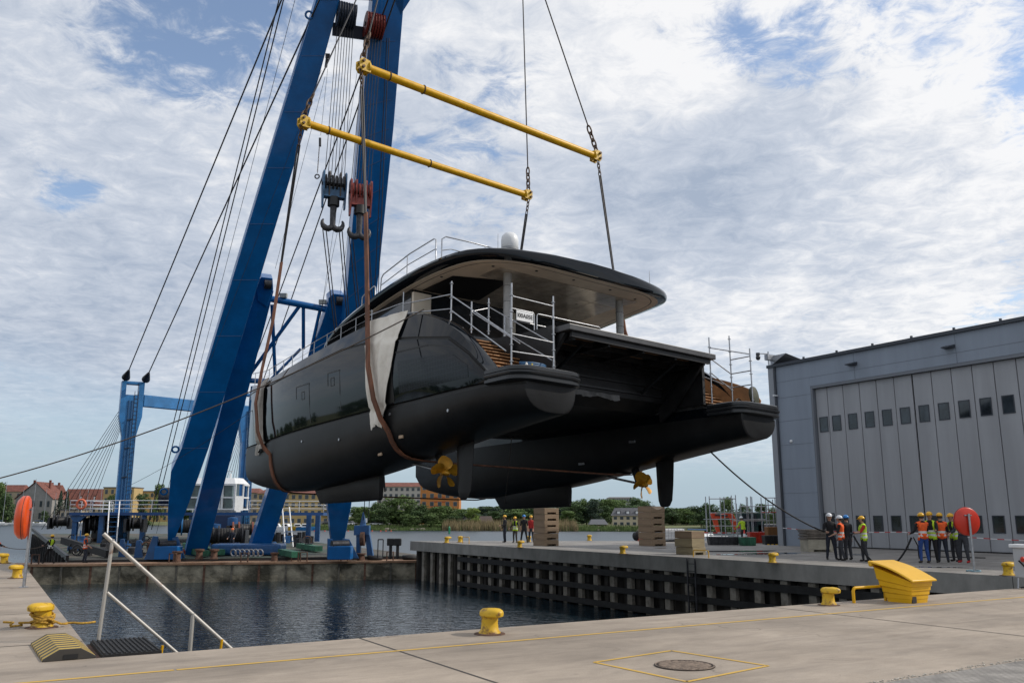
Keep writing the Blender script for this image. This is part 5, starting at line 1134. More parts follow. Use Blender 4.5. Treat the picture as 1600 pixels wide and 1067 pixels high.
# cabin
cb = part(MB().bx(ud(302, 80, UZ+.02), ud(376, 81.9, UZ+.22)), 'cabin', M_WHITE)
CL, CR, CYf, CYb = ud(284, 79.6).x, ud(375, 79.6).x, 79.6, 81.9
z0, z1 = UZ+.2, UZ+2.55
part(MB().loft([[(CL, CYf, z1), (CR-.6, CYf, z1), (CR, CYf+.7, z1), (CR, CYb, z1), (CL, CYb, z1)], [(CL+.3, CYf+.5, z1+.55), (CR-.9, CYf+.5, z1+.55), (CR-.5, CYf+1, z1+.55), (CR-.5, CYb-.4, z1+.55), (CL+.3, CYb-.4, z1+.55)]]), 'cabin_roof', M_WHITE, cb)
part(MB().bx((CL+.35, CYf+.18, z0), (CR-.9, CYb-.1, z1)), 'cabin_interior', mat('cabin_glass', (.05, .075, .07), .08, spec=.8, var=.6, vscale=1.2), cb)
for x in (CL, CL+1.65, CL+3.3, CR-1.75, CR-.62): part(MB().bx((x-.09, CYf, z0), (x+.09, CYf+.16, z1)), 'window_post', M_WHITE, cb)
for x in (CR-.04,):
    for y in (CYf+.75, CYb-.1): part(MB().bx((x-.1, y-.09, z0), (x+.02, y+.09, z1)), 'window_post', M_WHITE, cb)
for z in (z0+.0, z0+1.05, z1-.15): part(MB().bx((CL-.05, CYf-.02, z), (CR-.55, CYf+.15, z+.13)), 'window_rail', M_WHITE, cb); part(MB().bx((CR-.12, CYf+.7, z), (CR+.03, CYb, z+.13)), 'window_rail', M_WHITE, cb)
part(MB().beam((CR-.6, CYf+.05, z0+.6), (CR-.02, CYf+.72, z0+.6), .14, 1.3, (0, 0, 0.001) if 0 else (.7, -.7, 0)), 'window_corner', M_WHITE, cb)
part(MB().cyl((CL+3.1, CYf+1.5, z1+.5), (CL+3.1, CYf+1.5, z1+1.9), .06, n=8).box((CL+3.1, CYf+1.5, z1+1.2), (1.6, .1, .1)).cyl((CL+3.8, CYf+1.2, z1+.5), (CL+3.8, CYf+1.2, z1+1.0), .1, n=8), 'cabin_mast', M_WHITE, cb)
part(MB().bx((CL+1.0, CYf+.4, dz(80)), (CR-.6, CYb, UZ-.3)), 'cabin_pedestal', mat('pedestal_blue', (.008, .03, .10), .5))
[part(MB().lathe([(.25, dz(Y)), (.25, za), (rr, za+.02), (rr, zc), (.05, zc+.08)], 14, ud(x, Y, 0)), 'vent_cowl', mat('foot_blue', (.012, .075, .21), .42), sm=40) for x, Y, za, zc, rr in ((364, 78.8, .6, 1.6, .45), (336, 77, .5, 1.05, .55))]

# deck machinery
def drum(px, py, Y, r, L_, m, fl=M_DSTEEL, label='winch_drum'):
    c = aty(px, py, Y); ax = V((.93, .36, 0)); a, b = c-ax*L_/2, c+ax*L_/2
    o = part(MB().lathe([(r*.8, 0)]+[(r*(.92+.06*(i % 2)), L_*i/24) for i in range(25)]+[(r*.8, L_)], 18, a, ax), label, m, sm=30)
    for p in (a, b, a.lerp(b, .3)): part(MB().cyl(p-ax*.06, p+ax*.06, r*1.3, n=18), 'drum_flange', fl, o, 30)
    [part(MB().box(q+V((0, 0, -r*.4)), (.25, r*1.6, r*2.2)), 'winch_frame', M_DSTEEL, o) for q in (a-ax*.3, b+ax*.3)]
drum(352, 836, 72, .62, 2.6, M_RUBBER); drum(320, 838, 72.5, .55, 1.2, M_RUBBER, mat('flange_yellow', (.6, .4, .02), .5)); drum(379, 827, 75, .5, 1.6, M_BLACK, mat('flange_rust', (.2, .06, .035), .7))
drum(155, 817, 86, .75, 1.6, M_DSTEEL); drum(95, 814, 96, .55, 1.4, M_BLACK); drum(212, 817, 82, .55, .9, M_BLACK); drum(290, 822, 76, .6, 1.5, M_RUBBER, M_BLUE2)
part(MB().cyl(aty(63*1+240, 776, 90), aty(253, 776, 90), .95, n=16), 'exhaust_silencer', M_DSTEEL, sm=40)
part(MB().box(bdk(382, 868)+V((0, 1, .45)), (5.2, 1.8, .8)), 'rope_box', mat('foot_blue', (.012, .075, .21), .42), bevel=.15)
for i in range(7): p = bdk(364+i*7, 871)+V((0, .05, .35)); part(MB().torus(p, (.3, 1, .2), .24, .05, 10, 5), 'shackle', M_STEEL, sm=50)
for x0, x1, y in ((290, 308, 857), (312, 345, 864), (405, 425, 857), (412, 432, 862), (468, 498, 858), (440, 462, 868), (300, 320, 866)): part(MB().beam(bdk(x0, y)+V((0, 0, .3)), bdk(x1, y+5)+V((0, 0, .3)), .4, .6, (0, 0, 1)), 'deck_girder', M_GREEN)
for i in range(16):
    p = bdk(402+i*5.6+random.uniform(-2, 2), 848+random.uniform(-3, 4)); part(MB().cyl(p, p+V((0, 0, random.uniform(.5, 1.1))), random.uniform(.15, .4), n=8), 'deck_bollard', M_BLACK if i % 3 else M_DSTEEL, sm=40)
for x, y in ((311, 869), (334, 869)): p = bdk(x, y+4); part(MB().lathe([(.28, 0), (.26, .1), (.22, .15), (.22, .5), (.32, .55), (.32, .68), (.01, .7)], 14, p), 'twin_bollard', M_RUST, sm=40)
for x in (609, 620): p = bdk(x, 873); part(MB().box(p+V((0, .3, 1.15)), (.5, .4, .5)).cyl(p+V((0, .3, 0)), p+V((0, .3, .95)), .12, n=8), 'fairlead_roller', M_BLACK, bevel=.05)
part(MB().cyl(bdk(598, 872), bdk(598, 872)+V((0, 0, 1.3)), .04, n=6).cyl(bdk(590, 872), bdk(590, 872)+V((0, 0, 1.3)), .04, n=6).cyl(bdk(590, 872)+V((0, 0, 1.3)), bdk(598, 872)+V((0, 0, 1.3)), .04, n=6), 'stern_hoop', M_DSTEEL)
rnd = random.Random(8)
for i in range(64): # small deck gear around the winches at the left
    p = bdk(rnd.uniform(105, 270) if i % 4 else rnd.uniform(405, 500), rnd.uniform(846, 869)); s_ = rnd.uniform(.25, .85)
    mb = MB()
    if i % 3 == 0: mb.lathe([(s_*.5, 0), (s_*.5, s_*.7), (s_*.35, s_*.8), (.01, s_*.82)], 12, p)
    elif i % 3 == 1: mb.torus(p+V((0, 0, s_*.6)), (rnd.uniform(-1, 1), 1, .2), s_*.55, .05, 14, 6)
    else: mb.box(p+V((0, 0, s_*.5)), (s_, s_*.8, s_), rnd.uniform(0, 3)).cyl(p+V((0, 0, s_)), p+V((0, 0, s_*1.6)), .06, n=6)
    part(mb, 'deck_gear', rnd.choice([M_BLACK, M_DSTEEL, M_RUST, M_RUBBER, mat('foot_blue', (.012, .075, .21), .42), M_DSTEEL]), sm=40)
part(MB().tube([bdk(268, 868)+V((.9*math.cos(t)*(1+.1*math.sin(t*5)), .5*math.sin(t), .15+.012*t)) for t in [i*.35 for i in range(60)]], .035, 5), 'rope_coil', mat('red_rope', (.25, .04, .03), .8), sm=60)
part(MB().beam(bdk(96, 862)+V((0, 0, .9)), bdk(168, 872)+V((0, 0, .3)), .5, .3, (0, 0, 1)), 'gangway', M_RUBBER)

# ---- rusty pontoon closing the dock in front of the crane
PA, PB_ = V((-37.5, 57.0, 0)), V((-5.0, 63.6, 0)); pd = (PB_-PA).normalized(); pn = V((-pd.y, pd.x, 0))
pon = thing('pontoon', 'long pontoon with a tan rusty deck and stained grey side across the dock mouth', 'pontoon', PA+V((0, 0, WZ)))
def ppart(mb, n, m, sm=None, bevel=0.0, p=pon): return mb.build(n, m, p, smooth=sm, bevel=bevel, world=True)
def ppt(s_, t, z): return PA+pd*s_+pn*t+V((0, 0, z))
PL = (PB_-PA).length
ppart(MB().hexa([ppt(0, 0, -3.5), ppt(PL, 0, -3.5), ppt(PL, 2.2, -3.5), ppt(0, 2.2, -3.5), ppt(0, 0, -1.5), ppt(PL, 0, -1.5), ppt(PL, 2.2, -1.5), ppt(0, 2.2, -1.5)]), 'pontoon_side', mat('stained_side', (.055, .05, .035), .85, col2=(.34, .31, .235), vscale=.6, stretch=(1, 1, 1.3), edge=(.40, .62), bump=.6, bscale=5, bdist=.05))
ppart(MB().hexa([ppt(-.08, -.12, -1.5), ppt(PL+.05, -.12, -1.5), ppt(PL+.05, 2.25, -1.5), ppt(-.08, 2.25, -1.5), ppt(-.08, -.12, -1.36), ppt(PL+.05, -.12, -1.36), ppt(PL+.05, 2.25, -1.36), ppt(-.08, 2.25, -1.36)]), 'pontoon_deck', mat('tan_rust_deck', (.30, .19, .12), .85, col2=(.17, .085, .045), vscale=1.1, edge=(.42, .72), bump=.3, bscale=12))
for i in range(18): ppart(MB().hexa([ppt(.6+i*1.8+a, b, z) for z in (-3, -1.5) for a, b in ((0, -.06), (.14, -.06), (.14, 0), (0, 0))]), 'side_rib', M_RUST if i % 2 else mat('rib_grey', (.10, .095, .08), .85, var=.3, vscale=4))
for s_ in (5.9, 14.5, 19.2, 22.6, 23.2, 26, 29.2, 32.0): ppart(MB().tube([ppt(s_, .3, -1.36), ppt(s_, .3, -.75), ppt(s_+.45, .3, -.75), ppt(s_+.45, .3, -1.36)], .05, 6), 'deck_staple', M_RUST, 50)
for s_, r, h in ((14.9, .3, .75), (21.4, .26, .6), (27.4, .32, .5)): ppart(MB().lathe([(r, 0), (r*.85, .1), (r*.8, h*.8), (r*1.15, h*.85), (r*1.15, h), (.01, h)], 14, ppt(s_, .9, -1.36)), 'bollard', M_RUST, 40)
for i, (s_, lab) in enumerate(((30.9, 'black tyre lying on the pontoon deck by the fairlead rollers'), (28.4, 'black tyre lying on the pontoon by the right crane foot'))):
    o = MB().torus(ppt(s_, 1.2, -1.2), (.05, 0, 1), .42, .17, 22, 10); tag(o.build('tyre', M_RUBBER, org=ppt(s_, 1.2, -1.36), smooth=60), lab, 'tyre')
rope('slack_rope', 'thin pale rope hanging in a curve at the pontoon end by the quay pier', [ppt(32.6, .2, -1.3)+V((-.35*math.sin(t*1.5), -.5*t, -.3-1.25*t+0.2*t*t)) for t in [i/10 for i in range(11)]], .025, mat('pale_rope', (.25, .24, .2), .9))
# ================================================================ quay furniture
def bollard(label, c, lip, s=1.0, m=M_YELW, group='yellow bollards'):
    t = thing('bollard', label, 'bollard', c, lip, group)
    MB().lathe([(.17*s, 0), (.165*s, .03*s), (.135*s, .07*s), (.125*s, .16*s), (.13*s, .25*s), (.15*s, .27*s)], 20).build('stem', m, t, smooth=40)
    rg = []
    for z, a, k in ((.255, .75, .8), (.275, .95, 1), (.315, 1.0, 1), (.345, .93, .95), (.37, .7, .75), (.378, .35, .4)):
        rg.append([((.17*math.cos(q)*a + (.13*max(0, math.cos(q))**1.3*a) + .02)*s, .165*math.sin(q)*k*s, z*s + (.012*s*max(0, math.cos(q)) if z > .3 else 0)) for q in [2*PI*i/24 for i in range(24)]])
    MB().loft(rg).build('cap', m, t, smooth=50)
    MB().lathe([(.24*s, 0), (.235*s, .012*s), (.17*s, .018*s)], 20).build('base_plate', M_RUST, t, smooth=30)
    return t
LN = DA-PI/2     # lip pointing away from the water on the near quay
bollard('yellow mooring bollard on the near quay edge in front of the open water', atz(765, 990), LN, 1.0)
bollard('yellow mooring bollard just left of the grit bin on the near quay', atz(1295, 945), LN, .92)
rb = bollard('worn yellow bollard wrapped with yellow rope on the left quay', atz(65, 980), DA-PI/2-.7, 1.02)
bollard('yellow bollard at the foot of the orange life ring case on the left quay', atz(26, 903), DA-PI/2-.7, 1.0)
bollard('yellow bollard at the left picture edge, second along the left quay', atz(6, 880), DA-PI/2-.7, 1.0)
bollard('yellow bollard standing before the people at the left wooden block stack', atz(812, 855), DA, 1.0)
bollard('yellow bollard on the right quay edge below the gold propeller', atz(973, 865), DA, 1.0)
bollard('yellow bollard on the right quay edge near the hangar corner', atz(1207, 879), DA, 1.0)
bollard('yellow bollard on the right quay beside the round red life ring case', atz(1576, 899), DA, 1.05)
bollard('yellow bollard at the far tip of the right quay, left of a pair', atz(698, 848), DA, 1.1)
bollard('yellow bollard at the far tip of the right quay, right of a pair', atz(719, 847), PI/2, 1.1)
bollard('small far yellow bollard on the back quay edge between the block stacks', atz(921, 844.5), PI/2, 1.1)
bollard('yellow bollard half hidden behind the legs of the waiting workers', atz(826, 846.5), PI/2, 1.1)
# rope round the bollard
rnd = random.Random(4); c = atz(65, 980); pts = []
for i in range(110):
    t = i*.3; r = .15+.025*math.sin(i*.7)+rnd.uniform(-.008, .012); pts.append(c+V((r*math.cos(t), r*math.sin(t), .05+.17*(.5+.5*math.sin(i*.16))+rnd.uniform(-.01, .01))))
e = pts[-1]
pts += [c+V(q) for q in ((.22, -.1, .12), (.3, .0, .06), (.34, .12, .045), (.26, .22, .04), (.36, .30, .04), (.5, .26, .035), (.56, .36, .03), (.62, .5, .03))]
o = MB().tube(pts, .018, 6).build('mooring_rope', mat('yellow_brown_rope', (.42, .24, .03), .85, var=.3, vscale=30), org=c, smooth=60); tag(o, 'yellow rope wound round the worn bollard and trailing to the edge', 'rope')
pts = [c+V((-.2-.05*i+.06*math.sin(i*2.1), .02+.06*math.cos(i*1.7), .05+.03*math.sin(i))) for i in range(9)]
o = MB().tube(pts, .018, 6).build('mooring_rope', mat('yellow_brown_rope', (.42, .24, .03), .85), org=c, smooth=60); tag(o, 'short frayed rope tail lying left of the rope-wound bollard', 'rope')

# life ring cases on posts
def life_case(label, base, face, m, hz=1.72, lean=(0, 0), cs=1.0):
    t = thing('life_ring_case', label, 'life ring case', base, face, 'life ring cases on posts')
    MB().cyl((0, .0, 0), (lean[0], lean[1], hz+.25), .038, n=12).build('post', M_STEEL, t, smooth=50)
    MB().lathe([(.11, 0), (.11, .012), (.05, .02)], 14).build('foot_flange', M_STEEL, t)
    r = [(a*cs, b*cs) for a, b in ((.02, -.07), (.40, -.06), (.445, -.03), (.455, .02), (.44, .09), (.36, .16), (.22, .185), (.02, .19))]
    c = MB().lathe(r, 40, (lean[0], lean[1]+.13, hz), (0, 1, 0)).build('case', m, t, smooth=38)
    MB().torus((lean[0], lean[1]+.155, hz), (0, 1, 0), .457*cs, .006, 40, 5).build('seam', M_BLACK, c)
    MB().bx((lean[0]-.13, .035, hz+.18), (lean[0]+.13, .06, hz+.215)).build('bracket', M_STEEL, t)
    return t
M_CASE = mat('orange_plastic', (.72, .085, .015), .32, var=.06, vscale=3, spec=.5)
M_CASE2 = mat('red_plastic', (.55, .03, .012), .32, var=.06, vscale=3)
life_case('orange life ring case seen edge-on, on a thin post on the left quay', atz(37, 917), rad(112), M_CASE, 1.72, (0, 0), 1.2)
life_case('round red life ring case on a steel post seen from behind', atz(1523, 893), rad(8), M_CASE2, 1.58)
t = MB().tube([atz(1523, 893)+V((math.cos(a)*(.2+.05*math.sin(a*3)), math.sin(a)*.2, .03+.02*math.sin(a*2.3))) for a in [i*.4 for i in range(40)]], .014, 5)
tag(t.build('blue_rope', mat('pale_blue_rope', (.22, .33, .38), .85), org=atz(1523, 893), smooth=60), 'pale blue rope coiled round the foot of the red case post', 'rope')

# grit bin
gb = thing('grit_bin', 'big yellow plastic grit bin with sloping lid on the near quay', 'grit bin', D(16.66, 11.70), DA); gb.scale = (.82, .82, .84)
def bin_ring(z, k, tilt=0.0):
    w_, d0, d1 = .34+.13*k, -.34-.12*k, .35+.27*k; r = .05; o = []
    for cx_, cy_, a0 in ((w_-r, d1-r, 0), (-w_+r, d1-r, PI/2), (-w_+r, d0+r, PI), (w_-r, d0+r, 1.5*PI)):
        for i in range(4): a = a0+PI/2*i/3; y = cy_+r*math.sin(a); o.append((cx_+r*math.cos(a), y, z+tilt*(y-d0)))
    return o
M_BIN = mat('bin_yellow', (.72, .40, .008), .38, var=.05, vscale=2.5, spec=.45)
rg = [bin_ring(0, 0), bin_ring(.09, .10)]
for i in range(4): z = .09+.10*i; rg += [bin_ring(z+.006, .16+.21*i, .05*i), bin_ring(z+.094, .22+.21*i, .05*i+.03)]
rg += [bin_ring(.50, .95, .30), bin_ring(.515, .97, .30)]
MB().loft(rg).build('bin_body', M_BIN, gb, smooth=30)
a = []
for i in range(13):
    t = i/12; y = lerp(.69, -.53, t); z = .93-.42*t+.06*math.sin(PI*t)
    a.append([(-.51, y, z-.0), (.51, y, z-.0), (.49, y, z+.045), (-.49, y, z+.045)])
MB().loft(a).build('lid', M_BIN, gb, smooth=40, bevel=.012)
MB().loft([[(-.51, .70, .83), (.51, .70, .83), (.51, .60, .83), (-.51, .60, .83)], [(-.51, .72, .97), (.51, .72, .97), (.51, .60, .97), (-.51, .60, .97)]]).build('lid_hinge_edge', M_BIN, gb, bevel=.03)
MB().box((-.24, -.352, .085), (.16, .03, .15)).build('dark_hatch', mat('dark_plastic', (.03, .03, .035), .3), gb)

# cable ramp and mat, stair handrail at the dock corner
def rampmat():
    m = bpy.data.materials.new('striped_rubber'); m.use_nodes = True; nt = m.node_tree; N = nt.nodes; L = nt.links; b = N['Principled BSDF']
    tc = N.new('ShaderNodeTexCoord'); sp = N.new('ShaderNodeSeparateXYZ'); L.new(tc.outputs['Object'], sp.inputs[0])
    mm = N.new('ShaderNodeMath'); mm.operation = 'MULTIPLY'; mm.inputs[1].default_value = 2*PI/.21; L.new(sp.outputs[1], mm.inputs[0]); sn = N.new('ShaderNodeMath'); sn.operation = 'SINE'; L.new(mm.outputs[0], sn.inputs[0])
    r = N.new('ShaderNodeValToRGB'); r.color_ramp.elements[0].position = .45; r.color_ramp.elements[1].position = .5; r.color_ramp.elements[0].color = (.03, .028, .026, 1); r.color_ramp.elements[1].color = (.50, .34, .06, 1)
    a = N.new('ShaderNodeMath'); a.operation = 'MULTIPLY_ADD'; a.inputs[1].default_value = .5; a.inputs[2].default_value = .5; L.new(sn.outputs[0], a.inputs[0]); L.new(a.outputs[0], r.inputs[0])
    n = N.new('ShaderNodeTexNoise'); n.inputs['Scale'].default_value = 9; n.inputs['Detail'].default_value = 6; L.new(tc.outputs['Object'], n.inputs['Vector'])
    x = N.new('ShaderNodeMixRGB'); x.blend_type = 'MIX'; L.new(n.outputs['Fac'], x.inputs[0]); L.new(r.outputs[0], x.inputs[1]); x.inputs[2].default_value = (.2, .16, .11, 1)
    q = N.new('ShaderNodeMath'); q.operation = 'MULTIPLY'; q.inputs[1].default_value = .14; L.new(n.outputs['Fac'], q.inputs[0]); L.new(q.outputs[0], x.inputs[0])
    L.new(x.outputs[0], b.inputs['Base Color']); b.inputs['Roughness'].default_value = .7; return m
cr = thing('cable_ramp', 'yellow and black striped cable ramp on the left quay corner', 'cable ramp', D(1.04, 13.3), DA+rad(2))
prof = [(-.30, 0), (-.30, .03), (-.12, .135), (.12, .135), (.30, .03), (.30, 0)]
MB().loft([[(x, y, z) for x, z in prof] for y in (-.86, .86)]).build('ramp_body', rampmat(), cr, bevel=.008)
MB().bx((-.07, -.868, .015), (.09, -.84, .07)).build('slot_shade', M_BLACK, cr)  # black block standing in for the shade in the cable hole
mt = thing('rubber_mat', 'black ribbed rubber mat on the stair landing beside the cable ramp', 'mat', D(1.75, 13.3), DA)
mb = MB().bx((-.30, -.72, -.03), (.42, .74, .015))
for i in range(12): mb.bx((-.28+i*.06, -.7, .016), (-.255+i*.06, .72, .032))
mb.build('ribbed_rubber', M_RUBBER, mt)
M_RAIL = mat('weathered_rail', (.42, .40, .37), .5, .3, col2=(.20, .11, .07), vscale=7, edge=(.58, .72))
hr = thing('stair_handrail', 'weathered steel handrail of the stairs going down into the dock at the left corner', 'handrail', D(1.55, 14.02), DA)
def hp(u_, z, v_=14.02): return V((u_-1.55, v_-14.02, z))
MB().cyl(hp(1.62, 1.42), hp(1.55, -.02), .027, n=10).build('post', M_RAIL, hr, smooth=50)
MB().cyl(hp(2.82, .32), hp(2.80, -1.5), .030, n=10).build('post', M_RAIL, hr, smooth=50)
MB().cyl(hp(4.1, -.83), hp(4.08, -2.5), .030, n=10).build('post', M_RAIL, hr, smooth=50)
MB().cyl(hp(1.49, 1.50), hp(5.0, -1.66), .029, n=10).build('top_rail', M_RAIL, hr, smooth=50)
MB().cyl(hp(1.61, .67), hp(4.6, -1.98), .024, n=10).build('mid_rail', M_RAIL, hr, smooth=50)
for i in range(7): MB().bx((.45+i*.3, -1.45, -.3-i*.3), (.80+i*.3, .0, -.26-i*.3)).build('tread', M_DSTEEL, hr)
MB().beam(hp(1.75, -.1), hp(4.8, -2.8), .05, .25, (0, 1, 0)).build('stringer', M_RAIL, hr)
MB().bx((-.3, -1.5, -.16), (.5, .03, -.035)).build('landing', M_RUST, hr)
for u_, v_ in ((2.28, 13.55), (3.15, 13.75)): MB().cyl(hp(u_, -.7, v_), hp(u_+.06, -.05, v_), .02, n=7).build('yellow_step_post', M_YEL, hr)
mh = thing('manhole_cover', 'rusty round ribbed manhole cover inside a yellow painted diamond', 'manhole cover', D(7.33, 8.2, .004), DA+rad(12))
M_IRON = mat('cast_iron', (.24, .185, .145), .75, .2, var=.35, vscale=12, bump=.3, bscale=40, bdist=.004)
MB().lathe([(.36, 0), (.36, .006), (.325, .006), (.325, .002), (.01, .002)], 40).build('cover_plate', mat('cast_iron_dark', (.025, .018, .015), .85), mh)
for i in range(13):
    y = -.29+i*.0485; w_ = math.sqrt(max(0, .31**2-y*y))
    if w_ > .03: MB().bx((-w_, y-.013, .002), (w_, y+.013, .011)).build('rib', M_IRON, mh)
MB().torus((0, 0, .006), (0, 0, 1), .345, .008, 40, 6).build('rim', M_IRON, mh, smooth=60)
# shore power pedestal at the right edge
pe = thing('power_pedestal', 'pale grey shore power pedestal with red socket at the right picture edge', 'power pedestal', atz(1601, 919), DA)
MB().box((.06, 0, .62), (.30, .3, .72)).build('cabinet', mat('pedestal_grey', (.42, .43, .44), .45), pe, bevel=.02)
MB().box((.06, 0, 1.02), (.40, .42, .09)).build('cap', M_WHITE, pe, bevel=.02)
MB().cyl((-.12, -.1, .72), (-.17, -.13, .69), .055, n=14).build('socket', M_RED, pe, smooth=40)
for y in (-.1, .1): MB().cyl((-.1, y, 0), (-.02, y, .34), .022, n=8).build('leg', M_STEEL, pe)
rope('power_cable', 'black power cable hanging from the pedestal to the ground', [atz(1601, 919)+V(q) for q in ((-.14, -.12, .68), (-.02, -.2, .5), (.1, -.22, .25), (.0, -.2, .08), (-.15, -.12, .03), (.1, -.05, .03), (.3, .1, .03))], .022, M_BROPE, None, 'cable')

# ---- wooden keel blocks
M_WOOD = mat('keel_block_wood', (.33, .235, .15), .75, col2=(.22, .15, .095), vscale=2.2, stretch=(.4, .4, 5), bump=.3, bscale=10, edge=(.35, .7))
M_WOOD2 = mat('pale_block_wood', (.36, .29, .17), .75, col2=(.27, .215, .13), vscale=2.2, stretch=(.4, .4, 5), bump=.3, bscale=10)
ORD = ['bottom', 'second', 'third', 'fourth', 'fifth', 'top']
def block(label, c, rz, w_, d_, h, m, group, slot=True, saddle=False):
    mb = MB(); sl = .11 if slot else 0
    mb.bx((0, 0, sl), (w_, d_, h-.012))
    if slot:
        for x0, x1 in ((0, w_*.2), (w_*.80, w_)): mb.bx((x0, 0.001, 0), (x1, d_-.001, sl+.002))
        mb.bx((w_*.2, d_*.3, .001), (w_*.8, d_*.7, sl+.001))
    if saddle:
        n = 10; pr = [(0, 0)]+[(w_*i/n, .34-.20*math.sin(PI*i/n)) for i in range(n+1)]+[(w_, 0)]
        mb = MB().loft([[(x, y, z) for x, z in pr] for y in (0, d_)])
    o = mb.build('wood_block', m, bevel=.012); o.location = c; o.rotation_euler = (0, 0, rz); return tag(o, label, 'wooden block', group)
c0 = atz(851, 853)
for i in range(6): block('%s wooden block of the stack beside the standing workers' % ORD[i], c0+V((random.uniform(-.02, .02), random.uniform(-.02, .02), .372*i)), DA+random.uniform(-.02, .02), 1.02, 1.25, .37, M_WOOD, 'wooden keel blocks')
c0 = atz(1019, 853)
for i in range(5): block('%s wooden block of the stack beside the black round fender' % ORD[i], c0+V((random.uniform(-.02, .02), 0, .40*i)), DA+random.uniform(-.02, .02), 1.05, 1.25, .398, M_WOOD, 'wooden keel blocks')
block('carved saddle block on top of the stack beside the black round fender', c0+V((0, 0, 2.0)), DA, 1.08, 1.25, .3, M_WOOD, 'wooden keel blocks', saddle=True)
c0 = atz(1082, 867)
for i, (h, m) in enumerate(((.36, M_WOOD2), (.38, M_WOOD2), (.34, M_WOOD))): block('%s wooden block of the low stack by the wall ladder' % ['bottom', 'middle', 'top'][i], c0+V((random.uniform(-.03, .03), 0, [0, .36, .74][i])), DA+random.uniform(-.03, .03), .80, 1.15, h, m, 'wooden keel blocks', slot=(i == 0))
c0 = atz(1270, 862)
bg_ = block('pale box pallet under the boards beside the man in black jacket', c0+V((-.2, 0, 0)), DA-.5, 1.35, 1.1, .6, mat('pale_pallet', (.36, .33, .26), .8, var=.15), None)
for i in range(6): block('flat dark board in the board stack beside the man in black jacket', c0+V((-.24+random.uniform(-.04, .04), random.uniform(-.04, .04), .6+.085*i)), DA-.5+random.uniform(-.03, .03), 1.42, 1.2, .08, mat('dark_board', (.17, .145, .12), .8, var=.3, vscale=4), 'boards on the box pallet', slot=False)

# ---- odds and ends on the right quay
o = MB().lathe([(.01, -.34), (.22, -.34), (.33, -.24), (.335, .24), (.22, .34), (.09, .345), (.085, .2), (.01, .2)], 24, (0, 0, 0), (.35, -1, .1)).build('round_fender', M_RUBBER, smooth=40); o.location = atz(997, 844.5)+V((0, 0, .34)); tag(o, 'fat black rubber fender lying at the back quay edge', 'fender')
def cone(label, c, h=.9):
    t = thing('traffic_cone', label, 'traffic cone', c, 0, 'red and white traffic cones')
    MB().bx((-.2, -.2, 0), (.2, .2, .05)).build('base', M_RED, t, bevel=.01)
    MB().cyl((0, 0, .05), (0, 0, h*.55), .15, .095, 16).build('lower_cone', mat('cone_red', (.7, .05, .025), .45), t, smooth=50)
    MB().cyl((0, 0, h*.55), (0, 0, h*.75), .097, .062, 16).build('white_band', M_WHITE, t, smooth=50)
    MB().cyl((0, 0, h*.75), (0, 0, h), .06, .025, 16).build('cone_tip', mat('cone_red', (.7, .05, .025), .45), t, smooth=50)
cone('red and white traffic cone beside the fat black fender', atz(1001, 845), .85)
cone('red traffic cone with white band in front of the excavator yard', atz(1164, 852), .95)
def chair(label, c, rz, m):
    t = thing('chair', label, 'chair', c, rz, 'chairs by the hangar corner')
    MB().bx((-.22, -.22, .43), (.22, .22, .46)).build('seat', m, t, bevel=.01)
    MB().loft([[(-.22, .2, .5), (.22, .2, .5), (.22, .23, .5), (-.22, .23, .5)], [(-.2, .28, .9), (.2, .28, .9), (.2, .31, .9), (-.2, .31, .9)]]).build('backrest', m, t, bevel=.01)
    for x in (-.2, .2):
        MB().cyl((x, -.2, .44), (x*1.15, -.26, 0), .013, n=6).build('leg', M_STEEL, t)
        MB().tube([(x*1.15, .24, 0), (x, .19, .45), (x, .27, .85)], .013, 6).build('leg', M_STEEL, t)
chair('white chair by the hangar corner', atz(1229, 851), 2.2, M_WHITE); chair('blue chair nearer the board stack by the hangar', atz(1246, 851), 2.8, mat('chair_blue', (.03, .09, .2), .5))
def crate(label, c, rz):
    t = thing('cage_container', label, 'container', c, rz, 'white cage containers')
    MB().bx((-.42, -.4, .14), (.42, .4, .86)).build('tank', M_WHITE, t, bevel=.05)
    MB().bx((-.46, -.46, 0), (.46, .46, .1)).build('pallet', M_DSTEEL, t)
    cg = MB()
    for z in (.2, .42, .64, .88): cg.tube([(-.45, -.44, z), (.45, -.44, z), (.45, .44, z), (-.45, .44, z), (-.45, -.44, z)], .013, 5)
    for i in range(5):
        x = lerp(-.45, .45, i/4)
        for y in (-.44, .44): cg.cyl((x, y, .1), (x, y, .88), .012, n=5)
        for s in (-.45, .45): cg.cyl((s, x, .1), (s, x, .88), .012, n=5)
    cg.build('cage', M_STEEL, t)
crate('white cage container right behind the taller block stack', atz(1046, 846), .2); crate('second white cage container left of the low block stack', atz(1058, 845.5), .3)
def tape(label, pts, w_=.07):
    mb = MB(); L0 = 0
    P = [V(p) for p in pts]; k = 0
    for a, b in zip(P, P[1:]):
        n = max(1, int((b-a).length/.3))
        for i in range(n):
            p, q = a.lerp(b, i/n), a.lerp(b, (i+1)/n); mb.mi = k % 2; k += 1; mb.beam(p, q, w_, .004, (0, 0, 1))
    return tag(mb.build('barrier_tape', [mat('tape_white', (.7, .7, .7), .5), mat('tape_red', (.55, .04, .04), .5)], org=P[0]), label, 'barrier tape')
tape('red and white barrier tape from the low block stack to the hangar corner', sag(aty(1048, 829.5, 58), aty(1219, 829, 60.5), .12, 12))
tape('red and white barrier tape strung along the hangar doors', sag(D(41.2, 36.9, 1.05), D(40.6, 28.5, .95), .1, 8)+sag(D(40.6, 28.5, .95), D(40.6, 12, .8), .25, 10)[1:], .04)
kb = MB()
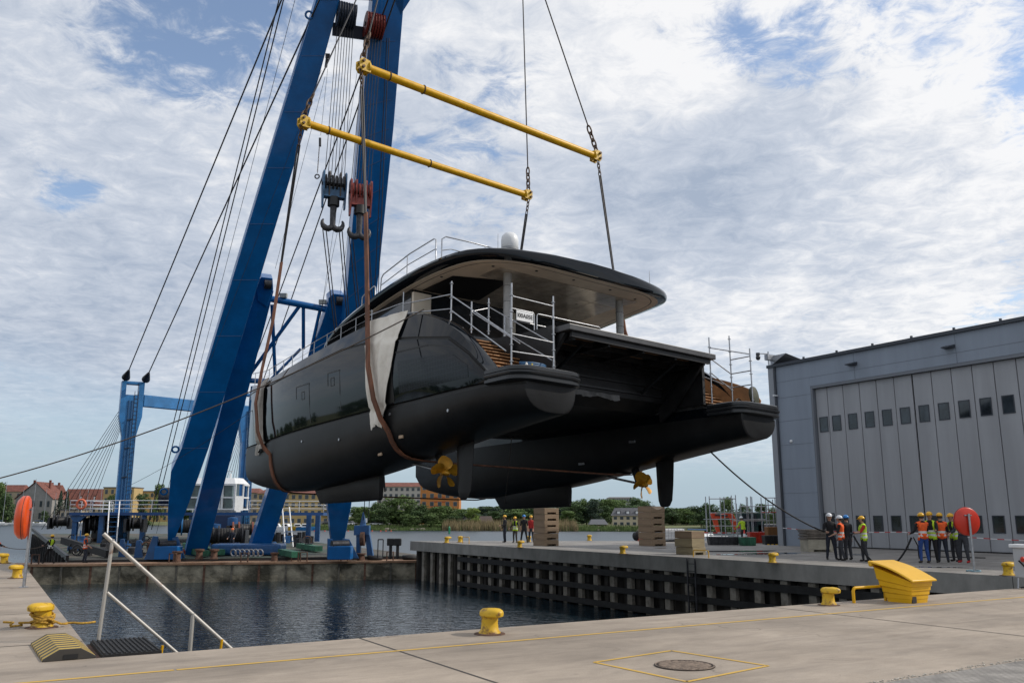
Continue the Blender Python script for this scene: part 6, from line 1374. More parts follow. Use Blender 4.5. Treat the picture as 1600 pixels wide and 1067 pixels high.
for i in range(8): kb.mi = i % 2; kb.box(aty(1197+i*3.2, 851, 54.6), (.128, .12, .1))
tag(kb.build('striped_kerb', [M_BLACK, M_YEL], org=aty(1197, 851, 54.6)), 'low black and yellow striped bumper before the hangar corner', 'bumper')
rg = MB()
# ---- scaffold frames and excavator in the yard behind
def yard_scaffold(label, xs, Y, ys, bars, boards, group='scaffold frames in the yard'):
    t = thing('scaffolding', label, 'scaffolding', aty(xs[0], 850, Y), 0, group)
    for x, yt in zip(xs, ys):
        for dy in (0, 1.1): a = aty(x, yt, Y); MB().cyl((a.x, Y+dy, 0), (a.x, Y+dy, a.z), .03, n=6).build('pole', M_STEEL, t, world=True)
    for x0, x1, y in bars: MB().cyl(aty(x0, y, Y-.02), aty(x1, y, Y-.02), .03, n=6).build('rail', M_STEEL, t, world=True)
    for x0, x1, y, m in boards: a, b = aty(x0, y, Y), aty(x1, y, Y); MB().bx((a.x, Y-.05, a.z-.05), (b.x, Y+1.1, a.z)).build('board', m, t, world=True)
M_BRD = mat('grey_board', (.42, .41, .38), .8)
yard_scaffold('tall open scaffold frame in front of the red excavator arm', [1108, 1131, 1149], 58, [775, 776, 773], [(1108, 1149, 779), (1108, 1149, 801), (1108, 1149, 811), (1108, 1155, 821.5), (1108, 1149, 836)], [(1115, 1152, 839, M_BRD), (1115, 1152, 843, M_DSTEEL)])
yard_scaffold('second scaffold frame with boards right of the excavator arm', [1157, 1172.5, 1174.5, 1196], 59, [786, 775, 776, 790], [(1157, 1196, 791), (1157, 1196, 811)], [(1152, 1183, 800, M_BRD), (1152, 1208, 812.5, M_BRD)])
yard_scaffold('scaffold frame with a red toe board touching the hangar corner', [1196, 1207, 1218], 60, [776, 780, 776], [(1196, 1218, 777.5), (1196, 1218, 789)], [(1197, 1218, 799.5, M_RED)])
ex = thing('excavator', 'red orange excavator with bent arm behind the scaffold frames', 'excavator', aty(1180, 850, 62)*1.0)
def ep(mb, n, m, sm=None, p=ex, bevel=0.0): return mb.build(n, m, p, smooth=sm, world=True, bevel=bevel)
M_EXO = mat('excavator_orange', (.62, .07, .02), .4, var=.1)
q = lambda x, y, dy=0: aty(x, y, 62+dy)
ep(MB().beam(q(1152, 826), q(1141, 803.5), .42, .34, (0, 0, 1), .34, .3), 'boom', M_EXO, bevel=.02); ep(MB().beam(q(1142, 804), q(1116, 808), .34, .3, (0, 0, 1), .26, .26), 'boom_tip', M_EXO, bevel=.02)
ep(MB().beam(q(1114, 801), q(1122.5, 832), .40, .26, (1, 0, 0), .22, .24), 'dipper_arm', M_EXO, bevel=.02); ep(MB().cyl(q(1117, 804, -.2), q(1137, 805, -.2), .06, n=8), 'hydraulic_ram', M_DSTEEL)
cabx = ep(MB().bx(tuple(q(1159, 835)), tuple(q(1184, 801, 1.5))), 'cab', mat('cab_dark_green', (.02, .05, .045), .4), bevel=.04)
ep(MB().bx(tuple(q(1162, 822, -.02)), tuple(q(1171, 804, -.01))), 'window', M_GLASSD, p=cabx); ep(MB().bx(tuple(q(1173, 822, -.02)), tuple(q(1182, 804, -.01))), 'window', M_GLASSD, p=cabx)
ep(MB().bx(tuple(q(1184.2, 836)), tuple(q(1206, 818, 1.8))), 'engine_cover', mat('machine_grey', (.2, .2, .2), .5), bevel=.06)
ep(MB().bx(tuple(q(1160, 850)), tuple(q(1212, 838, .5))), 'track', M_RUBBER, bevel=.12); ep(MB().bx(tuple(q(1160, 850, 1.6)), tuple(q(1212, 838, 2.1))), 'track', M_RUBBER, bevel=.12)
for i, (x, y, w_, h, m, lab, cat) in enumerate(((1168, 852, .9, .5, M_GREEN, 'low green crate beside the red traffic cone in the yard', 'crate'), (1183, 848, 1.1, .7, M_RED, 'red plastic barrier block in the yard', 'barrier'), (1204, 850, .9, .55, M_BLACK, 'black tub next to the striped bumper', 'tub'), (1130, 851, 1.9, .5, M_DSTEEL, 'dark steel skid under the tall scaffold frame', 'skid'), (1210, 836, 1.0, 1.1, mat('brown_crate', (.22, .1, .03), .7), 'brown timber crate beside the hangar corner', 'crate'))):
    c = atz(x, max(y, 847)) if y > 846 else aty(x, 850, 57)
    mb = MB().loft([[(-w_*.46, -.35, 0), (w_*.46, -.35, 0), (w_*.46, .35, 0), (-w_*.46, .35, 0)], [(-w_/2, -.4, h), (w_/2, -.4, h), (w_/2, .4, h), (-w_/2, .4, h)]])
    for k in range(4): mb.bx((-w_/2+.05+k*(w_-.2)/3.2, -.43, .05), (-w_/2+.11+k*(w_-.2)/3.2, -.38, h-.03))
    o = mb.build(cat.replace(' ', '_'), m, bevel=.02); o.location = c; tag(o, lab, cat)

# ---- people
P_ = person
P_('worker in black jacket and yellow helmet standing leftmost of the group by the block stack', atz(789, 847), 110, H_YEL, C_BLACK, C_NAVY, arms=((.5, .15, .9), (.1, .15, .3)), stance=.02)
P_('worker in a lime vest with straps beside the man in blue helmet', atz(805, 847.5), 150, H_YEL, C_BLACK, C_BROWN, (V_LIME, 'straps'), arms=((.1, .3, 1.4), (.1, .3, .9)), stance=.03, h=1.68)
P_('man in blue helmet and black short sleeved shirt with legs apart', atz(819, 848), 165, H_BLUE, C_BLACK, C_BLACK, short=True, arms=((.1, .2, .2), (.1, .12, .1)), stance=.13, turn=.4, h=1.8)
P_('worker in yellow helmet half hidden behind the wooden block stack', atz(830, 847), 170, H_YEL, C_REDC, C_NAVY, stance=.05, h=1.76)
P_('man in white helmet and black jacket reading something in his hands', atz(1300, 874), 175, H_WHITE, C_BLACK, C_NAVY, arms=((.15, .25, 1.25, .3), (.15, .25, 1.25, .3)), stance=.08, h=1.83)
P_('man in white helmet and red hi-vis vest seen from the side', atz(1317, 875.5), 55, H_WHITE, C_BLACK, C_GREY, (V_ORANGE, 'full'), short=True, arms=((.2, .15, .9), (.1, .15, .5)), stance=.03, stride=.25, turn=.5, h=1.74)
P_('man in blue helmet and black jacket beside the red vest', atz(1327, 874.5), 20, H_BLUE, C_BLACK, C_GREY, arms=((.1, .12, .2), (.05, .15, .15)), stance=.03, h=1.76)
P_('rope handler in lime vest and red sleeves facing left', atz(1353, 877), 82, H_YEL, C_BLACK, C_GREY, (V_LIME, 'full'), sleeve=C_REDC, arms=((.55, .1, .9), (.45, .05, .9)), stance=.0, stride=.15, h=1.72, short=True, gloves=C_NAVY, lean=.05)
P_('worker seen from behind in orange life vest and royal blue trousers', atz(1446, 879.5), 5, H_YEL, C_BLACK, C_BLUE, (V_ORANGE, 'full'), arms=((.3, .25, .9), (.5, .3, 1.3)), stance=.05, shoe=C_BROWN, h=1.84)
P_('worker in black jacket with lime waistband between two orange vests', atz(1459, 878.5), 140, H_YEL, C_BLACK, C_BLACK, (V_LIME, 'straps'), arms=((.5, .2, 1.0), (.2, .15, .5)), stance=.04, h=1.88)
P_('worker in bright orange life vest seen from behind, right of the lime waistband', atz(1475, 878.5), -15, H_YEL, C_BLACK, C_NAVY, (V_ORANGE, 'full'), arms=((.2, .1, .5), (.35, .2, .5)), stance=.06, short=True, h=1.84)
P_('worker in dark clothes with lime straps left of the round red case', atz(1495, 877), 100, H_YEL, C_BLACK, C_GREY, (V_LIME, 'straps'), arms=((.5, .1, .8), (.6, .1, .7)), stance=.05, lean=.12, h=1.82)
P_('man in blue helmet and red shoes behind the round red case', atz(1508, 879), 120, H_BLUE, C_NAVY, C_GREY, arms=((.4, .1, .9), (.4, .1, .8)), stance=.06, shoe=C_REDC, h=1.86)
P_('worker in black and lime jacket hauling a rope on the pontoon', onp(76, 880, ppt(5, 1, -1.36), V((0, 0, 1))), 60, H_YEL, V_LIME, C_BLACK, (C_BLACK, 'straps'), sleeve=C_BLACK, arms=((.8, .1, .5), (.7, .2, .5)), stance=.05, stride=-.75, lean=-.25, h=1.86, turn=.8)
P_('worker in dark overalls standing on the pontoon left of the handrail', onp(131, 879, ppt(7, 1, -1.36), V((0, 0, 1))), -70, H_YEL, C_NAVY, C_NAVY, (V_ORANGE, 'straps'), arms=((.2, .15, .6), (.3, .1, .7)), stance=.03, stride=.2, h=1.9, short=True)
P_('worker in orange life vest pulling a rope at the left quay end', V((-33.95, 58.2, -1.36)), -80, H_YEL, C_BLACK, C_BLUE, (V_ORANGE, 'full'), arms=((.8, .1, .4), (.9, .1, .3)), stance=.05, stride=.5, lean=-.3, h=1.8)
P_('worker in lime vest hauling behind the orange life vest', V((-34.6, 58.4, -1.36)), -60, H_YEL, C_BLACK, C_BLACK, (V_LIME, 'full'), arms=((.8, .1, .4), (.9, .1, .3)), stance=.05, stride=.4, lean=-.2, h=1.8)
P_('deckhand in orange helmet behind the crane winch', bdk(352, 862)+V((0, 1.5, 0)), 180, H_ORANGE, C_NAVY, C_NAVY, arms=((.3, .15, .8), (.3, .15, .8)), stance=.05, h=1.8)
P_('crane operator in dark clothes inside the white cabin', V((ud(333, 80.6).x, 80.6, UZ+.22)), 200, H_ORANGE, C_BLACK, C_BLACK, arms=((.5, .2, .9), (.5, .2, .9)), stance=.06, h=1.75)
P_('scaffolder in lime jacket in the yard before the excavator', V((aty(1163, 850, 57.2).x, 57.2, 0)), 20, H_WHITE, V_LIME, C_BLACK, arms=((.5, .2, .6), (.5, .2, .6)), stance=.06, lean=.35, h=1.7)
# ropes held by the workers
rope('tag_line', 'black tag line from the right stern of the yacht to the man in white helmet', sag(BP(5.2, 2.4, -1.45), atz(1297, 874)+V((-.15, .1, 1.12)), .35, 20), .03, M_BROPE)
rope('tag_line', 'black rope sagging between the rope handler and the blue trousered worker', sag(atz(1353, 877)+V((-.45, -.1, 1.0)), atz(1446, 879.5)+V((-.35, .2, .95)), 1.15, 20), .036, M_BROPE)
rope('tag_line', 'black rope running down from the blue trousered worker to the ground', [atz(1446, 879.5)+V((-.3, .15, .95)), atz(1440, 876)+V((-.1, 0, .6)), atz(1436, 872)+V((0, 0, .02)), atz(1455, 870)+V((0, 0, .02)), atz(1500, 871)+V((0, 0, .02)), atz(1540, 872)+V((0, 0, .02))], .022, M_BROPE)
rope('tag_line', 'thin brown tag line from under the hull to the worker by the block stack', sag(BP(-4.0, 3.2, -1.7), atz(787, 847)+V((-.2, 0, 1.15)), .5, 16), .014, M_ROPE)
rope('tag_line', 'thin rope held by the worker in orange life vest at the left quay end', sag(V((-33.5, 58.2, -.25)), onp(76, 880, ppt(5, 1, -1.36), V((0, 0, 1)))+V((-.2, 0, 1.2)), .2, 10), .02, M_ROPE)
# ================================================================ far shore
M_LEAF = [mat('leaf_dark', (.066, .12, .036), .75, var=.5, vscale=.5), mat('leaf_mid', (.115, .185, .048), .75, var=.5, vscale=.5), mat('leaf_light', (.18, .26, .045), .75, var=.4, vscale=.5), mat('leaf_blue', (.03, .06, .035), .75, var=.4, vscale=.5)]
M_BARK = mat('bark', (.06, .045, .035), .9, var=.3)
def crown_mesh(seed, n=3200, conic=False):
    """unit tree crown: height 1, leaf clumps spread through lobes"""
    r = random.Random(seed); mb = MB(); lobes = []
    if conic:
        for i in range(16): z = .12+.84*i/15; lobes.append((V((0, 0, z)), .26*(1-z)+.03, .06))
    else:
        lobes += [(V((0, 0, .55)), .24, .34), (V((0, 0, .3)), .27, .22)]
        for i in range(20):
            a = r.uniform(0, 6.28); d = r.uniform(.12, .29); z = r.uniform(.12, .88); lobes.append((V((d*math.cos(a)*(1.15-z*.55), d*math.sin(a)*(1.15-z*.55), z)), r.uniform(.09, .17), r.uniform(.08, .14)))
    for i in range(n):
        c, rr, rz = r.choice(lobes); d = V((r.gauss(0, 1), r.gauss(0, 1), r.gauss(0, 1))).normalized(); k = r.uniform(.55, 1.05)
        p = c+V((d.x*rr*k, d.y*rr*k, d.z*rz*k)); s = r.uniform(.014, .036)
        u_ = V((r.gauss(0, 1), r.gauss(0, 1), r.gauss(0, .7))).normalized(); w_ = u_.cross(d+V((0.01, .3, 0))).normalized(); mb.mi = 0
        mb.add([p-u_*s, p-w_*s*.6+d*s*.3, p+u_*s, p+w_*s*.6+d*s*.3], [(0, 1, 2, 3)])
    me = bpy.data.meshes.new('crown'); me.from_pydata(mb.v, [], mb.f); return me
CROWNS = [crown_mesh(s) for s in (1, 2, 3, 4, 5)]; CONIC = crown_mesh(9, 1300, True)
tm = MB().tube([(0, 0, 0), (.01, 0, .25), (-.01, .01, .5), (0, 0, .8)], [.028, .022, .016, .004], 7)
for a in range(5): an = a*1.3; tm.tube([(0, 0, .22+.07*a), (.1*math.cos(an), .1*math.sin(an), .36+.07*a), (.18*math.cos(an), .18*math.sin(an), .5+.07*a)], [.013, .009, .003], 5)
TRUNK = bpy.data.meshes.new('trunk'); TRUNK.from_pydata([tuple(p) for p in tm.v], [], tm.f); TRUNK.materials.append(M_BARK)
CR = {}
def crown_of(i, m):
    if (i, m) not in CR:
        me = (CONIC if i == 9 else CROWNS[i]).copy(); me.materials.append(M_LEAF[m]); CR[(i, m)] = me
    return CR[(i, m)]
KIND = ['dark green', 'mid green', 'light green', 'blue green']
def tree(label, px, ytop, wpx, Y, m=0, i=None, zb=None, name='tree', group='trees on the far shore'):
    p = aty(px, ytop, Y); ys = interp(SHORE, p.x); zb = land_z(p.x, Y, ys) if zb is None else zb
    h = p.z-zb; w_ = wpx/FPX*Y
    t = thing(name, label, 'tree', (p.x, Y, zb), random.uniform(0, 6), group)
    i = random.randrange(5) if i is None else i
    for nm, me in (('trunk', TRUNK), ('crown', crown_of(i, m))):
        o = bpy.data.objects.new(nm, me); COL.objects.link(o); o.parent = t
        kx = w_/.60 if i != 9 else w_/.45
        o.scale = (kx, kx, h*1.02) if nm == 'crown' else (h*.9, h*.9, h)
    return t
TREES = [ # px, top, width, Y, tone, label
 (571, 789, 26, 292, 1, 'mid green tree right of the right blue crane foot'), (592, 784, 28, 290, 0, 'dark tree behind the pendant wires under the keel'), (612, 776, 32, 296, 1, 'mid green tree below the black keel fin'), (634, 773, 34, 294, 1, 'tall mid green tree left of the orange block'), (653, 784, 30, 286, 0, 'dark tree at the left corner of the orange block'), (684, 789, 27, 284, 1, 'bright rounded tree in front of the orange block'),
 (704, 804, 14, 280, 0, 'small dark bush tree left of the green channel marker'), (717, 805, 14, 279, 0, 'small dark bush tree right of the green channel marker'), (740, 791, 24, 282, 2, 'light green tree behind the reeds, left of the hut'), (675, 803, 30, 279, 1, 'low spreading tree at the foot of the orange block'), (640, 803, 26, 280, 1, 'low bushy tree below the orange block corner'),
 (897, 786, 36, 300, 0, 'dark tree right of the left block stack'), (916, 779, 34, 315, 1, 'tall tree behind the small grey shed'), (886, 797, 30, 287, 1, 'mid green tree touching the left block stack'), (940, 788, 32, 320, 0, 'dark tree left of the cream house'), (1050, 790, 36, 300, 0, 'dark tree right of the tall block stack'), (1072, 794, 34, 290, 1, 'mid green tree above the low block stack'), (1094, 786, 34, 260, 0, 'dark tree left of the tall scaffold frame'), (1120, 783, 34, 240, 0, 'dark tree inside the tall scaffold frame'), (1137, 775, 30, 245, 1, 'tall tree between the scaffold frames'), (1163, 787, 20, 250, 0, 'dark tree above the excavator cab'), (1187, 786, 24, 255, 0, 'dark tree behind the scaffold boards'), (1208, 792, 22, 250, 1, 'mid green tree left of the hangar corner'),
 (3, 752, 26, 470, 1, 'mid green tree cut by the left picture edge'), (14, 770, 26, 465, 0, 'dark tree between the left edge and the gabled house'), (250, 752, 18, 470, 1, 'round green tree behind the near crane leg'), (225, 770, 22, 430, 0, 'dark tree right of the left rear tower'), (530, 787, 26, 300, 0, 'dark tree left of the right crane leg'), (176, 771, 20, 460, 0, 'dark tree left of the left rear tower'), (72, 795, 14, 462, 0, 'small dark tree beside the gabled house')]
for px, yt, w_, Y, m, lab in TREES: tree(lab, px, yt, w_, Y, m)
tree('dark spruce in front of the long red roofed house', 96, 768, 16, 455, 3, 9); tree('second dark spruce right of the first, before the long red roofed house', 106, 769, 15, 458, 3, 9); tree('slim dark cypress beside the gabled house', 87, 783, 7, 452, 3, 9)
for k in range(120):   # the wooded rise behind
    px = random.uniform(735, 1215); Y = random.uniform(300, 400); base = interp([(735, 790), (800, 787), (870, 786), (905, 778), (950, 774), (1000, 776), (1040, 789), (1080, 794), (1215, 799)], px)
    tree('tree of the wooded rise behind the far shore', px, base+random.uniform(0, 14), random.uniform(24, 42), Y, random.choice([0, 0, 1, 3]), group='trees on the wooded rise')
for k in range(40):
    px = random.uniform(-20, 620); tree('tree behind the houses of the far left shore', px, random.uniform(785, 795), random.uniform(16, 30), random.uniform(505, 560), random.choice([0, 0, 1]), group='trees behind the left houses')
for k in range(24):
    px = random.uniform(560, 735); tree('bushy tree in the green belt behind the far shore lawn', px, random.uniform(788, 800), random.uniform(24, 38), random.uniform(292, 318), random.choice([0, 1, 1, 2]), group='bushy trees behind the lawn')
for k in range(60):
    y = random.uniform(-150, 430); x = interp([(-500, -400), (-100, -360), (200, -345), (420, -330)], y)-random.uniform(4, 60)
    t = thing('tree', 'tree on the left bank of the harbour', 'tree', (x, y, -1.7), random.uniform(0, 6), 'trees on the left bank')
    for nm, me in (('trunk', TRUNK), ('crown', crown_of(random.randrange(5), 0))):
        o = bpy.data.objects.new(nm, me); COL.objects.link(o); o.parent = t; q = random.uniform(11, 17); o.scale = (q, q, q)
# shrubs, reeds, rocks
r = random.Random(5); mb = MB()
for i in range(15000):
    px = r.uniform(440, 1010); p = aty(px, 830, 268); x = p.x; ys = interp(SHORE, x); d = r.uniform(-1.5, 9)
    hh = (r.uniform(1.6, 3.2) if 690 < px < 900 else r.uniform(.4, 1.1) if px < 690 and not 610 < px < 660 else r.uniform(.5, 1.2)); s_ = r.uniform(.05, .16); a = r.uniform(0, 6.28); z = max(WZ, land_z(x, ys+d, ys))-.1
    mb.mi = 0 if hh*r.uniform(.6, 1.2) < 1.5 else 1
    b0 = V((x, ys+d, z)); mb.add([b0+V((s_*math.cos(a), s_*math.sin(a), 0)), b0-V((s_*math.cos(a), s_*math.sin(a), 0)), b0+V((r.uniform(-.3, .3), r.uniform(-.2, .2), hh))], [(0, 1, 2)])
tag(mb.build('reeds', [mat('reed_green', (.085, .13, .035), .9, var=.3, vscale=.3), mat('reed_straw', (.24, .19, .10), .9, var=.3, vscale=.3)], recalc=False), 'green and straw coloured reeds along the far water edge', 'reeds', kind='stuff')
for i in range(11):
    px = [600, 605, 612, 650, 653, 657, 660, 930, 958, 990, 640][i]; p = aty(px, 827, 268); ys = interp(SHORE, p.x)
    mb = MB().sphere((0, 0, 0), r.uniform(.5, 1.0), 7, 5, (1.3, .8, .6)); mb.v = [q*r.uniform(.85, 1.15) for q in mb.v]
    o = mb.build('rock', mat('shore_rock', (.22, .19, .16), .9, var=.3)); o.location = (p.x, ys+.6, WZ+.25); tag(o, 'pale rock lying at the far water edge', 'rock', 'rocks at the far water edge')
# ---- houses
def house(label, x0, x1, ytop, ybase, Y, wall, roof, roof_h=0, rows=3, cols=6, cat='house', dep=10, wpane=(.05, .06, .07), gable=False, rz=0.0, balcony=0, chim=0, group=None, name='house', wh=.5, dormers=0, skew=0.0):
    a, b = aty(x0, ybase, Y), aty(x1, ybase, Y); z0 = -3.0; zt = aty((x0+x1)/2, ytop, Y).z; W_ = b.x-a.x; ze = zt-roof_h
    t = thing(name, label, cat, (a.x, Y, z0), skew, group); H_ = ze-z0; M1 = mat('pane_dark', wpane, .15)
    MB().bx((0, 0, 0), (W_, dep, H_)).build('wall', wall, t)
    if roof_h > 0:
        if gable: prof = [(-.6, H_-.3), (W_/2, H_+roof_h), (W_+.6, H_-.3), (W_+.6, H_-.05), (W_/2, H_+roof_h+.35), (-.6, H_-.05)]; MB().loft([[(x, y, z) for x, z in prof] for y in (-.6, dep+.6)]).build('roof', roof, t); MB().extr([(0, 0.02, H_-.01), (W_, .02, H_-.01), (W_/2, .02, H_+roof_h-.3)], (0, .3, 0)).build('gable_wall', wall, t)
        else: MB().loft([[(-.5, -.6, H_), (W_+.5, -.6, H_), (W_+.5, dep+.6, H_), (-.5, dep+.6, H_)], [(min(1.5, W_*.08), dep*.42, H_+roof_h), (W_-min(1.5, W_*.08), dep*.42, H_+roof_h), (W_-min(1.5, W_*.08), dep*.58, H_+roof_h), (min(1.5, W_*.08), dep*.58, H_+roof_h)]]).build('roof', roof, t)
    else: MB().bx((-.3, -.3, H_), (W_+.3, dep+.3, H_+.5)).build('roof', roof, t)
    zb = 3.0-1.6
    for i in range(rows):
        for j in range(cols):
            cx_ = W_*(j+.5)/cols; cz = zb+(H_-zb)*(i+.55)/rows; hw, hh = min(.7, W_/cols*.25), (H_-zb)/rows*wh*.5
            f = MB().bx((cx_-hw-.07, -.06, cz-hh-.07), (cx_+hw+.07, -.01, cz+hh+.07)).build('window_frame', M_FRAME, t)
            MB().bx((cx_-hw, -.10, cz-hh), (cx_+hw, -.062, cz+hh)).build('window_pane', M1, f)
    for i in range(balcony):
        for j in (1, cols-2):
            cx_ = W_*(j+.5)/cols; cz = zb+(H_-zb)*(i+.15)/rows
            MB().bx((cx_-1.6, -1.2, cz), (cx_+1.6, -.02, cz+1.0)).build('balcony', mat('balcony_grey', (.25, .23, .21), .7), t)
    for i in range(chim): x = W_*(i+.6)/(chim+.3); MB().bx((x-.5, dep*.45, H_+roof_h*.5), (x+.5, dep*.45+.9, H_+roof_h+1.4)).build('chimney', mat('chimney_brick', (.17, .06, .045), .9), t)
    for i in range(dormers): x = W_*(i+.7)/(dormers+.4); d = MB().bx((x-.7, .6, H_+roof_h*.18), (x+.7, 2.6, H_+roof_h*.62)).build('dormer', roof, t); MB().bx((x-.45, .52, H_+roof_h*.24), (x+.45, .58, H_+roof_h*.54)).build('window_pane', M_WHITE, d)
    return t
M_FRAME = mat('pale_frame', (.40, .38, .35), .7)
R_RED = mat('red_tiles', (.17, .062, .045), .85, var=.25, vscale=.7); R_SLATE = mat('slate_roof', (.07, .072, .082), .7, var=.2, vscale=.8); R_DARK = mat('flat_roof', (.12, .11, .11), .9)
W_BEIGE = mat('beige_render', (.36, .30, .22), .9, var=.08, vscale=.4); W_YEL = mat('yellow_render', (.46, .33, .15), .9, var=.08, vscale=.4); W_OR = mat('orange_render', (.48, .19, .055), .9, var=.08, vscale=.4); W_CREAM = mat('cream_render', (.50, .43, .31), .9, var=.06, vscale=.4); W_GREY = mat('grey_render', (.28, .27, .26), .9, var=.1, vscale=.4); W_WHT = mat('pale_render', (.42, .40, .38), .9)
house('grey gabled house with red roof behind the orange life ring case', 20, 78, 753, 818, 482, W_GREY, R_RED, 9, 2, 5, gable=True, chim=2, dep=16)
house('house with steep red roof and chimneys right behind the gabled house', 50, 85, 757, 818, 500, W_CREAM, R_RED, 7, 3, 4, chim=3, dep=12)
house('beige house at the left picture edge behind the trees', -8, 30, 757, 818, 520, W_BEIGE, R_RED, 4, 3, 3, dep=10)
house('long house with brown red roof behind the spruces', 86, 158, 763, 818, 500, W_CREAM, R_RED, 10, 2, 8, dep=18, dormers=3)
house('low grey pavilion at the far left shore', 92, 126, 797, 819, 450, W_BEIGE, R_DARK, 0, 1, 4, dep=8)
house('ochre apartment block left of the left rear tower', 157, 205, 762, 818, 478, W_YEL, R_DARK, 0, 4, 5, 'apartment block', 12, name='apartment_block')
house('ochre apartment block glimpsed right of the left rear tower', 206, 262, 768, 818, 490, W_YEL, R_DARK, 0, 4, 5, 'apartment block', 12, name='apartment_block')
house('yellow apartment block with balconies and red attic under the bow', 400, 524, 764, 815, 335, W_YEL, R_RED, 1.6, 4, 12, 'apartment block', 12, balcony=4, name='apartment_block')
house('beige apartment block behind the second rear tower', 318, 402, 762, 815, 372, W_BEIGE, R_RED, 2, 4, 8, 'apartment block', 12, balcony=3, name='apartment_block')
house('pale pink apartment block above the trees, left of the orange block', 588, 666, 753, 812, 395, W_WHT, R_RED, 2, 6, 9, 'apartment block', 12, name='apartment_block')
ob_ = house('orange apartment block with red stripes beneath the stern strap', 656, 717, 756, 813, 345, W_OR, R_DARK, 0, 5, 5, 'apartment block', 14, name='apartment_block')
for i in range(5):
    w_ = aty(700, 800, 345).x-aty(672, 800, 345).x; MB().bx((aty(672, 800, 345).x-aty(656, 800, 345).x, -.05, 5.0+i*1.7), (aty(672, 800, 345).x-aty(656, 800, 345).x+w_, -.005, 5.35+i*1.7)).build('red_stripe', mat('stripe_red', (.38, .07, .03), .9), ob_)
house('grey tower block on top of the wooded rise', 951, 991, 776, 800, 690, mat('grey_tower', (.26, .27, .28), .9), R_DARK, 1.0, 4, 10, 'apartment block', 14, name='apartment_block')
house('cream house with slate mansard roof and dormers on the far shore', 957, 1006, 793, 826, 284, W_CREAM, R_SLATE, 2.5, 2, 5, dep=12, dormers=3, skew=-.12)
house('small stone shed with grey roof left of the cream house', 923, 948, 811, 826, 276, mat('stone_brown', (.2, .15, .11), .9, var=.2), mat('grey_tin', (.10, .105, .115), .6), 1.6, 1, 2, dep=5, name='shed', cat='shed')
house('low hut with brown roof behind the reeds', 748, 769, 806, 826, 286, mat('hut_grey', (.14, .13, .12), .9), mat('brown_felt', (.085, .062, .055), .9), 2.2, 1, 2, dep=6, name='hut', cat='hut')
house('tiny white gabled hut left of the light green tree', 724, 732, 805, 822, 283, W_WHT, R_SLATE, 1.2, 1, 1, dep=4, gable=True, name='hut', cat='hut')
# ---- boats, cars, marks
def sailboat(px, ytop, Y, lab, L_=9.0, hullc=M_WHITE):
    p = aty(px, 819, Y); t = thing('sailing_boat', lab, 'sailing boat', (p.x, Y, WZ), random.uniform(-.5, .5), 'sailing boats at the far left shore')
    rg = []
    for i in range(9):
        s_ = i/8; x = lerp(-L_/2, L_/2, s_); w_ = 1.35*math.sin(PI*min(1, .25+.75*s_)**1.0)**.7 if s_ < 1 else .03; rg.append([(x, -w_, .95+.2*s_), (x, -w_*.7, 0), (x, 0, -.3), (x, w_*.7, 0), (x, w_, .95+.2*s_)])
    MB().loft(rg).build('hull', hullc, t, smooth=40)
    MB().loft([[(-1.5, -.8, .95), (1.8, -.6, .95), (1.8, .6, .95), (-1.5, .8, .95)], [(-1.3, -.6, 1.5), (1.2, -.45, 1.45), (1.2, .45, 1.45), (-1.3, .6, 1.5)]]).build('cabin', M_WHITE, t)
    zt = aty(px, ytop, Y).z-WZ; m = MB().cyl((.4, 0, 1), (.4, 0, zt), .13, .09, 7).build('mast', M_STEEL, t); MB().cyl((.4, 0, 2.1), (-3.4, 0, 2.2), .12, n=6).build('boom', mat('sail_cover_blue', (.03, .08, .2), .7), t)
    MB().cyl((.4, -.9, zt*.6), (.4, .9, zt*.6), .04, n=5).build('spreader', M_STEEL, m)
for px, yt, Y, lab in ((2, 752, 440, 'sailing boat with tall mast at the left picture edge'), (30, 765, 440, 'sailing boat moored left of the orange life ring case'), (48, 748, 445, 'sailing boat whose mast rises behind the orange life ring case'), (66, 764, 430, 'sailing boat with bright mast just right of the orange case'), (82, 770, 445, 'sailing boat before the red roofed house corner'), (99, 761, 430, 'sailing boat with mast in front of the spruces'), (119, 766, 440, 'sailing boat behind the deck rail life ring'), (132, 765, 435, 'sailing boat with mast right of the deck rail life ring'), (153, 764, 440, 'sailing boat beneath the luffing ropes'), (1101, 787, 150, 'small sailing boat with thin mast right of the low block stack')): sailboat(px, yt, Y, lab)
def motorboat(px, Y, lab, c, L_=6.5):
    p = aty(px, 825, Y); t = thing('motor_boat', lab, 'motor boat', (p.x, Y, WZ), random.uniform(-.4, .4), 'motor boats at the far shore')
    rg = []
    for i in range(8):
        s_ = i/7; x = lerp(-L_/2, L_/2, s_); w_ = [1.1, 1.2, 1.25, 1.2, 1.1, .85, .5, .03][i]; rg.append([(x, -w_, .9+.35*s_), (x, -w_*.75, 0), (x, 0, -.25), (x, w_*.75, 0), (x, w_, .9+.35*s_)])
    MB().loft(rg).build('hull', c, t, smooth=40)
    MB().loft([[(-1.6, -.9, .9), (1.0, -.8, 1.0), (1.0, .8, 1.0), (-1.6, .9, .9)], [(-1.4, -.75, 2.1), (.3, -.65, 2.1), (.3, .65, 2.1), (-1.4, .75, 2.1)]]).build('wheelhouse', M_WHITE, t, bevel=.05); MB().bx((-1.3, -.93, 1.4), (.3, .93, 1.8)).build('window', M_GLASSD, t)
for px, Y, c, lab in ((434, 275, M_WHITE, 'white motor boat moored left of the white crane ladders'), (449, 278, M_YELW, 'yellow motor boat behind the white crane ladders'), (467, 280, M_DSTEEL, 'dark motor boat between the crane ladders'), (479, 276, M_BLUE2, 'blue motor boat right of the crane ladders'), (24, 440, M_WHITE, 'white motor boat moored at the left shore')): motorboat(px, Y, lab, c)
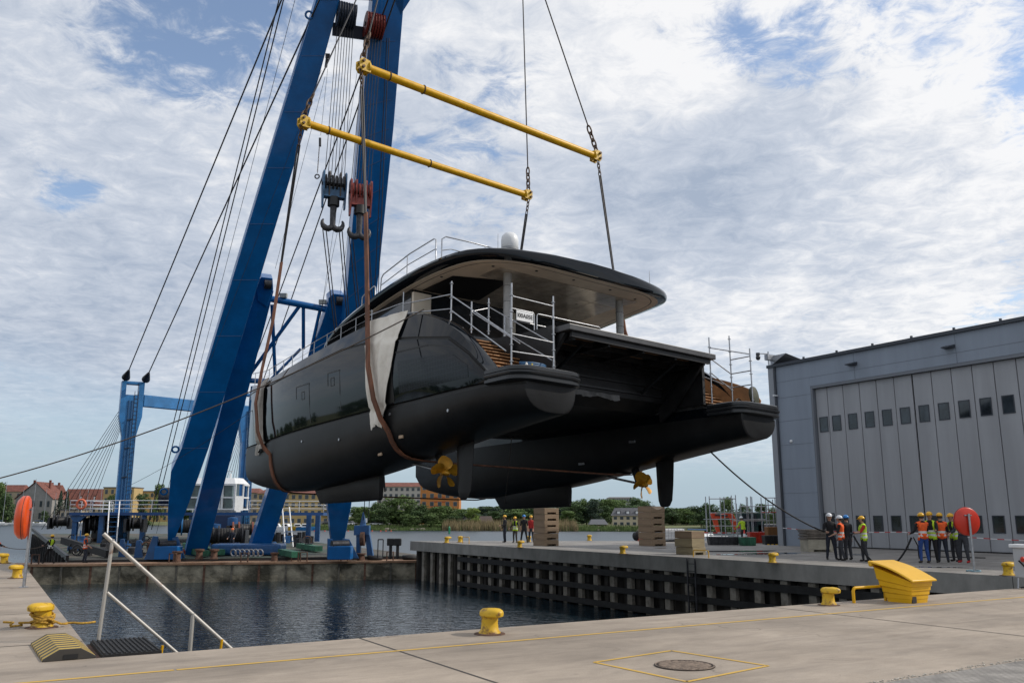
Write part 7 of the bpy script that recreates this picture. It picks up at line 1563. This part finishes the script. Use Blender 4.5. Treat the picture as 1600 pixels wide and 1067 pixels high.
def car(px, Y, lab, c, L_=4.3):
    p = aty(px, 815, Y); t = thing('parked_car', lab, 'car', (p.x, Y, land_z(p.x, Y, interp(SHORE, p.x))), random.uniform(-.5, .5), 'cars parked on the far shore')
    MB().loft([[(-L_/2, -.85, .3), (L_/2, -.85, .3), (L_/2, .85, .3), (-L_/2, .85, .3)], [(-L_/2, -.88, .85), (L_/2, -.85, .75), (L_/2, .85, .75), (-L_/2, .88, .85)]]).build('body', c, t, bevel=.1)
    MB().loft([[(-1.9, -.8, .84), (1.0, -.8, .8), (1.0, .8, .8), (-1.9, .8, .84)], [(-1.4, -.65, 1.45), (.3, -.65, 1.45), (.3, .65, 1.45), (-1.4, .65, 1.45)]]).build('glasshouse', M_GLASSD, t, bevel=.05)
    for x in (-1.35, 1.35):
        for y in (-.86, .86): MB().cyl((x, y-.08, .32), (x, y+.08, .32), .32, n=12).build('wheel', M_RUBBER, t)
for px, Y, c, lab in ((541, 292, M_WHITE, 'white car parked left of the right crane leg'), (549, 294, M_STEEL, 'silver car left of the right crane leg'), (588, 291, M_WHITE, 'white car under the trees right of the crane leg'), (601, 292, M_STEEL, 'grey car under the dark tree'), (1078, 160, M_REDB, 'red car far behind the low block stack'), (1090, 165, M_WHITE, 'white car far behind the low block stack'), (514, 293, M_BLACK, 'dark car beneath the keel, left of the crane leg')): car(px, Y, lab, c)
p = aty(702, 832, 226); t = thing('channel_marker', 'green channel marker post standing in the water before the reeds', 'channel marker', (p.x, 226, WZ)); M_CM = mat('marker_green', (.01, .22, .10), .5); MB().cyl((0, 0, -.5), (0, 0, 1.4), .24, n=12).build('post', M_CM, t, smooth=40); MB().cyl((0, 0, 1.4), (0, 0, 1.9), .3, .05, 12).build('top_mark', M_CM, t, smooth=40)
for i, px in enumerate((496, 503, 512, 585, 598, 606, 614, 548)):
    p = aty(px, 828, 262); o = MB().sphere((0, 0, 0), .22, 10, 6).build('buoy', mat('buoy_red', (.6, .08, .05), .5), smooth=60); o.location = (p.x, 258, WZ+.08); tag(o, 'small red mooring buoy floating near the far shore', 'buoy', 'red mooring buoys')
p = aty(571, 812, 280); t = thing('shore_sign', 'white sign board on posts at the far shore by the pendant wires', 'sign', (p.x, 280, -2.5)); MB().bx((-.6, -.05, 2.2), (.6, .05, 3.6)).build('board', M_WHITE, t); MB().cyl((0, .1, 0), (0, .1, 2.3), .07, n=6).build('post', M_STEEL, t)
